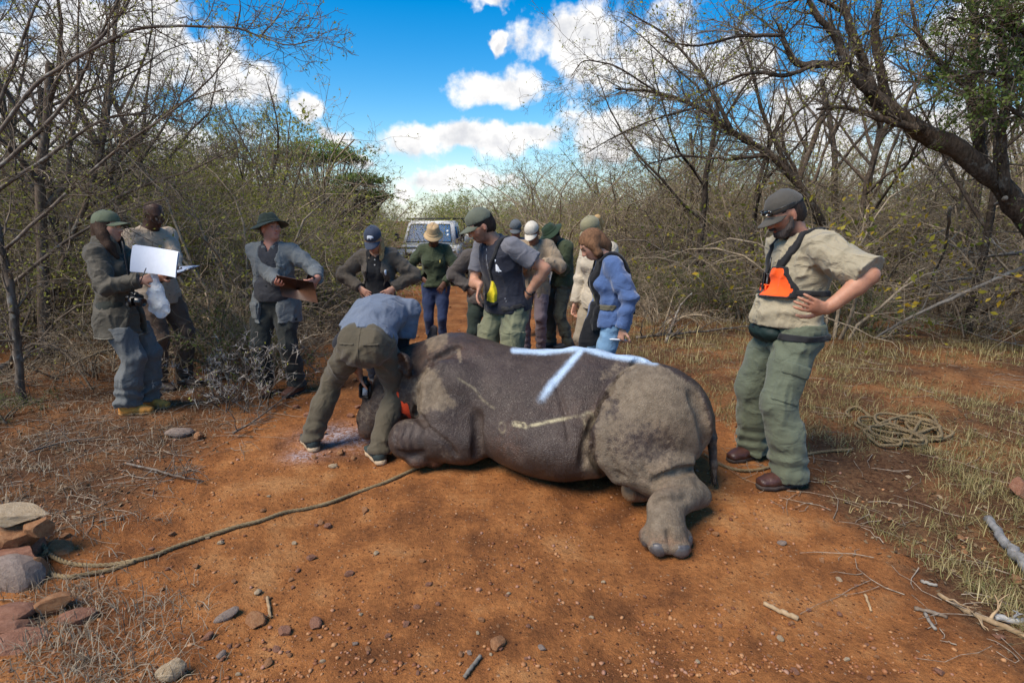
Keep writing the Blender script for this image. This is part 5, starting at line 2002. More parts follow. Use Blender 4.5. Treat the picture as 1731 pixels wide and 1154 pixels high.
def p_bending():
    gl_, gr_ = gp(528, 757), gp(640, 772)
    Y0 = 3.72
    c = at(622, 600, Y0 + .02)
    base, yaw, H = (c.x, Y0), -6, 1.80
    k = H / 1.75
    loc = lambda x, y, Y: L_(base, yaw, H, x, y, Y)
    def gl(g):
        q = Matrix.Rotation(-R(yaw), 3, 'Z') @ (g - Vector((base[0], base[1], 0)))
        return q.x / k, q.y / k
    la, lb = gl(gl_), gl(gr_)
    p = Person('person in blue-grey t-shirt and olive trousers bending over the rhinoceros head', base, yaw, H, lean=84, head=(0, 135, 0), drop=.10, shift=(0, .02),
               lh=loc(607, 628, 3.96), rh=loc(655, 650, 4.1), le=(-1, 0, .3), re=(1, 0, .3), lhd=(.15, .15, -1), lhn=(.9, .2, .1), rhd=(-.2, .3, -1), rhn=(-1, 0, 0), lcurl=48,
               lf=(la[0], la[1], 38), rf=(lb[0], lb[1], 38), lk=(-.5, 1, 0), rk=(.2, 1, 0), skin=TAN_SKIN, bulk=1.02, vx=.0072)
    f_under = fabric('black_sleeve', (.014, .014, .018), fold=.004)
    p.top('undershirt', f_under, ease=.012, sleeve='long', hem=.05, fold=.004)
    tee = fabric('blue_grey_tee', (.125, .150, .20), fold=.008)
    p.top('t_shirt', tee, ease=.042, sleeve='short', hem=-.015, fold=.010, seed=21, arm=1.1)
    p.trousers('trousers', fabric('olive_trousers', (.085, .070, .046), fold=.007), ease=.026, ankle=.070, fold=.010, waist=.045, seat=.0, hem=.075, stack=1.2, seed=22)
    # seat seam and back pockets
    o = p.trf
    p.shell(p.trf, 'seat_seam', MATS['olive_trousers'], lambda P: np.maximum(np.maximum(np.abs(P[:, 0] - p.pel[0]) - .005, P[:, 1] - p.pel[1] + .02), np.abs(P[:, 2] - p.pel[2]) - .14), .005, p.tr_o)
    for g in (-1, 1):
        p.shell(p.trf, 'pocket_welt', MATS['olive_trousers'], lambda P, g=g: np.maximum(np.maximum(np.abs(P[:, 0] - p.pel[0] - g * .085) - .055, P[:, 1] - p.pel[1] + .03), np.abs(P[:, 2] - p.pel[2] - .005 - .02 * np.abs(P[:, 0] - p.pel[0])) - .007), .006, p.tr_o)
    p.footwear(plain('dark_green_trainer', (.030, .046, .044), .7, vary=.3), plain('cream_sole', (.45, .33, .21), .7), 'shoe')
    for d in 'RL':
        f = Field(p.an[d] - .1, p.an[d] + .12, .007)
        f.cone(p.an[d] + (0, 0, -.03), p.an[d] + (0, 0, .02), .038, .036, 0)
        f.build('sock', plain('black_sock', (.012, .012, .012), .9), p.root)
    p.hair(hair_mat('short_brown_hair', (.05, .03, .02)), cover=.006)
    # spray bottle in the hand
    c = Vector(p.world(p.wr['L'] + p.hd['L'] * .13 + p.hn['L'] * .02))
    c = at(617, 655, 3.93)
    root = empty('spray_bottle', c)
    tag(root, 'black spray bottle with white label held down between the legs of the bending person', 'bottle')
    rt = np.array(Matrix.Rotation(R(5), 3, 'Y'))
    mb = MB()
    mb.box((0, 0, -.02), (.085, .06, .12), rt, .014)
    mb.build('bottle_body', BLACK_PLASTIC, root, False)
    mb = MB()
    v_, q_ = poly_lathe([(.024, .03), (.024, .055), (.017, .06), (.017, .085), (.0005, .085)], 16)
    mb.add(v_ @ rt.T, q_)
    mb.build('bottle_cap', BLACK_PLASTIC, root)
    mb = MB()
    mb.box((.008, -.0325, -.022), (.036, .004, .058), rt)
    mb.build('bottle_label', plain('pale_label', (.22, .26, .30), .5, vary=.5, scale=90), root, False)

def p_woman_green():
    Y0 = 6.75
    b0 = at(738, 540, Y0)
    base, yaw, H = (b0.x, Y0), 180, 1.60
    loc = lambda x, y, Y: L_(base, yaw, H, x, y, Y)
    p = Person('woman in tan bucket hat, dark green jersey and blue jeans before the pickup', base, yaw, H, head=(4, 30, 0), neck_fwd=.02,
               rh=(.16, .04, 1.02), re=(1, -.5, .1), rhd=(-.5, .5, -.5), rhn=(-.5, -.6, 0), lh=loc(751, 478, Y0 - .2), le=(-1, -.2, -.4), lhd=(.45, .2, -.75), lhn=(0, -1, 0), lcurl=14,
               rf=(.07, 0, 4), lf=(-.07, .02, -4), skin=BROWN_SKIN, fem=True, bulk=1.06, vx=.0085, brow=(.015, .01, .008))
    gr = fabric('green_jersey', (.040, .052, .026), fold=.008)
    p.top('jersey', gr, ease=.034, sleeve='long', hem=-.02, arm=1.1, collar='shirt', fold=.009, bust=.02, seed=25)
    p.shell(p.topf, 'hem_band', gr, p.slab(-.02, .02), .006, p.top_o)
    p.shell(p.topf, 'badge', plain('yellow_badge', (.50, .38, .10), .6), p.patch(-.10, -.075, .29, .33), .007, p.top_o)
    p.trousers('jeans', fabric('navy_denim', (.022, .036, .092), fold=.006), ease=.008, ankle=.042, fold=.006, taper=.95, seed=26)
    p.footwear(plain('dark_shoe', (.03, .03, .03), .6), SOLE_DARK, 'shoe')
    p.hair(hair_mat('black_hair', (.012, .010, .009)), cover=.004)
    p.hat(fabric('tan_cotton', (.42, .29, .155), fold=.003), crown=.094, brim=.038, droop=.030, wave=.004, top=.112, topr=.080)
    mb = MB()
    for g in (-1, 1):
        mb.box(p.hp(g * .033, .098, .004), (.052, .008, .034), p.Rh @ Rm('Z', -g * 12), .008)
    mb.build('sunglasses', plain('dark_lens', (.012, .013, .016), .08, spec=.9), p.root)

def p_man_vest():
    Y0 = 4.62
    b0 = at(858, 590, Y0)
    base, yaw, H = (b0.x, Y0), 136, 1.79
    loc = lambda x, y, Y: L_(base, yaw, H, x, y, Y)
    p = Person('man in grey-green cap and navy vest with yellow pouch, hands on hips', base, yaw, H, lean=15, side=2, head=(-28, 26, 0), neck_fwd=.045,
               rh=loc(812, 482, Y0 - .22), re=(1, -.5, -.4), rhd=(.1, .25, -.9), rhn=(-.7, -.6, 0), lh=loc(893, 497, Y0 - .12), le=(-1, -.55, .1), lhd=(.75, .4, -.25), lhn=(.4, -.8, 0), rcurl=22, lcurl=16,
               rf=(.15, .03, 14), lf=(-.15, 0, -12), skin=(.48, .25, .16), bulk=1.02, vx=.0075, brow=(.03, .02, .014), beard=(.16, .085, .06))
    p.top('t_shirt', fabric('grey_tee', (.135, .135, .155), fold=.006), ease=.024, sleeve='short', hem=-.04, fold=.006, arm=1.2, seed=31)
    vm = fabric('navy_vest', (.018, .020, .032), fold=.006, rough=.7)
    p.top('vest', vm, ease=.040, sleeve='none', hem=-.06, fold=.008, collar='stand', seed=32)
    p.shell(p.topf, 'zip', plain('silver_zip', (.5, .5, .53), .35, .6), p.strip([(0, .47), (0, .24)], .0042, True), .007, p.top_o)
    wp = plain('white_print', (.70, .72, .76), .7, bump=0)
    # seated white animal figure on the chest
    p.shell(p.topf, 'emblem', wp, p.polyreg([(-.090, .385), (-.082, .395), (-.076, .385), (-.082, .37), (-.086, .355), (-.098, .335), (-.107, .305), (-.125, .295), (-.100, .290), (-.072, .296), (-.074, .33), (-.080, .355)]), .007, p.top_o)
    p.shell(p.topf, 'pocket_zip', plain('silver_zip', (.5, .5, .53), .35, .6), p.strip([(-.105, .085), (-.12, .04)], .003, True), .007, p.top_o)
    ye = fabric('yellow_nylon', (.72, .58, .02), fold=.003)
    po = p.shell(p.topf, 'pouch', ye, p.polyreg([(-.018, .225), (.035, .225), (.055, .07), (-.035, .06), (-.04, .12)]), .035)
    p.shell(p.topf, 'pouch_edge', WEBBING, p.strip([(.045, .235), (.062, .14), (.06, .06), (.01, .045), (-.04, .055)], .011, True), .037, po)
    p.shell(p.topf, 'pouch_strap', WEBBING, p.strip([(.0, .20), (-.02, .32), (-.075, .42), (-.1, .52)], .015), .012, po)
    p.shell(p.topf, 'pouch_strap', WEBBING, p.strip([(.02, .24), (.015, .14)], .008, True), .045, po)
    p.trousers('trousers', fabric('khaki_green_trousers', (.165, .170, .105), fold=.008), ease=.036, ankle=.07, fold=.012, waist=.02, seed=33)
    for d, sg in (('L', -1), ('R', 1)):
        ax = unit(p.kn[d] - p.hip[d])
        c0 = p.hip[d] * .32 + p.kn[d] * .68
        def rg(P):
            L = P - c0
            return np.maximum(np.maximum(np.abs(L @ ax) - .085, np.abs(L[:, 1]) - .07), -(L[:, 0] * sg) + .03)
        p.shell(p.trf, 'cargo_pocket', MATS['khaki_green_trousers'], rg, .012, p.tr_o)
    waist_pack(p, fabric('camo_black_nylon', (.030, .030, .032), fold=.005, vary=.6), -.005, -.15, .13, .035, .075)
    p.footwear(plain('dark_shoe', (.03, .03, .03), .6), SOLE_DARK, 'boot')
    p.hair(hair_mat('black_brown_hair', (.022, .014, .010)), cover=.006)
    p.cap(fabric('grey_green_cap', (.105, .115, .085), fold=.002), tilt=-2)
    mb = MB()
    w, d = p.wr['L'] * .92 + p.el['L'] * .08, unit(p.wr['L'] - p.el['L'])
    sd_ = unit(np.cross(d, (0, 0, 1)))
    n_ = np.cross(sd_, d)
    ring = [w + (math.cos(a) * sd_ + math.sin(a) * n_) * .036 for a in np.linspace(0, 2 * math.pi, 17)]
    mb.tube(ring, .010, 6, False, flat=(1, .5))
    wt = mb.build('wrist_watch', BLACK_PLASTIC, p.root)
    mb = MB()
    out = unit(np.array(p.el['L'] + p.wr['L']) / 2 - p.sp(.2))
    v_, q_ = poly_lathe([(.0005, .012), (.018, .012), (.021, .008), (.021, -.002)], 16)
    F3 = frame_from(d, out)
    mb.add(v_ @ F3.T + w + out * .034, q_)
    mb.build('watch_face', plain('watch_glass', (.012, .012, .014), .15), wt)

def p_akimbo_behind():
    Y0 = 5.95
    b0 = at(818, 520, Y0)
    base, yaw, H = (b0.x, Y0), 176, 1.60
    p = Person('person in brown jacket and dark green trousers, mostly hidden behind the man in navy vest', base, yaw, H, head=(0, 25, 0),
               rh=(.17, .06, 1.0), lh=(-.17, .06, 1.0), re=(1, -.35, .05), le=(-1, -.35, .05), rhd=(-.6, .5, -.4), rhn=(-.3, -.9, 0), lhd=(.6, .5, -.4), lhn=(.3, -.9, 0),
               skin=DARK_SKIN, bulk=.95, vx=.011)
    p.top('jacket', fabric('drab_jacket', (.082, .068, .060), fold=.008), ease=.04, sleeve='long', hem=-.10, arm=1.15, collar='shirt', fold=.010, seed=41)
    p.trousers('trousers', fabric('dark_green_trousers', (.026, .036, .026), fold=.007), ease=.022, seed=42)
    p.footwear(plain('dark_shoe', (.03, .03, .03), .6), SOLE_DARK, 'boot')
    p.hair(hair_mat('black_hair', (.012, .010, .009)))
    p.cap(fabric('drab_cap', (.05, .055, .04), fold=.002))

def p_grey_cap():
    Y0 = 7.9
    b0 = at(872, 480, Y0)
    base, yaw, H = (b0.x, Y0), 176, 1.70
    p = Person('person in slate grey cap peering out between the navy vest and the white cap', base, yaw, H, head=(0, 22, 0), skin=(.30, .14, .10), vx=.011)
    p.top('shirt', fabric('mauve_grey_shirt', (.16, .13, .14), fold=.007), ease=.03, sleeve='long', hem=-.08, collar='shirt', seed=45)
    p.trousers('trousers', fabric('dark_green_trousers', (.026, .036, .026)), seed=46)
    p.footwear(plain('dark_shoe', (.03, .03, .03), .6), SOLE_DARK, 'boot')
    p.hair(hair_mat('grey_brown_hair', (.10, .07, .05)), cover=.003)
    p.cap(fabric('slate_cap', (.085, .095, .105), fold=.002))

def p_white_cap():
    Y0 = 6.95
    b0 = at(905, 586, Y0)
    g = gp(900, 592)
    base, yaw, H = (g.x + .02, Y0), 168, 1.70
    loc = lambda x, y, Y: L_(base, yaw, H, x, y, Y)
    p = Person('person in off-white cap, tan jacket and mauve trousers writing on a clipboard', base, yaw, H, head=(-8, 32, 0), neck_fwd=.03, lean=3,
               rh=loc(896, 446, Y0 - .25), lh=loc(917, 442, Y0 - .27), re=(1, -.3, -.8), le=(-1, -.3, -.8), rhd=(-.4, .8, 0), rhn=(-.3, 0, -.8), lhd=(.4, .8, 0), lhn=(0, 0, 1),
               rf=(.10, .02, 6), lf=(-.09, 0, -6), skin=(.20, .095, .06), vx=.009)
    p.top('shirt', fabric('sand_shirt', (.36, .29, .20), fold=.006), ease=.018, sleeve='none', hem=-.05, collar='shirt')
    p.top('jacket', fabric('tan_jacket', (.27, .205, .14), fold=.008), ease=.045, sleeve='long', hem=-.18, arm=1.15, open_=(.05, .05), collar='shirt', neck_r=.078, fold=.010, seed=51)
    p.trousers('trousers', fabric('mauve_trousers', (.135, .105, .12), fold=.007), ease=.022, ankle=.06, fold=.010, hem=.06, waist=-.07, seed=52)
    p.footwear(plain('dark_brown_boot', (.035, .022, .017), .6), SOLE_DARK, 'boot', .12)
    p.hair(hair_mat('dark_brown_hair', (.035, .022, .016)), cover=.004)
    p.cap(fabric('white_cap', (.55, .50, .42), fold=.002), tilt=4)
    clipboard(at(892, 442, Y0 - .36), frame_from((.25, -.9, .1), (.1, -.15, 1)), 'dark clipboard with papers between the navy vest man and the white cap', True, plain('dark_board', (.03, .03, .03), .5))

def p_green_hat():
    g = gp(948, 588)
    base, yaw, H = (g.x, g.y), 112, 1.66
    Y0 = base[1]
    loc = lambda x, y, Y: L_(base, yaw, H, x, y, Y)
    p = Person('person in dark green hat and dark green jersey reading papers, facing the white cap', base, yaw, H, head=(6, 42, 0), neck_fwd=.04, lean=4,
               rh=loc(926, 442, Y0 + .02), lh=loc(920, 445, Y0 - .14), re=(.5, -.5, -.8), le=(-.5, -.6, -.8), rhd=(-.1, .9, .1), rhn=(-1, 0, 0), lhd=(.1, .95, .05), lhn=(1, 0, .2), lcurl=40,
               rf=(.09, .10, 6), lf=(-.10, -.06, -8), skin=BROWN_SKIN, bulk=1.02, vx=.009, brow=(.015, .01, .008))
    gj = fabric('green_jersey', (.040, .052, .026), fold=.008)
    p.top('jersey', gj, ease=.036, sleeve='long', hem=-.07, arm=1.18, fold=.010, collar='shirt', seed=55)
    p.shell(p.topf, 'badge', plain('yellow_badge', (.50, .38, .10), .6), p.patch(-.10, -.06, .30, .325), .007, p.top_o)
    p.trousers('trousers', fabric('grey_green_trousers', (.055, .060, .045), fold=.008), ease=.026, ankle=.062, fold=.012, hem=.05, seed=56)
    p.footwear(plain('dark_shoe', (.03, .03, .03), .6), SOLE_DARK, 'boot')
    p.hair(hair_mat('black_hair', (.012, .010, .009)), cover=.006)
    p.hat(fabric('deep_green_felt', (.016, .034, .017), fold=.002), crown=.094, brim=.062, droop=.026, wave=.008, top=.085, tilt=-4)
    paper_stack(at(925, 470, Y0 - .16), frame_from((.18, 0, 1), (-.3, -1, 0)), (.10, .22), 'white folded sheets hanging from the hands of the green hat person', 3, .015)

def p_blond_behind():
    Y0 = 5.35
    b0 = at(1012, 520, Y0)
    base, yaw, H = (b0.x, Y0), 128, 1.72
    p = Person('woman with blond ponytail and khaki cap in cream shirt, behind the blue fleece', base, yaw, H, head=(10, 30, 0), neck_fwd=.03, lean=4,
               rh=(.20, .14, .78), lh=(-.20, .10, .78), skin=LIGHT_SKIN, fem=True, vx=.009)
    p.top('shirt', fabric('cream_shirt', (.46, .40, .31), fold=.008), ease=.034, sleeve='long', hem=-.12, collar='shirt', arm=1.1, seed=61)
    p.trousers('trousers', fabric('stone_trousers', (.30, .25, .18)), ease=.02, seed=62)
    p.footwear(plain('dark_shoe', (.03, .03, .03), .6), SOLE_DARK, 'boot')
    bl = hair_mat('blond_hair', (.42, .27, .12))
    p.hair(bl, fall=[([(0, -.10, .06), (.0, -.15, .05), (0, -.17, -.02), (0, -.16, -.09)], (.03, .032, .03, .015))])
    p.cap(fabric('khaki_cap', (.22, .20, .12), fold=.002), tilt=-4, brim=.06)

def p_woman_blue():
    Y0 = 4.42
    b0 = at(1030, 640, Y0)
    base, yaw, H = (b0.x, Y0), 92, 1.66
    loc = lambda x, y, Y: L_(base, yaw, H, x, y, Y)
    p = Person('woman in blue fleece and light blue jeans with a black scarf, looking down', base, yaw, H, head=(8, 38, 0), neck_fwd=.045, lean=5,
               lh=loc(1052, 556, Y0 - .22), le=(-.6, -.8, 0), lhd=(.1, .1, -1), lhn=(.5, -.8, 0), lcurl=46, rh=(.17, .16, .80), re=(.5, -.8, 0),
               rf=(.09, .06, 6), lf=(-.09, -.03, -6), skin=LIGHT_SKIN, fem=True, bulk=1.0, vx=.0075, brow=(.06, .035, .02))
    fl = fabric('blue_fleece', (.062, .110, .245), fold=.008, rough=.95, sheen=.4)
    p.top('fleece', fl, ease=.042, sleeve='long', hem=-.06, arm=1.06, fold=.010, collar='stand', seed=65)
    p.trousers('jeans', fabric('light_denim', (.155, .275, .42), fold=.006), ease=.012, ankle=.05, fold=.007, seed=66)
    p.footwear(plain('grey_shoe', (.08, .08, .08), .7), SOLE_DARK, 'shoe')
    sc = fabric('black_scarf', (.010, .010, .012), fold=.006)
    s_ = p.shell(p.topf, 'scarf', sc, p.strip([(-.10, .55), (-.085, .46), (-.075, .34), (-.07, .20), (-.04, .05)], .034), .020)
    p.shell(p.topf, 'scarf_end', sc, p.polyreg([(-.105, .13), (.15, .12), (.17, -.02), (.16, -.12), (-.10, -.08)]), .030, s_)
    p.shell(p.topf, 'scarf_end', sc, p.strip([(.10, .52), (.11, .40), (.11, .2), (.12, .05)], .026), .016, s_)
    # loose end hanging in front of the thighs
    f = p.field()
    a = p.surf(.05, .02)
    a = p.tp(-.03, .10, .10)
    f.econe(a, a + np.array([.0, .06, -.33]), (.085, .05), (.115, .03), p.Rt[:, 1], .02)
    f.displace(lambda P: .007 * np.sin(P[:, 1] * 70 + 2 * vnoise(P * 8)))
    f.plane(a + np.array([0, 0, -.30]), (0, -.2, -1))
    f.build('scarf_end', sc, s_)
    p.shell(p.topf, 'lining', fabric('yellow_nylon', (.72, .58, .02)), p.strip([(.02, .24), (.08, .14)], .020, True), .018, s_)
    p.shell(p.topf, 'waist_strap', fabric('khaki_webbing', (.10, .09, .06)), p.slab(.085, .13), .010)
    br = hair_mat('light_brown_hair', (.17, .085, .042))
    p.hair(br, fall=[([(-.03, -.03, .06), (-.066, .01, -.0), (-.072, .015, -.07), (-.06, .01, -.12)], (.05, .034, .034, .016)), ([(.03, -.03, .06), (.068, .0, 0), (.072, .0, -.07)], (.05, .034, .03)), ([(0, -.08, 0), (0, -.085, -.07), (0, -.07, -.12)], (.055, .055, .04))], cover=.010)
    mb = MB()
    c = Vector(p.world(p.wr['L'] + p.hd['L'] * .09 + p.hn['L'] * .02))
    d = Vector((-1, -.25, .12)).normalized()
    mb.tube([c - d * .03, c + d * .085, c + d * .09, c + d * .105], [.008, .008, .0055, .003], 8)
    world_thing('marker_pen', mb, plain('white_plastic', (.72, .75, .80), .4), 'white marker pen in the hand of the woman in blue fleece', 'pen', smooth=True)

PEOPLE = dict(right=p_right_man, w1=p_woman_papers, m2=p_man_khaki, hat=p_man_hat, w4=p_woman_rhino_cap, bend=p_bending, w6=p_woman_green, vest=p_man_vest,
              ak=p_akimbo_behind, gc=p_grey_cap, wc=p_white_cap, gh=p_green_hat, bl=p_blond_behind, blue=p_woman_blue)
for _k, _f in PEOPLE.items():
    if not DEV or 'people' in DEV or _k in DEV:
        _f()
# ------------------------------------------------------------------ trees, bushes, grass
def bark_mat(name, c0, c1, lichen=.0, bump=False):
    m, T, b, tc = new_mat(name)
    geo = T.n('ShaderNodeObjectInfo')
    n = T.noise(T.vmath('MULTIPLY', tc, (1, 1, .35)), 38, 4, .65)
    n2 = T.noise(tc, 5, 3, .5)
    c = T.mix(T.ss(T.math('ADD', T.math('MULTIPLY', n, .6), T.math('MULTIPLY', n2, .4)), .32, .68), c0, c1)
    if lichen:
        c = T.mix(T.math('MULTIPLY', T.ss(T.noise(tc, 11, 4, .6), .56, .68), lichen), c, (.42, .44, .41))
    v = T.lin(geo.outputs['Random'], 0, 1, .78, 1.22)
    cc = T.n('ShaderNodeVectorMath', operation='SCALE')
    T.L.new(c, cc.inputs[0])
    T.L.new(v, cc.inputs['Scale'])
    T.L.new(cc.outputs[0], b.inputs['Base Color'])
    b.inputs['Roughness'].default_value = .9
    b.inputs['Specular IOR Level'].default_value = .2
    if bump:
        T.L.new(T.bump(T.math('ADD', n, T.math('MULTIPLY', T.noise(T.vmath('MULTIPLY', tc, (1, 1, .3)), 14, 5, .7), 1.5)), .03), b.inputs['Normal'])
    return m

def leaf_mat(name, cols, trans=.4):
    m, T, b, tc = new_mat(name)
    geo = T.n('ShaderNodeNewGeometry')
    oi = T.n('ShaderNodeObjectInfo')
    r = geo.outputs['Random Per Island']
    r = T.math('ADD', T.math('MULTIPLY', r, .75), T.math('MULTIPLY', oi.outputs['Random'], .25))
    n = len(cols)
    c = T.ramp(r, [(i / (n - 1), cols[i]) for i in range(n)])
    T.L.new(c, b.inputs['Base Color'])
    b.inputs['Roughness'].default_value = .6
    b.inputs['Specular IOR Level'].default_value = .3
    # thin leaves let light through
    tr = T.n('ShaderNodeBsdfTranslucent')
    T.L.new(c, tr.inputs['Color'])
    mx = T.n('ShaderNodeMixShader')
    mx.inputs[0].default_value = trans
    T.L.new(b.outputs[0], mx.inputs[1])
    T.L.new(tr.outputs[0], mx.inputs[2])
    out = [x for x in m.node_tree.nodes if x.type == 'OUTPUT_MATERIAL'][0]
    T.L.new(mx.outputs[0], out.inputs[0])
    return m

BARK_GREY = bark_mat('grey_bark', (.055, .043, .034), (.20, .160, .128), .4)
BARK_DARK = bark_mat('dark_bark', (.030, .022, .016), (.125, .092, .068), .2, True)
BARK_BROWN = bark_mat('brown_bark', (.060, .040, .028), (.20, .148, .105), .3)
TWIG_GREY = bark_mat('grey_twigs', (.12, .092, .062), (.42, .335, .235))
TWIG_DARK = bark_mat('dark_twigs', (.072, .055, .040), (.26, .205, .155))
BLEACHED = bark_mat('bleached_wood', (.12, .10, .08), (.30, .27, .23), .3)
LEAF_OLIVE = leaf_mat('olive_leaf', [(.16, .165, .026), (.25, .255, .040), (.35, .35, .058), (.46, .43, .10)])
LEAF_GREEN = leaf_mat('green_leaf', [(.05, .085, .018), (.095, .14, .03), (.15, .20, .042), (.21, .245, .065)])
LEAF_BRIGHT = leaf_mat('spring_leaf', [(.10, .15, .018), (.17, .23, .028), (.25, .31, .045), (.34, .35, .065)])
LEAF_YELLOW = leaf_mat('yellow_leaf', [(.10, .14, .02), (.20, .22, .03), (.36, .30, .03), (.50, .30, .02)])
LEAF_DRY = leaf_mat('dry_leaf', [(.07, .042, .022), (.14, .09, .048), (.22, .15, .085), (.32, .25, .16)], .1)
GRASS_DRY = leaf_mat('dry_grass', [(.15, .115, .045), (.26, .205, .085), (.38, .31, .145), (.50, .43, .24)], .15)
GRASS_GREEN = leaf_mat('green_grass', [(.06, .08, .02), (.12, .13, .035), (.22, .19, .07), (.30, .24, .11)], .15)

class Grow:
    """branching skeleton turned into tubes; rng seeded per plant"""
    def __init__(s, seed):
        s.r = random.Random(seed)
        s.np = np.random.RandomState(seed)
        s.big = MB()
        s.small = []          # twigs (points, radii)
        s.leaves = []
        s.tips = []
    def path(s, p, d, L, n, curl, grav=0.0, up=0.0):
        pts = [np.array(p, float)]
        d = unit(d)
        for i in range(n):
            d = unit(d + s.np.normal(0, curl, 3) + np.array([0, 0, up - grav * (i / n)]))
            pts.append(pts[-1] + d * L / n)
        return np.array(pts)
    def branch(s, p, d, L, r, lvl, cfg):
        c = cfg[lvl]
        n = c.get('seg', 5)
        pts = s.path(p, d, L, n, c.get('curl', .18), c.get('grav', 0), c.get('up', 0))
        rad = r * (1 - (1 - c.get('taper', .35)) * np.linspace(0, 1, n + 1))
        if c.get('twig'):
            s.small.append((pts, rad))
        else:
            s.big.tube(pts, rad, c.get('k', 5), False)
        if lvl + 1 < len(cfg):
            nc = cfg[lvl + 1]
            cnt = nc['n'] if isinstance(nc['n'], int) else s.r.randint(*nc['n'])
            for i in range(cnt):
                t = nc.get('t0', .25) + (1 - nc.get('t0', .25)) * (i + s.r.random()) / cnt
                t = min(t, 1.0)
                x = t * n
                j = min(int(x), n - 1)
                q = pts[j] + (pts[j + 1] - pts[j]) * (x - j)
                ax = unit(pts[j + 1] - pts[j])
                a = s.r.uniform(0, 2 * math.pi)
                u = unit(np.cross(ax, (.3, .5, .8)))
                v = np.cross(ax, u)
                ang = R(s.r.gauss(nc.get('ang', 45), nc.get('angv', 12)))
                dd = ax * math.cos(ang) + (u * math.cos(a) + v * math.sin(a)) * math.sin(ang)
                dd = dd + np.array([0, 0, nc.get('lift', 0)])
                rr = (r * (1 - (1 - c.get('taper', .35)) * t)) * nc.get('rk', .55)
                s.branch(q, dd, L * s.r.uniform(*nc.get('lk', (.45, .75))) * (1 - .35 * t), max(rr, nc.get('rmin', .0015)), lvl + 1, cfg)
        else:
            s.tips.append(pts)
    def leafy(s, per, size, spread=.02, asp=.5, t0=.2):
        for pts in s.tips:
            for _ in range(per if isinstance(per, int) else (1 if s.r.random() < per else 0)):
                t = s.r.uniform(t0, 1) * (len(pts) - 1)
                j = min(int(t), len(pts) - 2)
                q = pts[j] + (pts[j + 1] - pts[j]) * (t - j) + s.np.normal(0, spread, 3)
                s.leaves.append((q, size * s.r.uniform(.6, 1.4), asp))
    def twig_mesh(s, name, mat, minr=.0018, k=3):
        return tubes_mesh(name, s.small, mat, k, minr, s.big)
    def leaf_mesh(s, name, mat):
        return leaves_mesh(name, s.leaves, mat, s.np)

def tubes_mesh(name, items, mat, k=3, minr=.0018, big=None):
    """many short tubes at once, grouped by point count"""
    Vs, Qs, off = [], [], 0
    by = {}
    for pts, rad in items:
        by.setdefault(len(pts), []).append((pts, rad))
    ang = np.arange(k) * 2 * math.pi / k
    for n, L in by.items():
        P = np.array([a for a, _ in L])
        Rr = np.maximum(np.array([b for _, b in L]), minr)
        T_ = np.gradient(P, axis=1)
        T_ /= np.linalg.norm(T_, axis=2, keepdims=True) + 1e-12
        ref = np.where(np.abs(T_[..., 2:3]) < .9, np.array([0, 0, 1.0]), np.array([1.0, 0, 0]))
        U = np.cross(T_, ref)
        U /= np.linalg.norm(U, axis=2, keepdims=True) + 1e-12
        Wv = np.cross(T_, U)
        ring = P[:, :, None] + Rr[:, :, None, None] * (np.cos(ang)[:, None] * U[:, :, None] + np.sin(ang)[:, None] * Wv[:, :, None])
        m = len(L)
        Vs.append(ring.reshape(-1, 3))
        base = (np.arange(m) * n * k)[:, None, None]
        i = (np.arange(n - 1) * k)[None, :, None]
        j = np.arange(k)[None, None]
        j2 = (j + 1) % k
        q = np.stack([base + i + j, base + i + j2, base + i + k + j2, base + i + k + j], -1).reshape(-1, 4) + off
        Qs.append(q)
        off += m * n * k
    g = []
    if big is not None and big.n:
        v, gg = big.arrays()
        Vs.append(v)
        for x in gg:
            g.append(x + off)
    qs = Qs + [x for x in g if x.shape[1] == 4]
    tris = [x for x in g if x.shape[1] == 3]
    groups = ([np.concatenate(qs)] if qs else []) + ([np.concatenate(tris)] if tris else [])
    return meshdata(name, np.concatenate(Vs), groups, mat)

def leaves_mesh(name, leaves, mat, rs, flat=0.0):
    """each leaf: two triangles folded a little along the midrib"""
    if not leaves:
        return None
    n = len(leaves)
    c = np.array([l[0] for l in leaves])
    sz = np.array([l[1] for l in leaves])[:, None]
    asp = np.array([l[2] for l in leaves])[:, None]
    d = rs.normal(0, 1, (n, 3))
    d[:, 2] = d[:, 2] * (1 - flat) - .2
    d /= np.linalg.norm(d, axis=1)[:, None]
    w = np.cross(d, rs.normal(0, 1, (n, 3)))
    w /= np.linalg.norm(w, axis=1)[:, None] + 1e-9
    nn = np.cross(d, w)
    a = c
    b = c + d * sz * .5 + w * sz * asp * .5 + nn * sz * .06
    e = c + d * sz
    f = c + d * sz * .5 - w * sz * asp * .5 + nn * sz * .06
    V = np.stack([a, b, e, f], 1).reshape(-1, 3)
    i = np.arange(n)[:, None] * 4
    t = np.concatenate([i + np.array([[0, 1, 2]]), i + np.array([[0, 2, 3]])])
    return meshdata(name, V, t, mat, False)

PROTO = {}
def proto(key, fn):
    if key not in PROTO:
        PROTO[key] = fn()
    return PROTO[key]

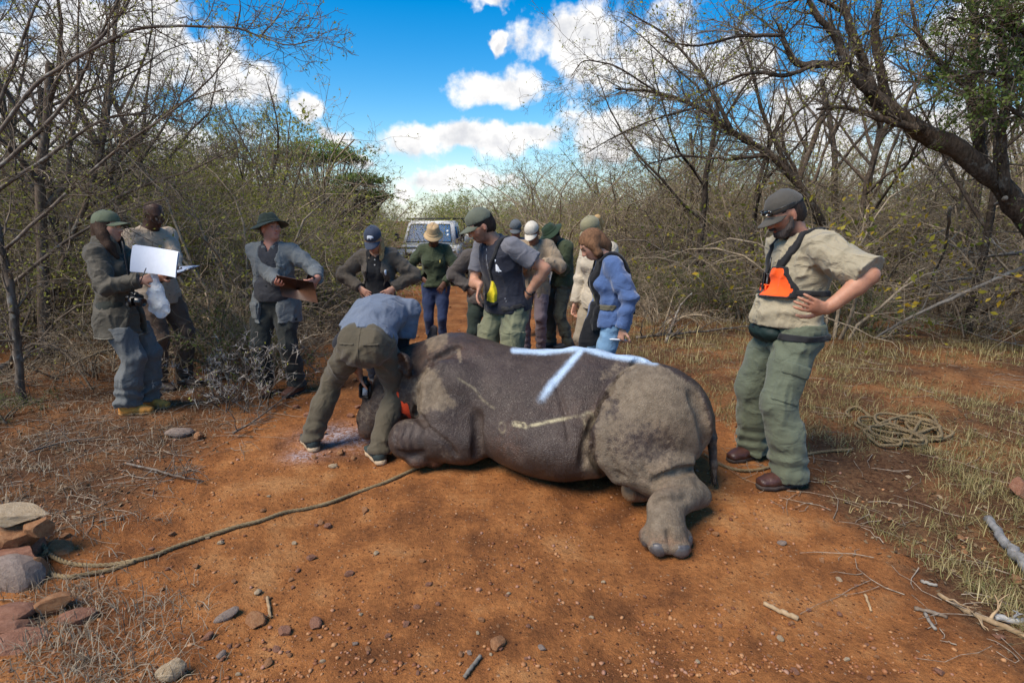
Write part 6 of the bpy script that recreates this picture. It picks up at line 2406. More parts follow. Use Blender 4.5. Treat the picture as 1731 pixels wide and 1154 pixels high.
def bush_bare(seed, h=2.6, nst=9, spread=.9, leaf=None, per=0, lsize=.03, twig=None, fine=(7, 11), arch=.35, wide=.25, bark=None):
    """many-stemmed thorn bush with arching stems and a haze of twigs"""
    def mk():
        g = Grow(seed)
        cfg = [dict(seg=7, curl=.13, grav=arch, taper=.25, k=5),
               dict(n=fine, t0=.18, ang=48, angv=16, seg=5, curl=.20, grav=.12, taper=.3, lk=(.32, .60), rk=.5, twig=True, rmin=.004),
               dict(n=(5, 8), t0=.15, ang=52, angv=18, seg=4, curl=.22, taper=.4, lk=(.32, .62), rk=.5, twig=True, rmin=.0022),
               dict(n=(2, 4), t0=.2, ang=55, angv=20, seg=3, curl=.22, taper=.5, lk=(.35, .65), rk=.6, twig=True, rmin=.0016)]
        for i in range(nst):
            a = i / nst * 6.283 + g.r.uniform(-.3, .3)
            tilt = g.r.uniform(.12, spread)
            d = (math.cos(a) * tilt, math.sin(a) * tilt, 1)
            L = h * g.r.uniform(.75, 1.15)
            g.branch((math.cos(a) * wide * g.r.random(), math.sin(a) * wide * g.r.random(), -.05), d, L, .011 + .0075 * L * g.r.uniform(.6, 1.1), 0, cfg)
        me = g.twig_mesh('branches', twig or TWIG_GREY)
        lm = None
        if leaf is not None and per:
            g.leafy(per, lsize, .012)
            lm = g.leaf_mesh('leaves', leaf)
        return me, lm
    return mk

def tree_small(seed, h=5.0, leaf=None, per=0, lsize=.04, bark=None, flat=False, lean=(0, 0), asp=.5, trunk_r=.07, nlimb=(4, 6), twn=(6, 9)):
    """small tree: trunk, spreading limbs, twigs"""
    def mk():
        g = Grow(seed)
        top = .5 if flat else .35
        cfg = [dict(seg=6, curl=.10, taper=.55, k=7),
               dict(n=nlimb, t0=.45, ang=52 if flat else 42, angv=10, seg=6, curl=.17, up=.05 if flat else .10, taper=.25, lk=(.65, 1.0), rk=.62, k=5, lift=.0),
               dict(n=(5, 7), t0=.3, ang=42, angv=14, seg=5, curl=.20, up=.06, taper=.3, lk=(.35, .6), rk=.55, twig=True, rmin=.006, lift=-.1 if flat else .1),
               dict(n=twn, t0=.15, ang=48, angv=16, seg=4, curl=.22, taper=.4, lk=(.32, .6), rk=.5, twig=True, rmin=.0028),
               dict(n=(2, 4), t0=.2, ang=52, angv=18, seg=3, curl=.22, taper=.5, lk=(.35, .65), rk=.6, twig=True, rmin=.0018)]
        g.branch((0, 0, -.1), (lean[0], lean[1], 1), h * .62, trunk_r, 0, cfg)
        me = g.twig_mesh('trunk', bark or BARK_BROWN)
        lm = None
        if leaf is not None and per:
            g.leafy(per, lsize, .02, asp)
            lm = g.leaf_mesh('crown', leaf)
        return me, lm
    return mk

def place(name, key, mk, loc, rz, sc, label, cat, group, pn=('branches', 'leaves'), sz=None, tilt=None):
    me, lm = proto(key, mk)
    o = empty(name, loc, rz)
    o.scale = (sc, sc, sz or sc)
    if tilt:
        o.rotation_euler = (tilt[0], tilt[1], rz)
    tag(o, label, cat, group)
    link(pn[0], me, o)
    if lm is not None:
        link(pn[1], lm, o)
    return o
def on_road(x, y, m=.25):
    return float(road_in(np.array([x]), np.array([y]))[0]) > -m

BUSH = {
    'bare_a': bush_bare(101, 2.7, 9, .9, LEAF_OLIVE, 1, .038), 'bare_b': bush_bare(102, 2.5, 8, 1.2, arch=.55, twig=TWIG_DARK, leaf=LEAF_DRY, per=.25), 'bare_c': bush_bare(103, 3.0, 8, .7, LEAF_OLIVE, .8, .036),
    'olive_a': bush_bare(104, 2.8, 8, .8, LEAF_OLIVE, 6, .046), 'olive_b': bush_bare(105, 2.6, 9, 1.0, LEAF_OLIVE, 3, .042),
    'green_a': bush_bare(106, 2.6, 8, .85, LEAF_GREEN, 3, .045), 'spring': bush_bare(107, 2.7, 9, .9, LEAF_BRIGHT, 4, .05),
    'yellow': bush_bare(108, 2.2, 7, 1.1, LEAF_YELLOW, .4, .07, arch=.5),
    'low_dry': bush_bare(109, 1.0, 12, 1.1, LEAF_DRY, .35, .028, arch=.5, wide=.35, fine=(5, 8)), 'low_green': bush_bare(110, .9, 10, 1.0, LEAF_GREEN, 2, .026, wide=.3, fine=(5, 7)),
}
TREE = {
    'bare_tree_a': tree_small(201, 5.6, LEAF_DRY, .10, .035, BARK_BROWN), 'bare_tree_b': tree_small(202, 6.4, LEAF_OLIVE, .35, .035, BARK_DARK, lean=(.15, 0)),
    'fine_tree': tree_small(203, 6.6, LEAF_OLIVE, .5, .032, BARK_DARK, nlimb=(5, 7), twn=(7, 10)), 'flat_tree': tree_small(204, 4.6, LEAF_BRIGHT, 8, .06, BARK_DARK, flat=True),
    'green_tree': tree_small(205, 5.6, LEAF_GREEN, 2, .05, BARK_DARK),
}
BLAB = {
    'bare_a': ('grey thorn bush with arching stems and sparse tiny leaves in the thicket', 'grey bare thorn bushes in the thicket'),
    'bare_b': ('dark tangled thorn bush nearly without leaves in the roadside thicket', 'dark tangled thorn bushes in the thicket'),
    'bare_c': ('tall open bush with a few small leaves in the thicket', 'tall open bushes'),
    'olive_a': ('olive leaved thorn bush in the roadside thicket', 'olive thorn bushes along the road'),
    'olive_b': ('sparse olive bush with open twigs in the roadside thicket', 'sparse olive bushes along the road'),
    'green_a': ('green leaved bush standing in the roadside thicket', 'green bushes along the road'),
    'spring': ('bright yellow-green bush at the far bend of the road', 'bright bushes at the road bend'),
    'yellow': ('bush with scattered yellow and lime leaves behind the bearded man', 'yellow leaved bushes'),
    'low_dry': ('low dry twiggy shrub on the road verge', 'low dry shrubs on the verge'),
    'low_green': ('low green shrub on the road verge', 'low green shrubs on the verge'),
}
TLAB = {
    'bare_tree_a': ('thin bare brown tree rising above the thicket', 'thin bare trees above the thicket'),
    'bare_tree_b': ('dark leaning tree with sparse olive leaves above the thicket', 'dark leaning trees above the thicket'),
    'fine_tree': ('fine-twigged tree with tiny olive leaves beside the open sky', 'fine-twigged trees'),
    'flat_tree': ('flat-topped thorn tree with bright green crown beside the road', 'flat-topped thorn trees'),
    'green_tree': ('leafy green tree above the thicket', 'leafy green trees'),
}
def zone(x, y):
    if y > 33:
        return 'at the far bend of the road'
    side = x < float(np.interp(y, ROAD_Y, ROAD_L))
    if side:
        return 'behind the clipboard holders' if y < 8.5 else 'deeper behind the clipboard holders' if y < 14 else 'beside the pickup' if y < 22 else 'beyond the pickup'
    return 'beside the big leaning tree' if y < 10.5 and x > 4 else 'behind the bearded man' if y < 14 and x > 2.5 else 'deep behind the bearded man' if x > 5 else 'across the road from the pickup'

def bush(kind, x, y, sc, rz, sz=None):
    l, g = BLAB[kind]
    for cut in (' in the roadside thicket', ' in the thicket', ' at the far bend of the road', ' behind the bearded man', ' on the road verge'):
        l = l.replace(cut, '')
    l, g = l + ' ' + zone(x, y), g.split(' in the')[0].split(' along')[0].split(' on the')[0].split(' at the')[0] + ' ' + zone(x, y)
    return place('thorn_bush' if kind not in ('low_dry', 'low_green', 'yellow', 'spring', 'green_a') else 'shrub', kind, BUSH[kind], (x, y, gz(x, y) - .03), rz, sc, l, 'bush', g, sz=sz)
def tree(kind, x, y, sc, rz, sz=None, label=None):
    l, g = TLAB[kind]
    l, g = l.replace(' above the thicket', '').replace(' beside the open sky', '').replace(' rising', '').replace(' beside the road', '') + ' ' + zone(x, y), g.split(' above')[0] + ' ' + zone(x, y)
    return place('thorn_tree' if 'green' not in kind else 'tree', kind, TREE[kind], (x, y, gz(x, y) - .03), rz, sc, label or l, 'tree', g if not label else None, ('trunk', 'crown'), sz)

def plant_all():
    r = random.Random(5)
    def scatter(n, region, kinds, sc, mind=.8, tries=40, szr=None):
        pts = []
        for _ in range(n):
            for _t in range(tries):
                x, y = region(r)
                if on_road(x, y, .5) or any((x - a) ** 2 + (y - b) ** 2 < mind * mind for a, b in pts):
                    continue
                pts.append((x, y))
                bush(r.choice(kinds), x, y, r.uniform(*sc), r.uniform(0, 6.28))
                break
    ledge = lambda y: float(np.interp(y, ROAD_Y, ROAD_L))
    redge = lambda y: float(np.interp(y, ROAD_Y, ROAD_R))
    # ---- thicket on the side of the papers: front row, then deeper
    scatter(16, lambda q: ((lambda y: (ledge(y) - q.uniform(.7 if y < 8.5 else 1.5, 2.4 if y < 8.5 else 3), y))(q.uniform(6.6, 10.5))), ['bare_a', 'bare_a', 'bare_c', 'olive_b', 'bare_b', 'olive_a'], (.75, 1.05), .75)
    scatter(18, lambda q: (q.uniform(-9.5, -4.2), q.uniform(7.8, 11)), ['bare_a', 'bare_b', 'bare_c', 'olive_b', 'bare_a'], (.85, 1.2), .9)
    scatter(26, lambda q: ((lambda y: (ledge(y) - q.uniform(1.6, 8), y))(q.uniform(11, 19))), ['bare_a', 'bare_c', 'olive_a', 'olive_b', 'olive_a', 'green_a'], (.95, 1.35), 1.2)
    scatter(20, lambda q: ((lambda y: (ledge(y) - q.uniform(.8, 12), y))(q.uniform(19, 34))), ['olive_a', 'olive_b', 'spring', 'green_a'], (1.0, 1.5), 1.6)
    scatter(8, lambda q: (q.uniform(-9, -5.0), q.uniform(4.4, 7.2)), ['bare_b', 'bare_a', 'bare_c'], (.7, 1.0), .9)
    # ---- far end, where the road bends away
    scatter(26, lambda q: (q.uniform(-16, 14), q.uniform(34, 52)), ['spring', 'olive_a', 'green_a', 'spring'], (1.0, 1.35), 2.0)
    scatter(14, lambda q: ((lambda y: (redge(y) + q.uniform(.6, 7), y))(q.uniform(20, 34))), ['spring', 'olive_a', 'spring', 'green_a'], (.95, 1.2), 1.5)
    scatter(14, lambda q: (q.uniform(-9, 1), q.uniform(27, 36)), ['spring', 'spring', 'olive_a'], (.8, 1.0), 1.2)
    # ---- thicket on the other side
    scatter(18, lambda q: ((lambda y: (redge(y) + q.uniform(1.6, 8), y))(q.uniform(13, 20))), ['bare_a', 'olive_a', 'bare_c', 'olive_b'], (1.0, 1.35), 1.2)
    scatter(20, lambda q: (q.uniform(3.4, 13), q.uniform(10.6, 14)), ['bare_a', 'bare_b', 'bare_c', 'olive_b', 'bare_a'], (.95, 1.3), .95)
    scatter(12, lambda q: (q.uniform(6.5, 14), q.uniform(8.0, 11)), ['bare_b', 'bare_a', 'bare_c'], (.9, 1.25), 1.0)
    scatter(30, lambda q: (q.uniform(5, 26), q.uniform(14, 30)), ['bare_a', 'olive_a', 'bare_c', 'green_a'], (1.1, 1.6), 1.8)
    scatter(22, lambda q: (q.uniform(-26, -9), q.uniform(8, 26)), ['bare_a', 'olive_a', 'bare_c', 'green_a'], (1.1, 1.6), 1.8)
    # tall pale grass-like shrubs at the thicket foot and on the verges
    for i in range(26):
        y = r.uniform(5.6, 13)
        x = ledge(y) - r.uniform(.25, 1.6)
        if math.hypot(x + 2.15, y - 5.14) < .6 or math.hypot(x + 3.5, y - 5.3) < .7:
            continue
        bush(r.choice(['low_dry', 'low_dry', 'low_green']), x, y, r.uniform(.6, 1.15), r.uniform(0, 6))
    for i in range(24):
        y = r.uniform(7.5, 13)
        x = redge(y) + r.uniform(.7, 7)
        bush(r.choice(['low_dry', 'low_dry', 'low_green']), x, y, r.uniform(.6, 1.2), r.uniform(0, 6))
    for x, y, k_, s_ in ((-2.75, 5.75, 'low_green', .95), (-3.0, 5.9, 'low_dry', 1.1), (-3.35, 6.3, 'low_dry', 1.2), (-4.3, 5.6, 'low_dry', .8), (-4.9, 4.7, 'low_dry', .7), (-4.2, 4.2, 'low_green', .45), (3.2, 9.2, 'low_green', .9), (3.9, 8.6, 'low_green', .8), (4.6, 9.5, 'low_dry', .9)):
        bush(k_, x, y, s_, r.uniform(0, 6))
    # yellow-leaved bushes behind the bearded man
    for x, y, s_ in ((4.3, 7.4, 1.15), (5.1, 8.3, 1.1), (3.7, 8.9, 1.0)):
        bush('yellow', x, y, s_, r.uniform(0, 6))
    # ---- trees
    for k_, x, y, s_ in (('bare_tree_a', -5.2, 6.1, .95), ('bare_tree_b', -6.6, 6.8, .95), ('bare_tree_a', -7.4, 8.6, 1.05), ('bare_tree_b', -5.4, 9.2, .9), ('bare_tree_a', -4.6, 10.4, .85), ('bare_tree_a', -9.5, 10.5, 1.15),
                         ('bare_tree_b', -8.2, 12.5, 1.1), ('bare_tree_a', -6.2, 13.5, .9), ('bare_tree_a', -12.5, 14, 1.3), ('fine_tree', -4.4, 14.5, .62), ('bare_tree_a', -7.8, 5.2, .9), ('bare_tree_a', -4.9, 7.6, .8), ('bare_tree_b', -6.0, 5.3, .78), ('fine_tree', -5.6, 7.2, .8), ('fine_tree', -8.4, 7.6, .9), ('fine_tree', 6.6, 8.0, .85), ('fine_tree', 4.6, 11.0, .9), ('bare_tree_a', 6.3, 10.3, 1.05), ('fine_tree', 8.8, 11.2, 1.1),
                         ('fine_tree', 3.3, 10.4, .92), ('bare_tree_a', 5.4, 11.6, 1.15), ('bare_tree_b', 7.2, 12.2, 1.2), ('bare_tree_a', 9.6, 11.6, 1.2), ('bare_tree_b', 4.4, 13.5, .95), ('fine_tree', 5.6, 9.2, .85),
                         ('fine_tree', 2.6, 16.0, .72), ('fine_tree', .9, 21, .72), ('bare_tree_a', 12, 14, 1.3), ('green_tree', 9.2, 9.0, 1.0), ('fine_tree', 7.6, 9.6, .95), ('bare_tree_b', 14, 18, 1.3), ('bare_tree_a', 8, 17, 1.2)):
        tree(k_, x, y, s_, r.uniform(0, 6.28))
    # flat-topped thorn tree: limbs fanning up into thin leafy tiers
    for seed, Y, foot, tiers, lab in ((51, 16.5, 560, (((530, 256), 78, 20), ((490, 272), 50, 14), ((575, 268), 40, 12)), 'flat-topped thorn tree with a bright green tier, rising behind the bush hat man'),
                                      (52, 15.5, 612, (((606, 306), 46, 16), ((632, 332), 30, 12), ((585, 326), 34, 12)), 'lower dark flat-topped thorn tree beside the far road')):
        g = Grow(seed)
        c = at(foot, 470, Y)
        base = np.array([c.x, Y, gz(c.x, Y)])
        tr = MB()
        fork = np.array([0, 0, 1.5])
        tr.tube([(0, 0, -.1), (.03, 0, .8), fork], [.11, .09, .08], 8)
        for (px_, py_), hw, hh in tiers:
            cc = np.array(at(px_, py_, Y)) - base
            rx, rz_ = hw / F_PX * Y, hh / F_PX * Y
            for i in range(16):
                a_ = g.r.uniform(0, 6.283)
                q = math.sqrt(g.r.random())
                e = cc + np.array([math.cos(a_) * rx * q, math.sin(a_) * rx * q, -rz_ * .5])
                m_ = (fork * .55 + e * .45) + g.np.normal(0, .12, 3) - (0, 0, .1)
                pts = catmull_([fork, m_, e])
                g.small.append((pts, np.linspace(.035, .01, len(pts))))
                for _ in range(9):
                    d = unit(g.np.normal(0, 1, 3) * (1, 1, .35) + (0, 0, .25))
                    L = rx * g.r.uniform(.2, .5)
                    pp = np.array([e, e + d * L * .5 + g.np.normal(0, .02, 3), e + d * L + g.np.normal(0, .03, 3)])
                    g.small.append((pp, np.array([.008, .006, .004])))
            for i in range(int(2600 * hw / 78)):
                a_ = g.r.uniform(0, 6.283)
                q = math.sqrt(g.r.random())
                ed_ = 1 + .22 * math.sin(5 * a_ + seed) + .12 * math.sin(11 * a_)
                z_ = (1 - q ** 2) * g.r.uniform(-.25, 1) + g.r.gauss(0, .18)
                g.leaves.append((cc + np.array([math.cos(a_) * rx * q * ed_, math.sin(a_) * rx * q * ed_, z_ * rz_]), g.r.uniform(.05, .10), .5))
        root = empty('flat_topped_tree', base)
        tag(root, lab, 'tree')
        link('trunk', tubes_mesh('trunk', g.small, BARK_DARK, 4, .003, tr), root)
        link('crown', g.leaf_mesh('crown', LEAF_BRIGHT if seed == 51 else LEAF_GREEN), root)
def catmull_(P):
    t = np.linspace(0, 1, 7)[:, None]
    return (1 - t) ** 2 * P[0] + 2 * t * (1 - t) * P[1] + t * t * P[2]
if not DEV or 'plants' in DEV:
    plant_all()

# ---- individual trees traced from their limbs
def limb_tree(name, label, limbs, bark, leaf, per, lsize, tw=9, twl=.55, sub=7, seed=1, asp=.5, cat='tree'):
    """limbs: list of (points, r0, r1, twig count factor); twigs grow from every limb"""
    g = Grow(seed)
    cfg = [dict(seg=5, curl=.16, grav=.05, taper=.3, k=4, twig=True),
           dict(n=(5, 8), t0=.15, ang=48, angv=16, seg=4, curl=.2, taper=.4, lk=(.35, .6), rk=.5, twig=True, rmin=.0026),
           dict(n=(2, 4), t0=.2, ang=52, angv=18, seg=3, curl=.22, taper=.5, lk=(.4, .65), rk=.6, twig=True, rmin=.0017)]
    base = np.array(limbs[0][0][0])
    trunk = MB()
    for pts, r0, r1, fac in limbs:
        P = np.array([np.array(p) for p in pts]) - base
        n = len(P)
        # smooth resample with a little wander
        t = np.linspace(0, n - 1, (n - 1) * 5 + 1)
        Q = np.stack([np.interp(t, np.arange(n), P[:, i]) for i in range(3)], 1)
        for _ in range(2):
            Q[1:-1] = (Q[:-2] + 2 * Q[1:-1] + Q[2:]) / 4
        rad = np.linspace(r0, r1, len(Q))
        Q[1:-1] += g.np.normal(0, 1, (len(Q) - 2, 3)) * rad[1:-1, None] * .14
        rad = rad * (1 + g.np.normal(0, .06, len(Q)))
        trunk.tube(Q, rad, 9 if r0 > .05 else 6, True)
        ln = np.linalg.norm(np.diff(Q, axis=0), axis=1).sum()
        for i in range(int(tw * fac * ln)):
            j = g.r.randrange(max(1, len(Q) // 6), len(Q) - 1)
            ax = unit(Q[j + 1] - Q[j])
            dd = unit(ax * .7 + g.np.normal(0, .6, 3) + np.array([0, 0, .12]))
            g.branch(Q[j], dd, twl * g.r.uniform(.6, 1.6), min(rad[j] * .5, .012), 0, cfg)
    root = empty(name, base)
    tag(root, label, cat)
    link('trunk', trunk.data('trunk', bark), root)
    cr = link('crown', tubes_mesh('crown', g.small, TWIG_DARK, 3, .0016), root)
    if per:
        g.leafy(per, lsize, .015, asp)
        lm = g.leaf_mesh('leaves', leaf)
        link('leaves', lm, cr)
    return root

def A(Y, *px):
    return [at(x, y, Y) for x, y in px]

def traced_trees():
    # big dark tree leaning over from the verge
    Y = 6.4
    limb_tree('leaning_tree', 'big dark tree leaning over the verge behind the coiled rope', [
        ([(6.5, 6.6, -.1)] + A(6.4, (1775, 470), (1752, 390), (1690, 310), (1600, 240), (1520, 200), (1470, 158)), .135, .078, .25),
        (A(6.3, (1475, 160), (1430, 112), (1390, 108), (1345, 112), (1325, 70), (1318, 40)), .055, .018, .9),
        (A(6.4, (1480, 168), (1462, 110), (1440, 55), (1425, 0), (1410, -70)), .056, .024, .9),
        (A(6.5, (1500, 172), (1486, 110), (1478, 50), (1490, -20), (1500, -90)), .052, .024, .9),
        (A(6.2, (1432, 112), (1415, 60), (1385, 35), (1360, -10)), .05, .02, 1.0),
        (A(6.6, (1660, 290), (1655, 215), (1640, 150), (1650, 60), (1640, -60)), .062, .03, 1.1),
        (A(6.3, (1700, 330), (1690, 240), (1705, 150), (1690, 40), (1710, -80)), .055, .028, 1.1),
        (A(6.3, (1560, 220), (1500, 205), (1430, 180), (1380, 185)), .045, .015, 1.0),
        (A(6.1, (1385, 106), (1330, 130), (1270, 120), (1200, 150), (1150, 190)), .026, .007, 1.2),
        (A(6.0, (1320, 60), (1250, 60), (1180, 80), (1120, 70)), .02, .006, 1.2),
        (A(6.2, (1640, 150), (1590, 110), (1550, 60), (1540, 0)), .035, .012, 1.0),
        (A(6.2, (1425, 20), (1370, -10), (1300, 0), (1230, -20)), .022, .007, 1.1)], BARK_DARK, LEAF_OLIVE, .8, .034, 12, .5, seed=11)
    limb_tree('leafy_tree', 'leafy green tree overhanging the big leaning trunk', [
        ([(6.9, 6.2, -.1)] + A(6.0, (1790, 300), (1770, 150), (1720, 60), (1690, 0)), .12, .04, .4),
        (A(5.9, (1770, 160), (1710, 130), (1660, 120), (1620, 130)), .03, .01, 1.6),
        (A(5.9, (1745, 90), (1700, 60), (1650, 40), (1600, 30)), .03, .01, 1.6),
        (A(5.8, (1780, 220), (1730, 200), (1690, 170), (1640, 180)), .03, .01, 1.6),
        (A(5.8, (1740, 60), (1690, 10), (1640, -20)), .03, .01, 1.6)], BARK_DARK, LEAF_GREEN, 3, .042, 11, .42, seed=12)
    # arching tree with long drooping sprays beside the sky
    limb_tree('arching_tree', 'arching dark-stemmed tree with long sprays over the verge', [
        ([gp(1420, 470) + Vector((0, 0, -.05))] + A(8.3, (1400, 400), (1360, 320), (1300, 260), (1240, 225), (1180, 180), (1110, 155), (1040, 150)), .075, .012, .6),
        (A(8.2, (1300, 262), (1230, 270), (1150, 262), (1090, 280)), .03, .008, 1.2),
        (A(8.2, (1240, 226), (1190, 130), (1130, 60), (1060, 20)), .03, .008, 1.2),
        (A(8.1, (1180, 180), (1110, 200), (1040, 230), (990, 260)), .02, .006, 1.2),
        (A(8.3, (1340, 300), (1290, 200), (1270, 110), (1240, 40)), .035, .01, 1.1),
        (A(8.0, (1110, 156), (1040, 110), (985, 100), (965, 130)), .014, .005, 1.3)], BARK_DARK, LEAF_OLIVE, .8, .03, 11, .6, seed=13)
    # near tree at the edge of the clearing with a limb reaching out over the road
    b = gp(38, 690)
    limb_tree('lichen_tree', 'grey lichen-spotted tree at the clearing edge with limbs reaching over the road', [
        ([b + Vector((0, 0, -.05))] + A(b.y - .05, (30, 600), (18, 480), (-10, 360), (-40, 240)), .038, .022, .5),
        (A(b.y - .3, (-30, 260), (60, 140), (150, 85), (230, 47), (300, 44), (400, 46), (440, 62), (490, 79), (540, 64)), .015, .003, .6),
        (A(b.y - .1, (-20, 300), (70, 220), (130, 150), (160, 80), (200, 0), (230, -60)), .016, .006, .8),
        (A(b.y - .2, (10, 420), (110, 330), (200, 250), (290, 190), (350, 140), (390, 90)), .014, .004, .9),
        (A(b.y + .2, (20, 480), (120, 400), (200, 360), (300, 330)), .018, .005, .9),
        (A(b.y + .1, (-20, 330), (60, 280), (170, 200), (250, 190), (320, 210)), .018, .005, .9),
        (A(b.y - .1, (-30, 250), (20, 120), (50, 30), (90, -50)), .015, .006, .8),
        (A(b.y - .3, (150, 85), (210, 20), (240, -50)), .012, .005, .7),
        (A(b.y - .3, (400, 46), (408, 10), (395, -30)), .006, .003, .6),
        (A(b.y - .3, (440, 62), (470, 30), (485, -5)), .005, .003, .6)], BARK_GREY, LEAF_OLIVE, .5, .026, 17, .36, seed=14)
    b2 = gp(95, 610)
    limb_tree('slanting_tree', 'slanting grey bare tree behind the woman in the olive jacket', [
        ([b2 + Vector((0, 0, -.05))] + A(b2.y, (80, 520), (110, 430), (150, 330), (180, 220), (190, 100), (200, -20)), .036, .016, .9),
        (A(b2.y, (110, 430), (60, 330), (20, 240), (0, 140)), .03, .012, 1.0),
        (A(b2.y, (150, 330), (230, 240), (290, 180), (380, 150)), .018, .006, 1.0),
        (A(b2.y, (170, 250), (120, 150), (100, 60)), .024, .01, 1.0),
        (A(b2.y, (130, 380), (220, 320), (320, 290), (400, 250)), .022, .007, 1.0)], BARK_BROWN, LEAF_OLIVE, .3, .03, 14, .5, seed=15)
if not DEV or 'trees' in DEV:
    traced_trees()
# ------------------------------------------------------------------ stones
def ico(sub):
    t = (1 + 5 ** .5) / 2
    v = [unit(p) for p in [(-1, t, 0), (1, t, 0), (-1, -t, 0), (1, -t, 0), (0, -1, t), (0, 1, t), (0, -1, -t), (0, 1, -t), (t, 0, -1), (t, 0, 1), (-t, 0, -1), (-t, 0, 1)]]
    f = [(0, 11, 5), (0, 5, 1), (0, 1, 7), (0, 7, 10), (0, 10, 11), (1, 5, 9), (5, 11, 4), (11, 10, 2), (10, 7, 6), (7, 1, 8), (3, 9, 4), (3, 4, 2), (3, 2, 6), (3, 6, 8), (3, 8, 9), (4, 9, 5), (2, 4, 11), (6, 2, 10), (8, 6, 7), (9, 8, 1)]
    for _ in range(sub):
        c, g = {}, []
        def mid(a, b):
            k = (min(a, b), max(a, b))
            if k not in c:
                c[k] = len(v)
                v.append(unit(v[a] + v[b]))
            return c[k]
        for a, b, d in f:
            x, y, z = mid(a, b), mid(b, d), mid(d, a)
            g += [(a, x, z), (b, y, x), (d, z, y), (x, y, z)]
        f = g
    return np.array(v), np.array(f)

def stone_mat(name, c0, c1, c2):
    m, T, b, tc = new_mat(name)
    n = T.noise(tc, 3.5, 5, .65)
    n2 = T.noise(tc, 18, 4, .7)
    c = T.ramp(T.math('ADD', T.math('MULTIPLY', n, .6), T.math('MULTIPLY', n2, .4)), [(.3, c0), (.5, c1), (.7, c2)])
    T.L.new(c, b.inputs['Base Color'])
    b.inputs['Roughness'].default_value = .9
    T.L.new(T.bump(n2, .02, .7), b.inputs['Normal'])
    return m

STONE = [stone_mat('ochre_stone', (.16, .06, .025), (.33, .15, .06), (.42, .25, .13)), stone_mat('red_stone', (.14, .055, .032), (.27, .12, .068), (.36, .20, .13)),
         stone_mat('grey_stone', (.14, .095, .075), (.27, .20, .16), (.38, .30, .24)), stone_mat('pale_stone', (.25, .16, .08), (.46, .34, .21), (.56, .46, .33))]
_sv, _sf = ico(2)
STONES = []
for i in range(10):
    rs_ = np.random.RandomState(40 + i)
    v = _sv.copy()
    for _ in range(9):                                   # knock flat facets off
        n = unit(rs_.normal(0, 1, 3))
        h = rs_.uniform(.55, .85)
        d = v @ n - h
        v = v - np.maximum(d, 0)[:, None] * n
    v = v * (1 + .07 * vnoise(v * 2.2 + i * 5)[:, None] + .03 * vnoise(v * 6 + i)[:, None])
    STONES.append([meshdata('stone', v, _sf, m, False) for m in STONE])
    for me in STONES[-1]:
        me.polygons.foreach_set('use_smooth', np.zeros(len(me.polygons), bool))

def stone(x, y, w, kind, asp=(1, .8, .6), rz=None, label=None, sink=.25, group=None, z=0.0, cat='stone'):
    """stone about w pixels wide standing on the ground at that pixel"""
    p = gpt(x, y)
    dep = p.y * CP + (CAM_H - p.z) * SP
    r = w / F_PX * dep / 2
    k = abs(int(x * 7 + y * 3)) % len(STONES)
    o = link('stone', STONES[k][kind])
    rr = random.Random(int(x * 31 + y))
    o.scale = (r * asp[0], r * asp[1], r * asp[2])
    o.rotation_euler = (rr.uniform(-.3, .3), rr.uniform(-.3, .3), rr.uniform(0, 6.28) if rz is None else rz)
    o.location = (p.x, p.y + r * .3, p.z + r * asp[2] * (1 - sink) - r * .12 + z)
    tag(o, label or ['ochre stone lying loose on the dirt road', 'rust-brown stone lying loose on the dirt road', 'grey stone lying loose on the dirt road', 'pale cream stone lying loose on the dirt road'][kind], cat,
        group or (None if label else ['loose ochre stones', 'loose rust-brown stones', 'loose grey stones', 'loose pale stones'][kind]))
    return o

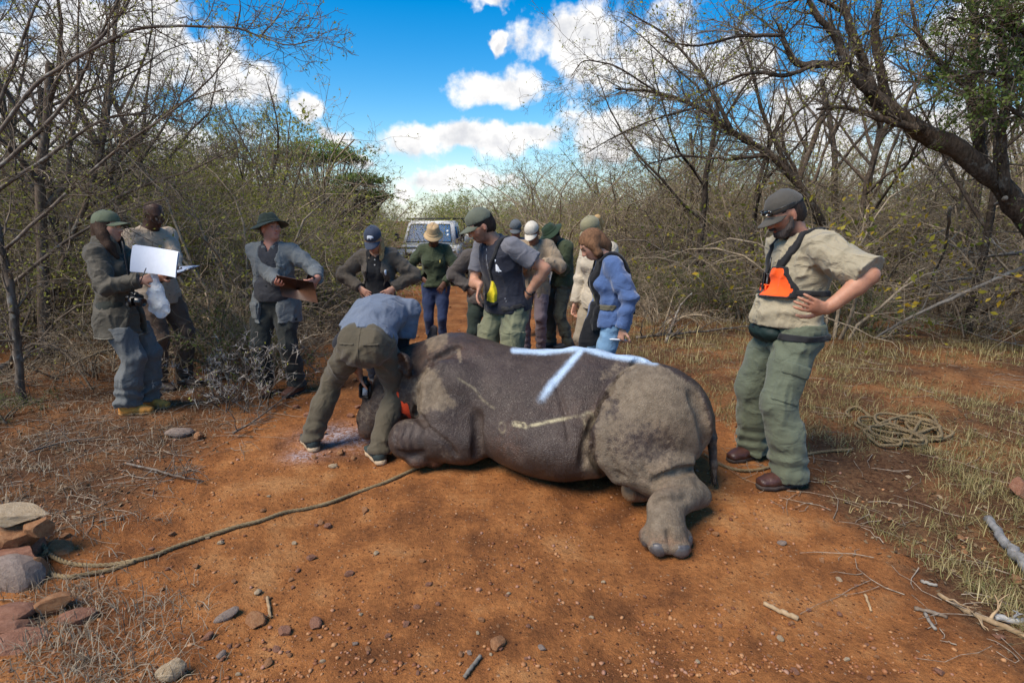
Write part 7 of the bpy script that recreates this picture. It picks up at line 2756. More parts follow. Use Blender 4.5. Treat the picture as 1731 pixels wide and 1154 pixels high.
def stones():
    for a in ((430, 1058, 40, 0), (532, 1060, 28, 1), (480, 1072, 26, 1), (435, 1004, 17, 3), (452, 1014, 14, 0), (842, 1095, 34, 0), (553, 893, 18, 1), (541, 885, 14, 0), (616, 866, 15, 0), (636, 937, 12, 3), (713, 950, 13, 0),
              (686, 1058, 15, 1), (916, 1098, 15, 2), (452, 1125, 20, 0), (526, 946, 17, 1), (590, 973, 18, 1), (466, 1100, 16, 1), (780, 1108, 13, 0), (794, 1105, 11, 2), (1000, 1045, 9, 3), (893, 1060, 11, 1), (813, 1050, 14, 0),
              (1625, 912, 17, 0), (1630, 936, 15, 0), (1320, 1082, 15, 3), (1345, 1138, 16, 1), (1322, 920, 16, 2), (1300, 1110, 9, 0), (1483, 1112, 10, 0), (1590, 1140, 20, 1), (1720, 985, 22, 0), (1505, 880, 12, 0),
              (1218, 1060, 9, 1), (1275, 870, 8, 0), (1210, 905, 13, 0), (1198, 902, 10, 0), (1710, 1045, 20, 0), (1690, 1080, 18, 1), (575, 768, 18, 0), (562, 790, 16, 3), (598, 776, 12, 0), (530, 775, 12, 0), (606, 690, 14, 1),
              (592, 705, 14, 1), (600, 645, 12, 0), (575, 655, 14, 1), (563, 560, 11, 0), (700, 520, 9, 0), (722, 535, 8, 0), (705, 570, 9, 0), (760, 520, 8, 0), (520, 705, 18, 1), (545, 735, 15, 0), (500, 690, 16, 1), (660, 585, 10, 3),
              (330, 960, 14, 0), (290, 905, 13, 0), (395, 985, 12, 0), (265, 880, 12, 0), (350, 1080, 20, 1), (372, 1110, 18, 2), (255, 930, 10, 1), (600, 1090, 12, 2), (610, 1040, 9, 3), (545, 1120, 11, 3), (650, 1120, 10, 0), (905, 985, 10, 0),
              (860, 1005, 9, 3), (940, 1005, 9, 0), (955, 965, 8, 0), (1020, 985, 8, 3), (1090, 1010, 9, 1), (1150, 1060, 11, 0), (1060, 1120, 12, 0), (1180, 1120, 11, 3), (1420, 1040, 12, 1), (1460, 985, 11, 0), (1390, 950, 10, 0)):
        stone(*a)
    rq = random.Random(31)
    for _ in range(80):
        x_, y_ = rq.uniform(230, 1500), 800 + 350 * rq.random() ** .7
        g_ = gp(x_, y_)
        if float(road_in(np.array([g_.x]), np.array([g_.y]))[0]) > .1 and not (640 < x_ < 1230 and y_ < 960):
            stone(x_, y_, rq.uniform(6, 13), rq.choice((0, 0, 1, 1, 3)))
    stone(285, 1148, 52, 3, (1, .7, .75), .4, 'flat cream stone with squared end, largest loose stone on the road')
    stone(378, 1046, 44, 2, (1, .6, .35), .6, 'thin grey slab lying among dry grass on the road edge')
    stone(300, 738, 42, 2, (1.1, .8, .5), .2, 'rounded grey stone by the yellow boots')
    stone(336, 742, 22, 0, (1, .8, .7), None, 'small ochre stone beside the rounded grey stone')
    stone(640, 650, 44, 3, (.85, .8, 1.15), .3, 'upright tan stone beyond the rhinoceros snout')
    stone(1728, 842, 44, 1, (1, .8, 1), .2, 'square rust-brown block lying in the verge grass', cat='stone')
    # the heap at the rope's end
    heap = (((30, 870), 2.46, (92, 60, 30), 3, 'flat tan slab crowning the stone heap'), ((25, 902), 2.44, (84, 70, 48), 0, 'ochre boulder near the top of the stone heap'), ((66, 892), 2.44, (42, 40, 42), 0, 'round orange stone on the heap with rope round it'),
            ((22, 940), 2.36, (112, 70, 30), 1, 'flat purple-brown slab in the middle of the stone heap'), ((98, 931), 2.52, (48, 40, 36), 0, 'smooth orange stone lying beside the rope knot'), ((24, 976), 2.27, (98, 74, 74), 2, 'big grey stone with pale face in the heap'),
            ((64, 968), 2.30, (36, 36, 52), 0, 'narrow orange stone wedged beside the big grey stone'), ((86, 1020), 2.08, (70, 46, 34), 0, 'flat reddish-orange slab lying before the heap'), ((18, 1032), 2.04, (96, 60, 34), 1, 'dark brown slab lying at the foot of the heap'),
            ((20, 1062), 1.97, (90, 50, 34), 1, 'long brown slab at the foot of the heap'), ((45, 1096), 1.90, (122, 80, 46), 1, 'broad rust-brown slab half buried in dry grass'), ((128, 1044), 2.03, (66, 50, 36), 1, 'rust-brown stone behind the dry grass tuft'),
            ((112, 906), 2.64, (18, 16, 14), 0, 'little orange stone beyond the rope knot'), ((-20, 930), 2.44, (90, 90, 90), 1, 'dark block forming the back of the stone heap'), ((30, 925), 2.47, (80, 70, 90), 1, 'dark stone buried inside the heap'))
    for i, ((x, y), Y, wh, k, lab) in enumerate(heap):
        c = at(x, y, Y)
        f_ = Y / F_PX / 2 * 1.12
        o = link('stone', STONES[(i * 3) % len(STONES)][k])
        o.scale = (wh[0] * f_, wh[1] * f_, wh[2] * f_ * 1.1)
        o.rotation_euler = (.1 * math.sin(i * 2.1), .12 * math.sin(i * 1.3 + 1), .25 * math.sin(i * 3.7))
        o.location = c
        tag(o, lab, 'stone')
    # gravel nobody could count
    rs = np.random.RandomState(9)
    n = 15000
    u = rs.rand(n)
    y = 1.75 + 7.5 * u ** 2.0
    x = rs.uniform(-1, 1, n) * (.6 + y * 1.0)
    ins = road_in(x, y)
    pn = vnoise(np.stack([x * 1.6, y * 1.6, np.zeros(n)], 1))
    keep = (ins > -.3) & (rs.rand(n) < np.clip(.40 + .85 * pn, .06, 1))
    x, y = x[keep], y[keep]
    n = len(x)
    z = gz_np(x, y)
    sv, sf = ico(0)
    sz = (.0018 + .0070 * rs.rand(n) ** 3.6) * (1 + .15 * y)
    V = sv[None] * (sz[:, None, None] * rs.uniform(.6, 1.25, (n, 12, 1)) * np.stack([rs.uniform(.8, 1.3, n), rs.uniform(.8, 1.3, n), rs.uniform(.5, .9, n)], 1)[:, None])
    a = rs.rand(n) * 6.28
    c_, s_ = np.cos(a)[:, None], np.sin(a)[:, None]
    V = np.stack([V[..., 0] * c_ - V[..., 1] * s_, V[..., 0] * s_ + V[..., 1] * c_, V[..., 2]], -1)
    V += np.stack([x, y, z + sz * .3], 1)[:, None]
    Fc = (sf[None] + (np.arange(n) * 12)[:, None, None]).reshape(-1, 3)
    m = leaf_mat('gravel', [(.10, .035, .018), (.26, .10, .04), (.40, .20, .085), (.30, .15, .10), (.50, .38, .26)], 0.0)
    o = link('gravel', meshdata('gravel', V.reshape(-1, 3), Fc, m, False))
    tag(o, 'small loose gravel strewn over the red road', 'gravel', kind='stuff')
if not DEV or 'details' in DEV:
    stones()

# ------------------------------------------------------------------ litter and grass
def blades(x, y, h, rs, bend=.6, w=.004, zs=None):
    """curved grass blades: 2 quads + tip"""
    n = len(x)
    z = gz_np(x, y) if zs is None else zs
    a = rs.rand(n) * 6.283
    d = np.stack([np.cos(a), np.sin(a), np.zeros(n)], 1)
    s = np.stack([-np.sin(a), np.cos(a), np.zeros(n)], 1)
    b = (rs.rand(n) * bend)[:, None]
    h = h[:, None]
    up = np.array([0, 0, 1.0])
    p0 = np.stack([x, y, z], 1)
    p1 = p0 + up * h * (.5 - b * .18) + d * h * b * .35
    p2 = p0 + up * h * (.92 - b * .62) + d * h * b * 1.0
    wv = s * (w * rs.uniform(.6, 1.4, n))[:, None]
    V = np.stack([p0 - wv, p0 + wv, p1 + wv * .75, p1 - wv * .75, p2], 1).reshape(-1, 3)
    i = np.arange(n)[:, None] * 5
    return V, i + np.array([[0, 1, 2, 3]]), i + np.array([[3, 2, 4]])

def grass_stuff(name, label, x, y, h, mat, rs, bend, w):
    V, q, t = blades(x, y, h, rs, bend, w)
    o = link(name, meshdata(name, V, [q, t], mat, False))
    tag(o, label, 'grass', kind='stuff')

def tufts(rs, cx, cy, per, rad):
    x = np.repeat(cx, per) + rs.normal(0, 1, len(cx) * per) * np.repeat(rad, per)
    y = np.repeat(cy, per) + rs.normal(0, 1, len(cx) * per) * np.repeat(rad, per)
    return x, y

def litter():
    rs = np.random.RandomState(21)
    # verge grass beside the coiled rope
    n = 6400
    y = 1.9 + 8.5 * rs.rand(n) ** 1.5
    x = np.interp(y, ROAD_Y, ROAD_R) - .15 + rs.rand(n) ** 1.1 * (1.5 + y * .95)
    pn = vnoise(np.stack([x * .9, y * .9, np.zeros(n)], 1) + 3)
    ok = (pn > -.15 + .5 * rs.rand(n) - .3)
    x, y = x[ok], y[ok]
    tx, ty = tufts(rs, x, y, 13, .035 + .03 * rs.rand(len(x)))
    ok = road_in(tx, ty) < .12
    tx, ty = tx[ok], ty[ok]
    g = rs.rand(len(tx)) < .33
    grass_stuff('dry_grass', 'short dry straw-coloured grass on the verge by the coiled rope', tx[~g], ty[~g], .035 + .10 * rs.rand((~g).sum()), GRASS_DRY, rs, 1.5, .0015)
    grass_stuff('verge_grass', 'short green-tinged grass on the verge by the coiled rope', tx[g], ty[g], .03 + .09 * rs.rand(g.sum()), GRASS_GREEN, rs, 1.4, .0015)
    # dry stalks on the other verge and in the near corner
    n = 1500
    y = 1.7 + 6.5 * rs.rand(n) ** 1.2
    x = np.interp(y, ROAD_Y, ROAD_L) + .15 - rs.rand(n) * (.5 + y * .55)
    near = (y < 2.9)
    x = np.where(near, x + rs.rand(n) * .75 * (rs.rand(n) < .5), x)
    pn = vnoise(np.stack([x * 1.5, y * 1.5, np.zeros(n)], 1) + 13)
    ok = pn > -.2
    x, y = x[ok], y[ok]
    for _ in range(170):
        q = gp(rs.uniform(60, 400) * (.35 + .65 * rs.rand()), rs.uniform(985, 1165))
        x, y = np.append(x, q.x), np.append(y, q.y)
    tx, ty = tufts(rs, x, y, 9, .03 + .05 * rs.rand(len(x)))
    grass_stuff('dead_grass', 'dead grey-brown grass stalks on the litter verge and in the stone heap', tx, ty, .03 + .09 * rs.rand(len(tx)), leaf_mat('dead_grass', [(.10, .07, .045), (.20, .15, .10), (.32, .26, .18), (.42, .36, .27)], .1), rs, 1.5, .0016)
    # thicket-foot grass, taller
    xs, ys = [], []
    for sgn, e in ((-1, ROAD_L), (1, ROAD_R)):
        n = 1100
        y = rs.uniform(6, 16, n)
        x = np.interp(y, ROAD_Y, e) + sgn * (.2 + rs.rand(n) * 4.5)
        pk = vnoise(np.stack([x * 1.2, y * 1.2, 0 * x], 1) + 60)
        x = np.where(pk < -.05, x + sgn * 6, x)
        xs.append(x)
        ys.append(y)
    tx, ty = tufts(rs, np.concatenate(xs), np.concatenate(ys), 12, .05 + .10 * rs.rand(2200))
    grass_stuff('tall_dry_grass', 'taller dry grass at the foot of the thickets', tx, ty, .04 + .26 * rs.rand(len(tx)) ** 2.2, GRASS_DRY, rs, 1.1, .0032)
    # leaf litter: small curled leaves
    n = 20000
    y = 1.7 + 10 * rs.rand(n) ** 1.4
    side_ = rs.rand(n) < .62
    xl = np.interp(y, ROAD_Y, ROAD_L) + .35 - rs.rand(n) ** .8 * (1.0 + y * .8)
    xr = np.interp(y, ROAD_Y, ROAD_R) - .25 + rs.rand(n) ** .9 * (1.0 + y * .9)
    x = np.where(side_, xl, xr)
    z = gz_np(x, y)
    L = [((x[i], y[i], z[i] + .004 + .008 * rs.rand()), .012 + .026 * rs.rand(), .35 + .4 * rs.rand()) for i in range(n)]
    o = link('leaf_litter', leaves_mesh('leaf_litter', L, LEAF_DRY, rs, .75))
    tag(o, 'brown fallen leaves littering both verges', 'leaf litter', kind='stuff')
    # fine twigs on the ground
    tw = []
    r = random.Random(8)
    for i in range(2300):
        if i % 3:
            yy = 1.8 + 7 * r.random() ** 1.3
            xx = float(np.interp(yy, ROAD_Y, ROAD_L)) + .3 - r.random() * (.7 + yy * .7)
        else:
            yy = 1.8 + 8 * r.random() ** 1.3
            xx = float(np.interp(yy, ROAD_Y, ROAD_R)) - .5 + r.random() * (.9 + yy * .8)
        a = r.uniform(0, 6.28)
        ln = r.uniform(.04, .34) * (1 if r.random() < .85 else 2)
        zz = gz(xx, yy) + .006
        cv = r.gauss(0, .35)
        pts = np.array([[xx + math.cos(a + cv * t) * ln * t + r.gauss(0, .006), yy + math.sin(a + cv * t) * ln * t + r.gauss(0, .006), zz + r.uniform(0, .012)] for t in (0, .25, .5, .75, 1)])
        tw.append((pts, np.linspace(1, .4, 5) * r.uniform(.0012, .0034)))
    o = link('twig_litter', tubes_mesh('twig_litter', tw, bark_mat('litter_twigs', (.10, .075, .055), (.36, .29, .22)), 4, .0012))
    tag(o, 'thin dry twigs scattered on the verges', 'twigs', kind='stuff')
if not DEV or 'details' in DEV:
    litter()

def dead_branch(name, label, pts, r0, r1, mat, twigs=0, seed=1, tl=.25, k=8, cat='branch'):
    """a fallen branch through world points, with broken side twigs"""
    P = np.array([np.array(p, float) for p in pts])
    n = len(P)
    t = np.linspace(0, n - 1, (n - 1) * 6 + 1)
    Q = np.stack([np.interp(t, np.arange(n), P[:, i]) for i in range(3)], 1)
    for _ in range(3):
        Q[1:-1] = (Q[:-2] + 2 * Q[1:-1] + Q[2:]) / 4
    rs = np.random.RandomState(seed)
    rad = np.linspace(r0, r1, len(Q)) * (1 + rs.normal(0, .09, len(Q)))
    Q = Q + rs.normal(0, 1, Q.shape) * rad[:, None] * .16
    base = Q[0].copy()
    root = empty(name, base)
    tag(root, label, cat)
    mb = MB()
    mb.tube(Q - base, rad, k)
    link('stem', mb.data('stem', mat), root)
    if twigs:
        items = []
        for i in range(twigs):
            j = rs.randint(1, len(Q) - 1)
            d = unit(unit(Q[j] - Q[j - 1]) * .6 + rs.normal(0, .7, 3) + (0, 0, .15))
            L = tl * rs.uniform(.4, 1.5)
            pts_ = [Q[j] - base]
            for _ in range(4):
                d = unit(d + rs.normal(0, .22, 3))
                pts_.append(pts_[-1] + d * L / 4)
            items.append((np.array(pts_), np.linspace(rad[j] * .55, rad[j] * .15, 5)))
            for _ in range(2):
                q = pts_[rs.randint(1, 4)]
                d2 = unit(d + rs.normal(0, .8, 3))
                items.append((np.array([q, q + d2 * L * .2, q + d2 * L * .4 + rs.normal(0, .01, 3)]), np.linspace(rad[j] * .25, rad[j] * .1, 3)))
        link('twigs', tubes_mesh('twigs', items, mat, 5, .0015), root)['kind'] = 'stuff'
    return root

def G(*px, z=.01):
    out = []
    for x, y in px:
        p = gpt(x, y)
        out.append(p + Vector((0, 0, z)))
    return out

def branches():
    WEATHER = bark_mat('weathered_wood', (.15, .145, .14), (.34, .33, .32), .2)
    TAN = bark_mat('tan_stick', (.20, .125, .06), (.42, .30, .18))
    dead_branch('fallen_branch', 'thick bleached grey branch lying in the verge grass', G((1668, 884), (1690, 915), (1715, 945), (1745, 985), z=.03), .020, .026, WEATHER, 0, 3)
    dead_branch('stick', 'pale knobbly stick lying alone on the bare road', G((1290, 1022), (1318, 1036), (1348, 1048)), .009, .012, TAN, 0, 4)
    dead_branch('stick', 'short white split stick in the middle of the road', G((785, 1146), (800, 1128), (812, 1112)), .007, .008, BLEACHED, 0, 5)
    dead_branch('fallen_branch', 'long thin brown branch lying along the road edge', G((1585, 1008), (1640, 1040), (1690, 1060), (1745, 1085), z=.012), .009, .012, TAN, 5, 6, .12)
    dead_branch('fallen_branch', 'grey branch crossing the long thin brown branch', G((1680, 1048), (1715, 1056), (1760, 1062), z=.02), .013, .015, WEATHER, 2, 7, .1)
    dead_branch('stick', 'dark short stick near the long brown branch', G((1545, 1030), (1575, 1038), (1600, 1045)), .009, .007, BARK_BROWN, 0, 8)
    dead_branch('stick', 'white splinter of wood on the road edge', G((1563, 1040), (1572, 1056), (1580, 1066)), .007, .006, BLEACHED, 0, 9)
    dead_branch('stick', 'curled pale chip of bark by the road edge', G((1557, 985), (1572, 990), (1584, 992)), .008, .006, BLEACHED, 0, 10)
    dead_branch('stick', 'brown twig lying upright-wise on the road', G((1462, 1008), (1468, 1022), (1472, 1035)), .006, .004, TAN, 0, 12)
    dead_branch('stick', 'grey twig lying beside the ochre stones', G((452, 1012), (455, 1030), (458, 1046)), .007, .005, TAN, 1, 13, .05)
    # logs in the clearing
    dead_branch('fallen_log', 'pale straight pole leaning in the clearing behind the olive jacket', G((-40, 655), (40, 605), (100, 572), (150, 548), z=.05), .030, .022, BLEACHED, 0, 14)
    dead_branch('fallen_log', 'thin brown pole on the litter behind the olive jacket', G((40, 590), (110, 578), (170, 566), z=.04), .022, .016, BARK_BROWN, 0, 15)
    # bleached poles of a fallen tree beyond the coiled rope
    for i, (pts, r0, r1, Y0, lab) in enumerate((
            (((1480, 572), (1540, 535), (1640, 490), (1760, 440)), .012, .028, 6.6, 'long bleached pole slanting up from the litter to the leaning tree'),
            (((1500, 480), (1560, 458), (1640, 436), (1750, 425)), .012, .025, 6.3, 'lichen-grey pole nearly level across the leaning tree foot'),
            (((1590, 445), (1620, 400), (1660, 360), (1700, 335)), .012, .022, 6.2, 'steep grey limb propped on the leaning tree trunk'),
            (((1540, 540), (1570, 480), (1600, 420), (1605, 350)), .010, .018, 6.5, 'upright dead stem beside the leaning tree'),
            (((1640, 545), (1690, 510), (1760, 470)), .014, .026, 6.0, 'dark pole rising from the litter beside the leaning tree'),
            (((1430, 500), (1500, 510), (1560, 480), (1640, 470)), .008, .014, 6.9, 'crooked thin bleached branch before the leaning tree'))):
        P = [gpt(*pts[0]) + Vector((0, 0, .02))]
        Y1 = P[0].y
        P += [at(x, y, Y1 + (Y0 - Y1) * (j + 1) / (len(pts) - 1)) for j, (x, y) in enumerate(pts[1:])]
        dead_branch('fallen_branch', lab, P, r0, r1, BLEACHED if i != 4 else BARK_BROWN, 12, 20 + i, .35)
    # brush lying along the verge behind the blue fleece
    dead_branch('fallen_branch', 'dead grey branch lying along the verge behind the blue fleece', [*G((1075, 578), (1130, 572), (1200, 566), (1275, 556), z=.06)], .022, .010, BARK_GREY, 16, 31, .45)
    dead_branch('fallen_branch', 'crooked dead bough standing up from the brush on the verge', [gpt(1125, 580) + Vector((0, 0, .02)), at(1138, 545, 8.2), at(1150, 515, 8.3), at(1170, 495, 8.4)], .022, .010, BARK_GREY, 9, 32, .3)
    dead_branch('fallen_branch', 'pale arched dead branch leaning out of the thicket', [gpt(1180, 505) + Vector((0, 0, .1)), at(1182, 470, 10.5), at(1205, 445, 10.4), at(1245, 428, 10.6)], .02, .012, BLEACHED, 3, 33, .3)
    dead_branch('fallen_branch', 'thin dead branch lying on the verge beyond the coiled rope', [*G((1610, 555), (1660, 575), (1731, 590), z=.04)], .012, .008, BLEACHED, 5, 34, .3)
    dead_branch('fallen_branch', 'tangled dry branch lying before the yellow boots', [*G((215, 790), (260, 800), (300, 812), (345, 820), z=.03)], .008, .005, BARK_GREY, 14, 35, .22)
    dead_branch('fallen_branch', 'dry forked branch beside the tall man in the bush hat', [*G((395, 742), (430, 722), (470, 690), (515, 650), z=.05)], .009, .005, BARK_GREY, 12, 36, .28)
    dead_branch('fallen_branch', 'bent dry stalk lying over the litter in the clearing', [*G((50, 770), (110, 752), (170, 745), z=.03)], .008, .004, BARK_GREY, 8, 37, .22)
    # spiny shrub with long white thorns
    base = gpt(405, 690)
    g = Grow(77)
    cfg = [dict(seg=6, curl=.22, grav=.25, taper=.4, twig=True), dict(n=(3, 5), t0=.2, ang=50, seg=5, curl=.25, taper=.4, lk=(.4, .7), rk=.6, twig=True, rmin=.003)]
    for i in range(20):
        a = g.r.uniform(0, 6.28)
        g.branch((g.r.uniform(-.22, .25), g.r.uniform(-.15, .2), 0), (math.cos(a) * .7 + .1, math.sin(a) * .5, 1), g.r.uniform(.35, .8), .006, 0, cfg)
    root = empty('spiny_shrub', base)
    tag(root, 'spiny shrub bristling with long white thorns before the bush hat man', 'shrub')
    link('branches', g.twig_mesh('branches', BARK_GREY), root)
    th = []
    for pts in g.tips:
        for _ in range(6):
            t = g.r.uniform(.1, 1) * (len(pts) - 1)
            j = min(int(t), len(pts) - 2)
            q = pts[j] + (pts[j + 1] - pts[j]) * (t - j)
            for sg in (-1, 1):
                d = unit(g.np.normal(0, 1, 3) + (0, 0, .3))
                th.append((np.array([q, q + d * g.r.uniform(.025, .06)]), np.array([.0026, .0006])))
    link('thorns', tubes_mesh('thorns', th, plain('white_thorn', (.40, .36, .31), .6), 4, .0004), root)
    g.leafy(2, .02, .015)
    link('leaves', g.leaf_mesh('leaves', LEAF_OLIVE), root)
if not DEV or 'details' in DEV:
    branches()

# ------------------------------------------------------------------ ropes
def rope_mat():
    m, T, b, tc = new_mat('rope_fibre')
    n = T.noise(tc, 90, 4, .65)
    n2 = T.noise(tc, 8, 3)
    c = T.mix(T.ss(T.math('ADD', T.math('MULTIPLY', n, .6), T.math('MULTIPLY', n2, .4)), .3, .7), (.085, .060, .030), (.30, .215, .11))
    T.L.new(c, b.inputs['Base Color'])
    b.inputs['Roughness'].default_value = .9
    T.L.new(T.bump(n, .004, .8), b.inputs['Normal'])
    return m

def catmull(P, n=14):
    P = np.array([np.array(p, float) for p in P])
    P = np.concatenate([[2 * P[0] - P[1]], P, [2 * P[-1] - P[-2]]])
    out = []
    for i in range(1, len(P) - 2):
        for t in np.linspace(0, 1, n, endpoint=False):
            a, b, c, d = P[i - 1:i + 3]
            out.append(.5 * (2 * b + (c - a) * t + (2 * a - 5 * b + 4 * c - d) * t * t + (3 * b - a - 3 * c + d) * t ** 3))
    out.append(P[-2])
    return np.array(out)

def rope_strands(mb, pts, r, pitch=.075):
    """three twisted strands along a path"""
    C = catmull(pts)
    seg = np.linalg.norm(np.diff(C, axis=0), axis=1)
    s = np.concatenate([[0], np.cumsum(seg)])
    n = max(8, int(s[-1] / (pitch / 7)))
    u = np.linspace(0, s[-1], n)
    Q = np.stack([np.interp(u, s, C[:, i]) for i in range(3)], 1)
    T_ = np.gradient(Q, axis=0)
    T_ /= np.linalg.norm(T_, axis=1)[:, None] + 1e-9
    ref = np.array([.05, .03, 1.0])
    U = np.cross(T_, ref)
    U /= np.linalg.norm(U, axis=1)[:, None] + 1e-9
    Wv = np.cross(T_, U)
    for k in range(3):
        a = u / pitch * 2 * math.pi + k * 2.094
        mb.tube(Q + (np.cos(a)[:, None] * U + np.sin(a)[:, None] * Wv) * r * .52, r * .56, 6)

def ropes():
    m = rope_mat()
    r = .011
    def lay(px, z=r):
        return [gpt(x, y) + Vector((0, 0, z)) for x, y in px]
    mb = MB()
    rope_strands(mb, lay([(748, 781), (722, 786), (690, 800), (650, 818), (600, 836), (560, 851), (520, 862), (480, 869), (440, 883), (400, 893), (350, 909), (300, 926), (260, 942), (220, 952), (180, 958), (140, 958), (108, 952), (85, 940), (70, 925)]) +
                 [at(62, 908, 2.58), at(58, 890, 2.62), at(50, 878, 2.66), at(28, 880, 2.62)], r)
    rope_strands(mb, lay([(228, 952), (190, 965), (150, 973), (115, 978), (85, 972), (70, 958)]) + [at(62, 940, 2.5), at(58, 926, 2.5), at(70, 920, 2.5), at(78, 930, 2.47), at(66, 940, 2.45), at(55, 936, 2.46), at(56, 920, 2.52), at(62, 900, 2.57), at(56, 884, 2.62)], r)
    o = mb.build('rope', m)
    tag(o, 'long brown rope running from under the rhinoceros to the stone heap', 'rope')
    mb = MB()
    rope_strands(mb, lay([(1190, 770), (1215, 786), (1245, 796), (1275, 797), (1305, 790), (1335, 778), (1370, 769), (1405, 764), (1440, 762)]), r * .95)
    o = mb.build('rope', m)
    tag(o, 'rope end lying under the boots of the bearded man', 'rope')
    # heap of coils
    rs = random.Random(12)
    mb = MB()
    pts = []
    seq = [((1436, 708), (1430, 700), (1448, 692), (1470, 706), (1482, 722)), ((1500, 728), (1530, 742), (1560, 738)), ((1582, 722), (1570, 705), (1540, 702), (1530, 718), (1548, 732), (1572, 726))]
    for grp in seq:
        for x, y in grp:
            pts.append(gpt(x, y) + Vector((0, 0, r + rs.uniform(0, .02))))
    def loops(cx, cy, rx, ry, n, z0, z1, a0):
        c = gpt(cx, cy)
        dep = c.y * CP + CAM_H * SP
        sx = rx / F_PX * dep
        out = []
        for i in range(n):
            a = a0 + i * .75
            k = rs.uniform(.82, 1.12)
            sy = sx * (ry / rx)
            out.append(Vector((c.x + math.cos(a) * sx * k + rs.gauss(0, .02), c.y + math.sin(a) * sy * k + rs.gauss(0, .02), c.z + z0 + (z1 - z0) * i / n + rs.uniform(0, .018))))
        return out
    pts += loops(1550, 732, 34, 46, 20, r, .05, 0)
    pts += loops(1510, 742, 42, 44, 14, r * 2, .055, 2)
    pts += loops(1490, 728, 34, 40, 14, r, .05, 1)
    pts += loops(1535, 728, 40, 50, 13, r * 2, .065, 4)
    pts += loops(1500, 752, 26, 24, 9, r, .04, 0)
    rope_strands(mb, pts, r)
    o = mb.build('coiled_rope', m)
    tag(o, 'heap of loosely coiled brown rope on the grassy verge', 'rope')
if not DEV or 'details' in DEV:
    ropes()

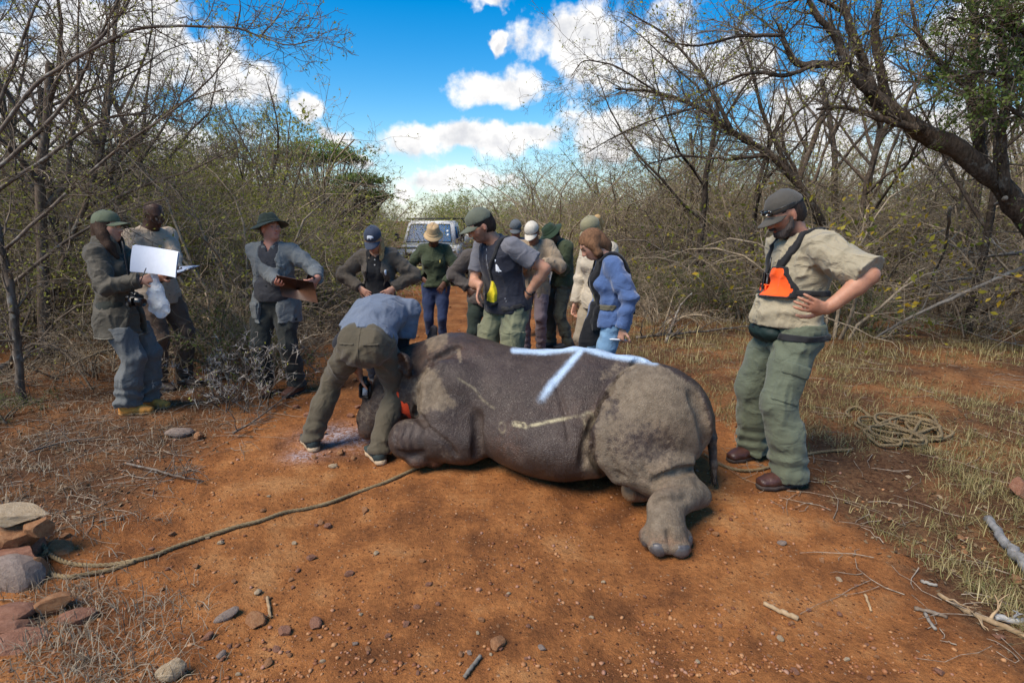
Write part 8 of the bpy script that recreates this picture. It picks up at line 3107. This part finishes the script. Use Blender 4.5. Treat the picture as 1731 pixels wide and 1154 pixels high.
# ------------------------------------------------------------------ the pickup on the road
def pickup():
    Yv = 16.2
    c = at(721, 470, Yv)
    root = empty('pickup_truck', (c.x, Yv + 1.6, gz(c.x, Yv)), R(180 - 4))
    tag(root, 'white pickup truck with roof rack and bull bar parked on the road', 'truck')
    wh = plain('white_paint', (.80, .80, .78), .35, vary=.08, scale=6, bump=0)
    dk = plain('dark_trim', (.022, .022, .024), .6)
    gls, T, b, tc = new_mat('windscreen_glass')
    b.inputs['Base Color'].default_value = (.02, .085, .20, 1)  # blue of the reflected sky, put into the glass colour itself
    b.inputs['Roughness'].default_value = .12
    b.inputs['Specular IOR Level'].default_value = .12
    def hexa(lo, hi):
        """lo/hi: (x half, y0, y1, z)"""
        v = []
        for xh, y0, y1, z in (lo, hi):
            v += [(-xh, y0, z), (xh, y0, z), (xh, y1, z), (-xh, y1, z)]
        q = [[3, 2, 1, 0], [4, 5, 6, 7], [0, 1, 5, 4], [1, 2, 6, 5], [2, 3, 7, 6], [3, 0, 4, 7]]
        return np.array(v, float), q
    mb = MB()
    mb.add(*hexa((.84, -.75, .70, .52), (.82, -.75, .70, 1.08)))
    mb.add(*hexa((.80, -.74, .66, 1.082), (.67, -.70, .30, 1.74)))
    mb.add(*hexa((.66, -.68, .28, 1.742), (.60, -.62, .20, 1.79)))
    cab = mb.build('cab', wh, root, False)
    # windscreen set just proud of the sloping front
    def front(x, t, off=.004):
        y = .66 + (.30 - .66) * t
        z = 1.082 + (1.74 - 1.082) * t
        return np.array([x * (.80 + (.67 - .80) * t), y + off, z + off * .5])
    mb = MB()
    q = [front(-.88, .14), front(.88, .14), front(.88, .92), front(-.88, .92)]
    mb.add(q, [[1, 0, 3, 2]])
    ws = mb.build('windscreen', gls, cab, False)
    mb = MB()
    fr = [front(x, t, .010) for x, t in ((-.88, .14), (.88, .14), (.88, .92), (-.88, .92), (-.88, .14))]
    mb.tube(fr, .014, 6)
    mb.build('seal', dk, ws)
    for x in (-.38, .30):
        mb = MB()
        mb.tube([front(x, .13, .02), front(x + .22, .5, .02)], .007, 5)
        mb.build('wiper', dk, ws)
    for x, t in ((-.76, .62), (-.76, .45)):
        mb = MB()
        v_, q_ = poly_lathe([(.0005, .002), (.038, .002), (.038, -.002)], 14)
        n = unit((0, .658, .36))
        F3 = frame_from((1, 0, 0), n)
        mb.add(v_ @ F3.T + front(x, t, .007), q_)
        mb.build('sticker', plain('sticker', (.6, .66, .7), .5, bump=0), ws)
    for s_ in (-1, 1):
        mb = MB()
        mb.box((s_ * .765, -.1, 1.40), (.006, .62, .44), Matrix.Rotation(-s_ * R(11), 3, 'Y'))
        mb.build('side_window', gls, cab, False)
        mb = MB()
        mb.box((s_ * 1.0, .52, 1.30), (.14, .07, .24), None, .03)
        mb.tube([(s_ * .82, .52, 1.25), (s_ * .97, .52, 1.30)], .014, 6)
        mb.build('mirror', dk, root, False)
        mb = MB()
        mb.box((s_ * .73, 1.28, .80), (.24, 1.15, .40), None, .06)
        mb.build('fender', wh, root, False)
        mb = MB()
        v_, q_ = poly_lathe([(.0005, .02), (.07, .018), (.085, .0), (.09, -.03)], 20)
        mb.add(v_ @ np.array([[1, 0, 0], [0, 0, 1], [0, 1, 0]]).T + (s_ * .56, 1.875, .82), q_[:, ::-1])
        mb.build('headlight', plain('lamp_glass', (.6, .62, .62), .1, spec=.9), root)
        mb = MB()
        mb.box((s_ * .75, 1.865, .84), (.13, .03, .11), None, .01)
        mb.build('indicator', plain('amber_lamp', (.75, .25, .03), .25), root, False)
        for y in (1.28, -1.75):
            prof = [(.20, -.10), (.30, -.11), (.365, -.09), (.375, 0), (.365, .09), (.30, .11), (.20, .10)]
            v_, q_ = poly_lathe(prof, 28)
            M3 = np.array([[0, 0, 1], [1, 0, 0], [0, 1, 0]])
            mb = MB()
            mb.add(v_ @ M3.T + (s_ * .74, y, .372), q_)
            ty = mb.build('wheel', plain('tyre_rubber', (.02, .02, .02), .85), root)
            mb = MB()
            v_, q_ = poly_lathe([(.0005, .05), (.06, .05), (.08, .02), (.17, .03), (.20, .10)], 24)
            v_ = v_ * (1, 1, s_)
            mb.add(v_ @ M3.T + (s_ * .74, y, .372), q_)
            mb.build('rim', plain('steel_rim', (.45, .45, .44), .5), ty)
    mb = MB()
    v, q = hexa((.62, .66, 1.84, .78), (.60, .66, 1.80, 1.06))
    mb.add(v, q)
    mb.build('bonnet', wh, root, False)
    mb = MB()
    mb.box((0, 1.86, .80), (.86, .03, .24), None, .01)
    gr = mb.build('grille', dk, root, False)
    for i in range(4):
        mb = MB()
        mb.box((0, 1.88, .72 + i * .055), (.82, .012, .016))
        mb.build('grille_bar', METAL, gr, False)
    mb = MB()
    mb.box((0, 1.98, .52), (1.70, .16, .22), None, .03)
    mb.build('bumper', dk, root, False)
    mb = MB()
    mb.tube([(-.84, 1.98, .55), (-.82, 2.02, .95), (-.60, 2.06, 1.06), (.60, 2.06, 1.06), (.82, 2.02, .95), (.84, 1.98, .55)], .028, 8)
    mb.tube([(-.84, 2.0, .76), (.84, 2.0, .76)], .022, 8)
    for x in (-.35, .35):
        mb.tube([(x, 2.0, .55), (x, 2.06, 1.06)], .022, 8)
    mb.build('bull_bar', dk, root)
    # load bed and rack
    mb = MB()
    mb.box((0, -1.75, .98), (1.76, 1.95, .08))
    for s_ in (-1, 1):
        mb.box((s_ * .87, -1.75, 1.16), (.03, 1.95, .32))
    mb.box((0, -.79, 1.16), (1.70, .03, .32))
    mb.box((0, -2.71, 1.16), (1.70, .03, .32))
    mb.box((0, -1.75, .70), (.9, 1.9, .46))
    mb.build('load_bed', wh, root, False)
    mb = MB()
    for y in (-.84, -1.75, -2.66):
        mb.tube([(-.86, y, 1.1), (-.86, y, 1.76), (-.78, y, 1.86), (.78, y, 1.86), (.86, y, 1.76), (.86, y, 1.1)], .022, 7)
    for x in (-.78, 0, .78):
        mb.tube([(x, -2.66, 1.86), (x, .15, 1.86)], .02, 7)
    mb.tube([(-.78, .15, 1.86), (.78, .15, 1.86)], .022, 7)
    for x in (-.6, .6):
        mb.tube([(x, .10, 1.86), (x, .10, 1.76)], .02, 6)
    mb.build('roof_rack', dk, root)
    mb = MB()
    mb.box((0, 2.07, .50), (.46, .012, .11))
    mb.build('number_plate', plain('plate_yellow', (.62, .52, .16), .5), root, False)
if not DEV or 'details' in DEV or 'truck' in DEV:
    pickup()
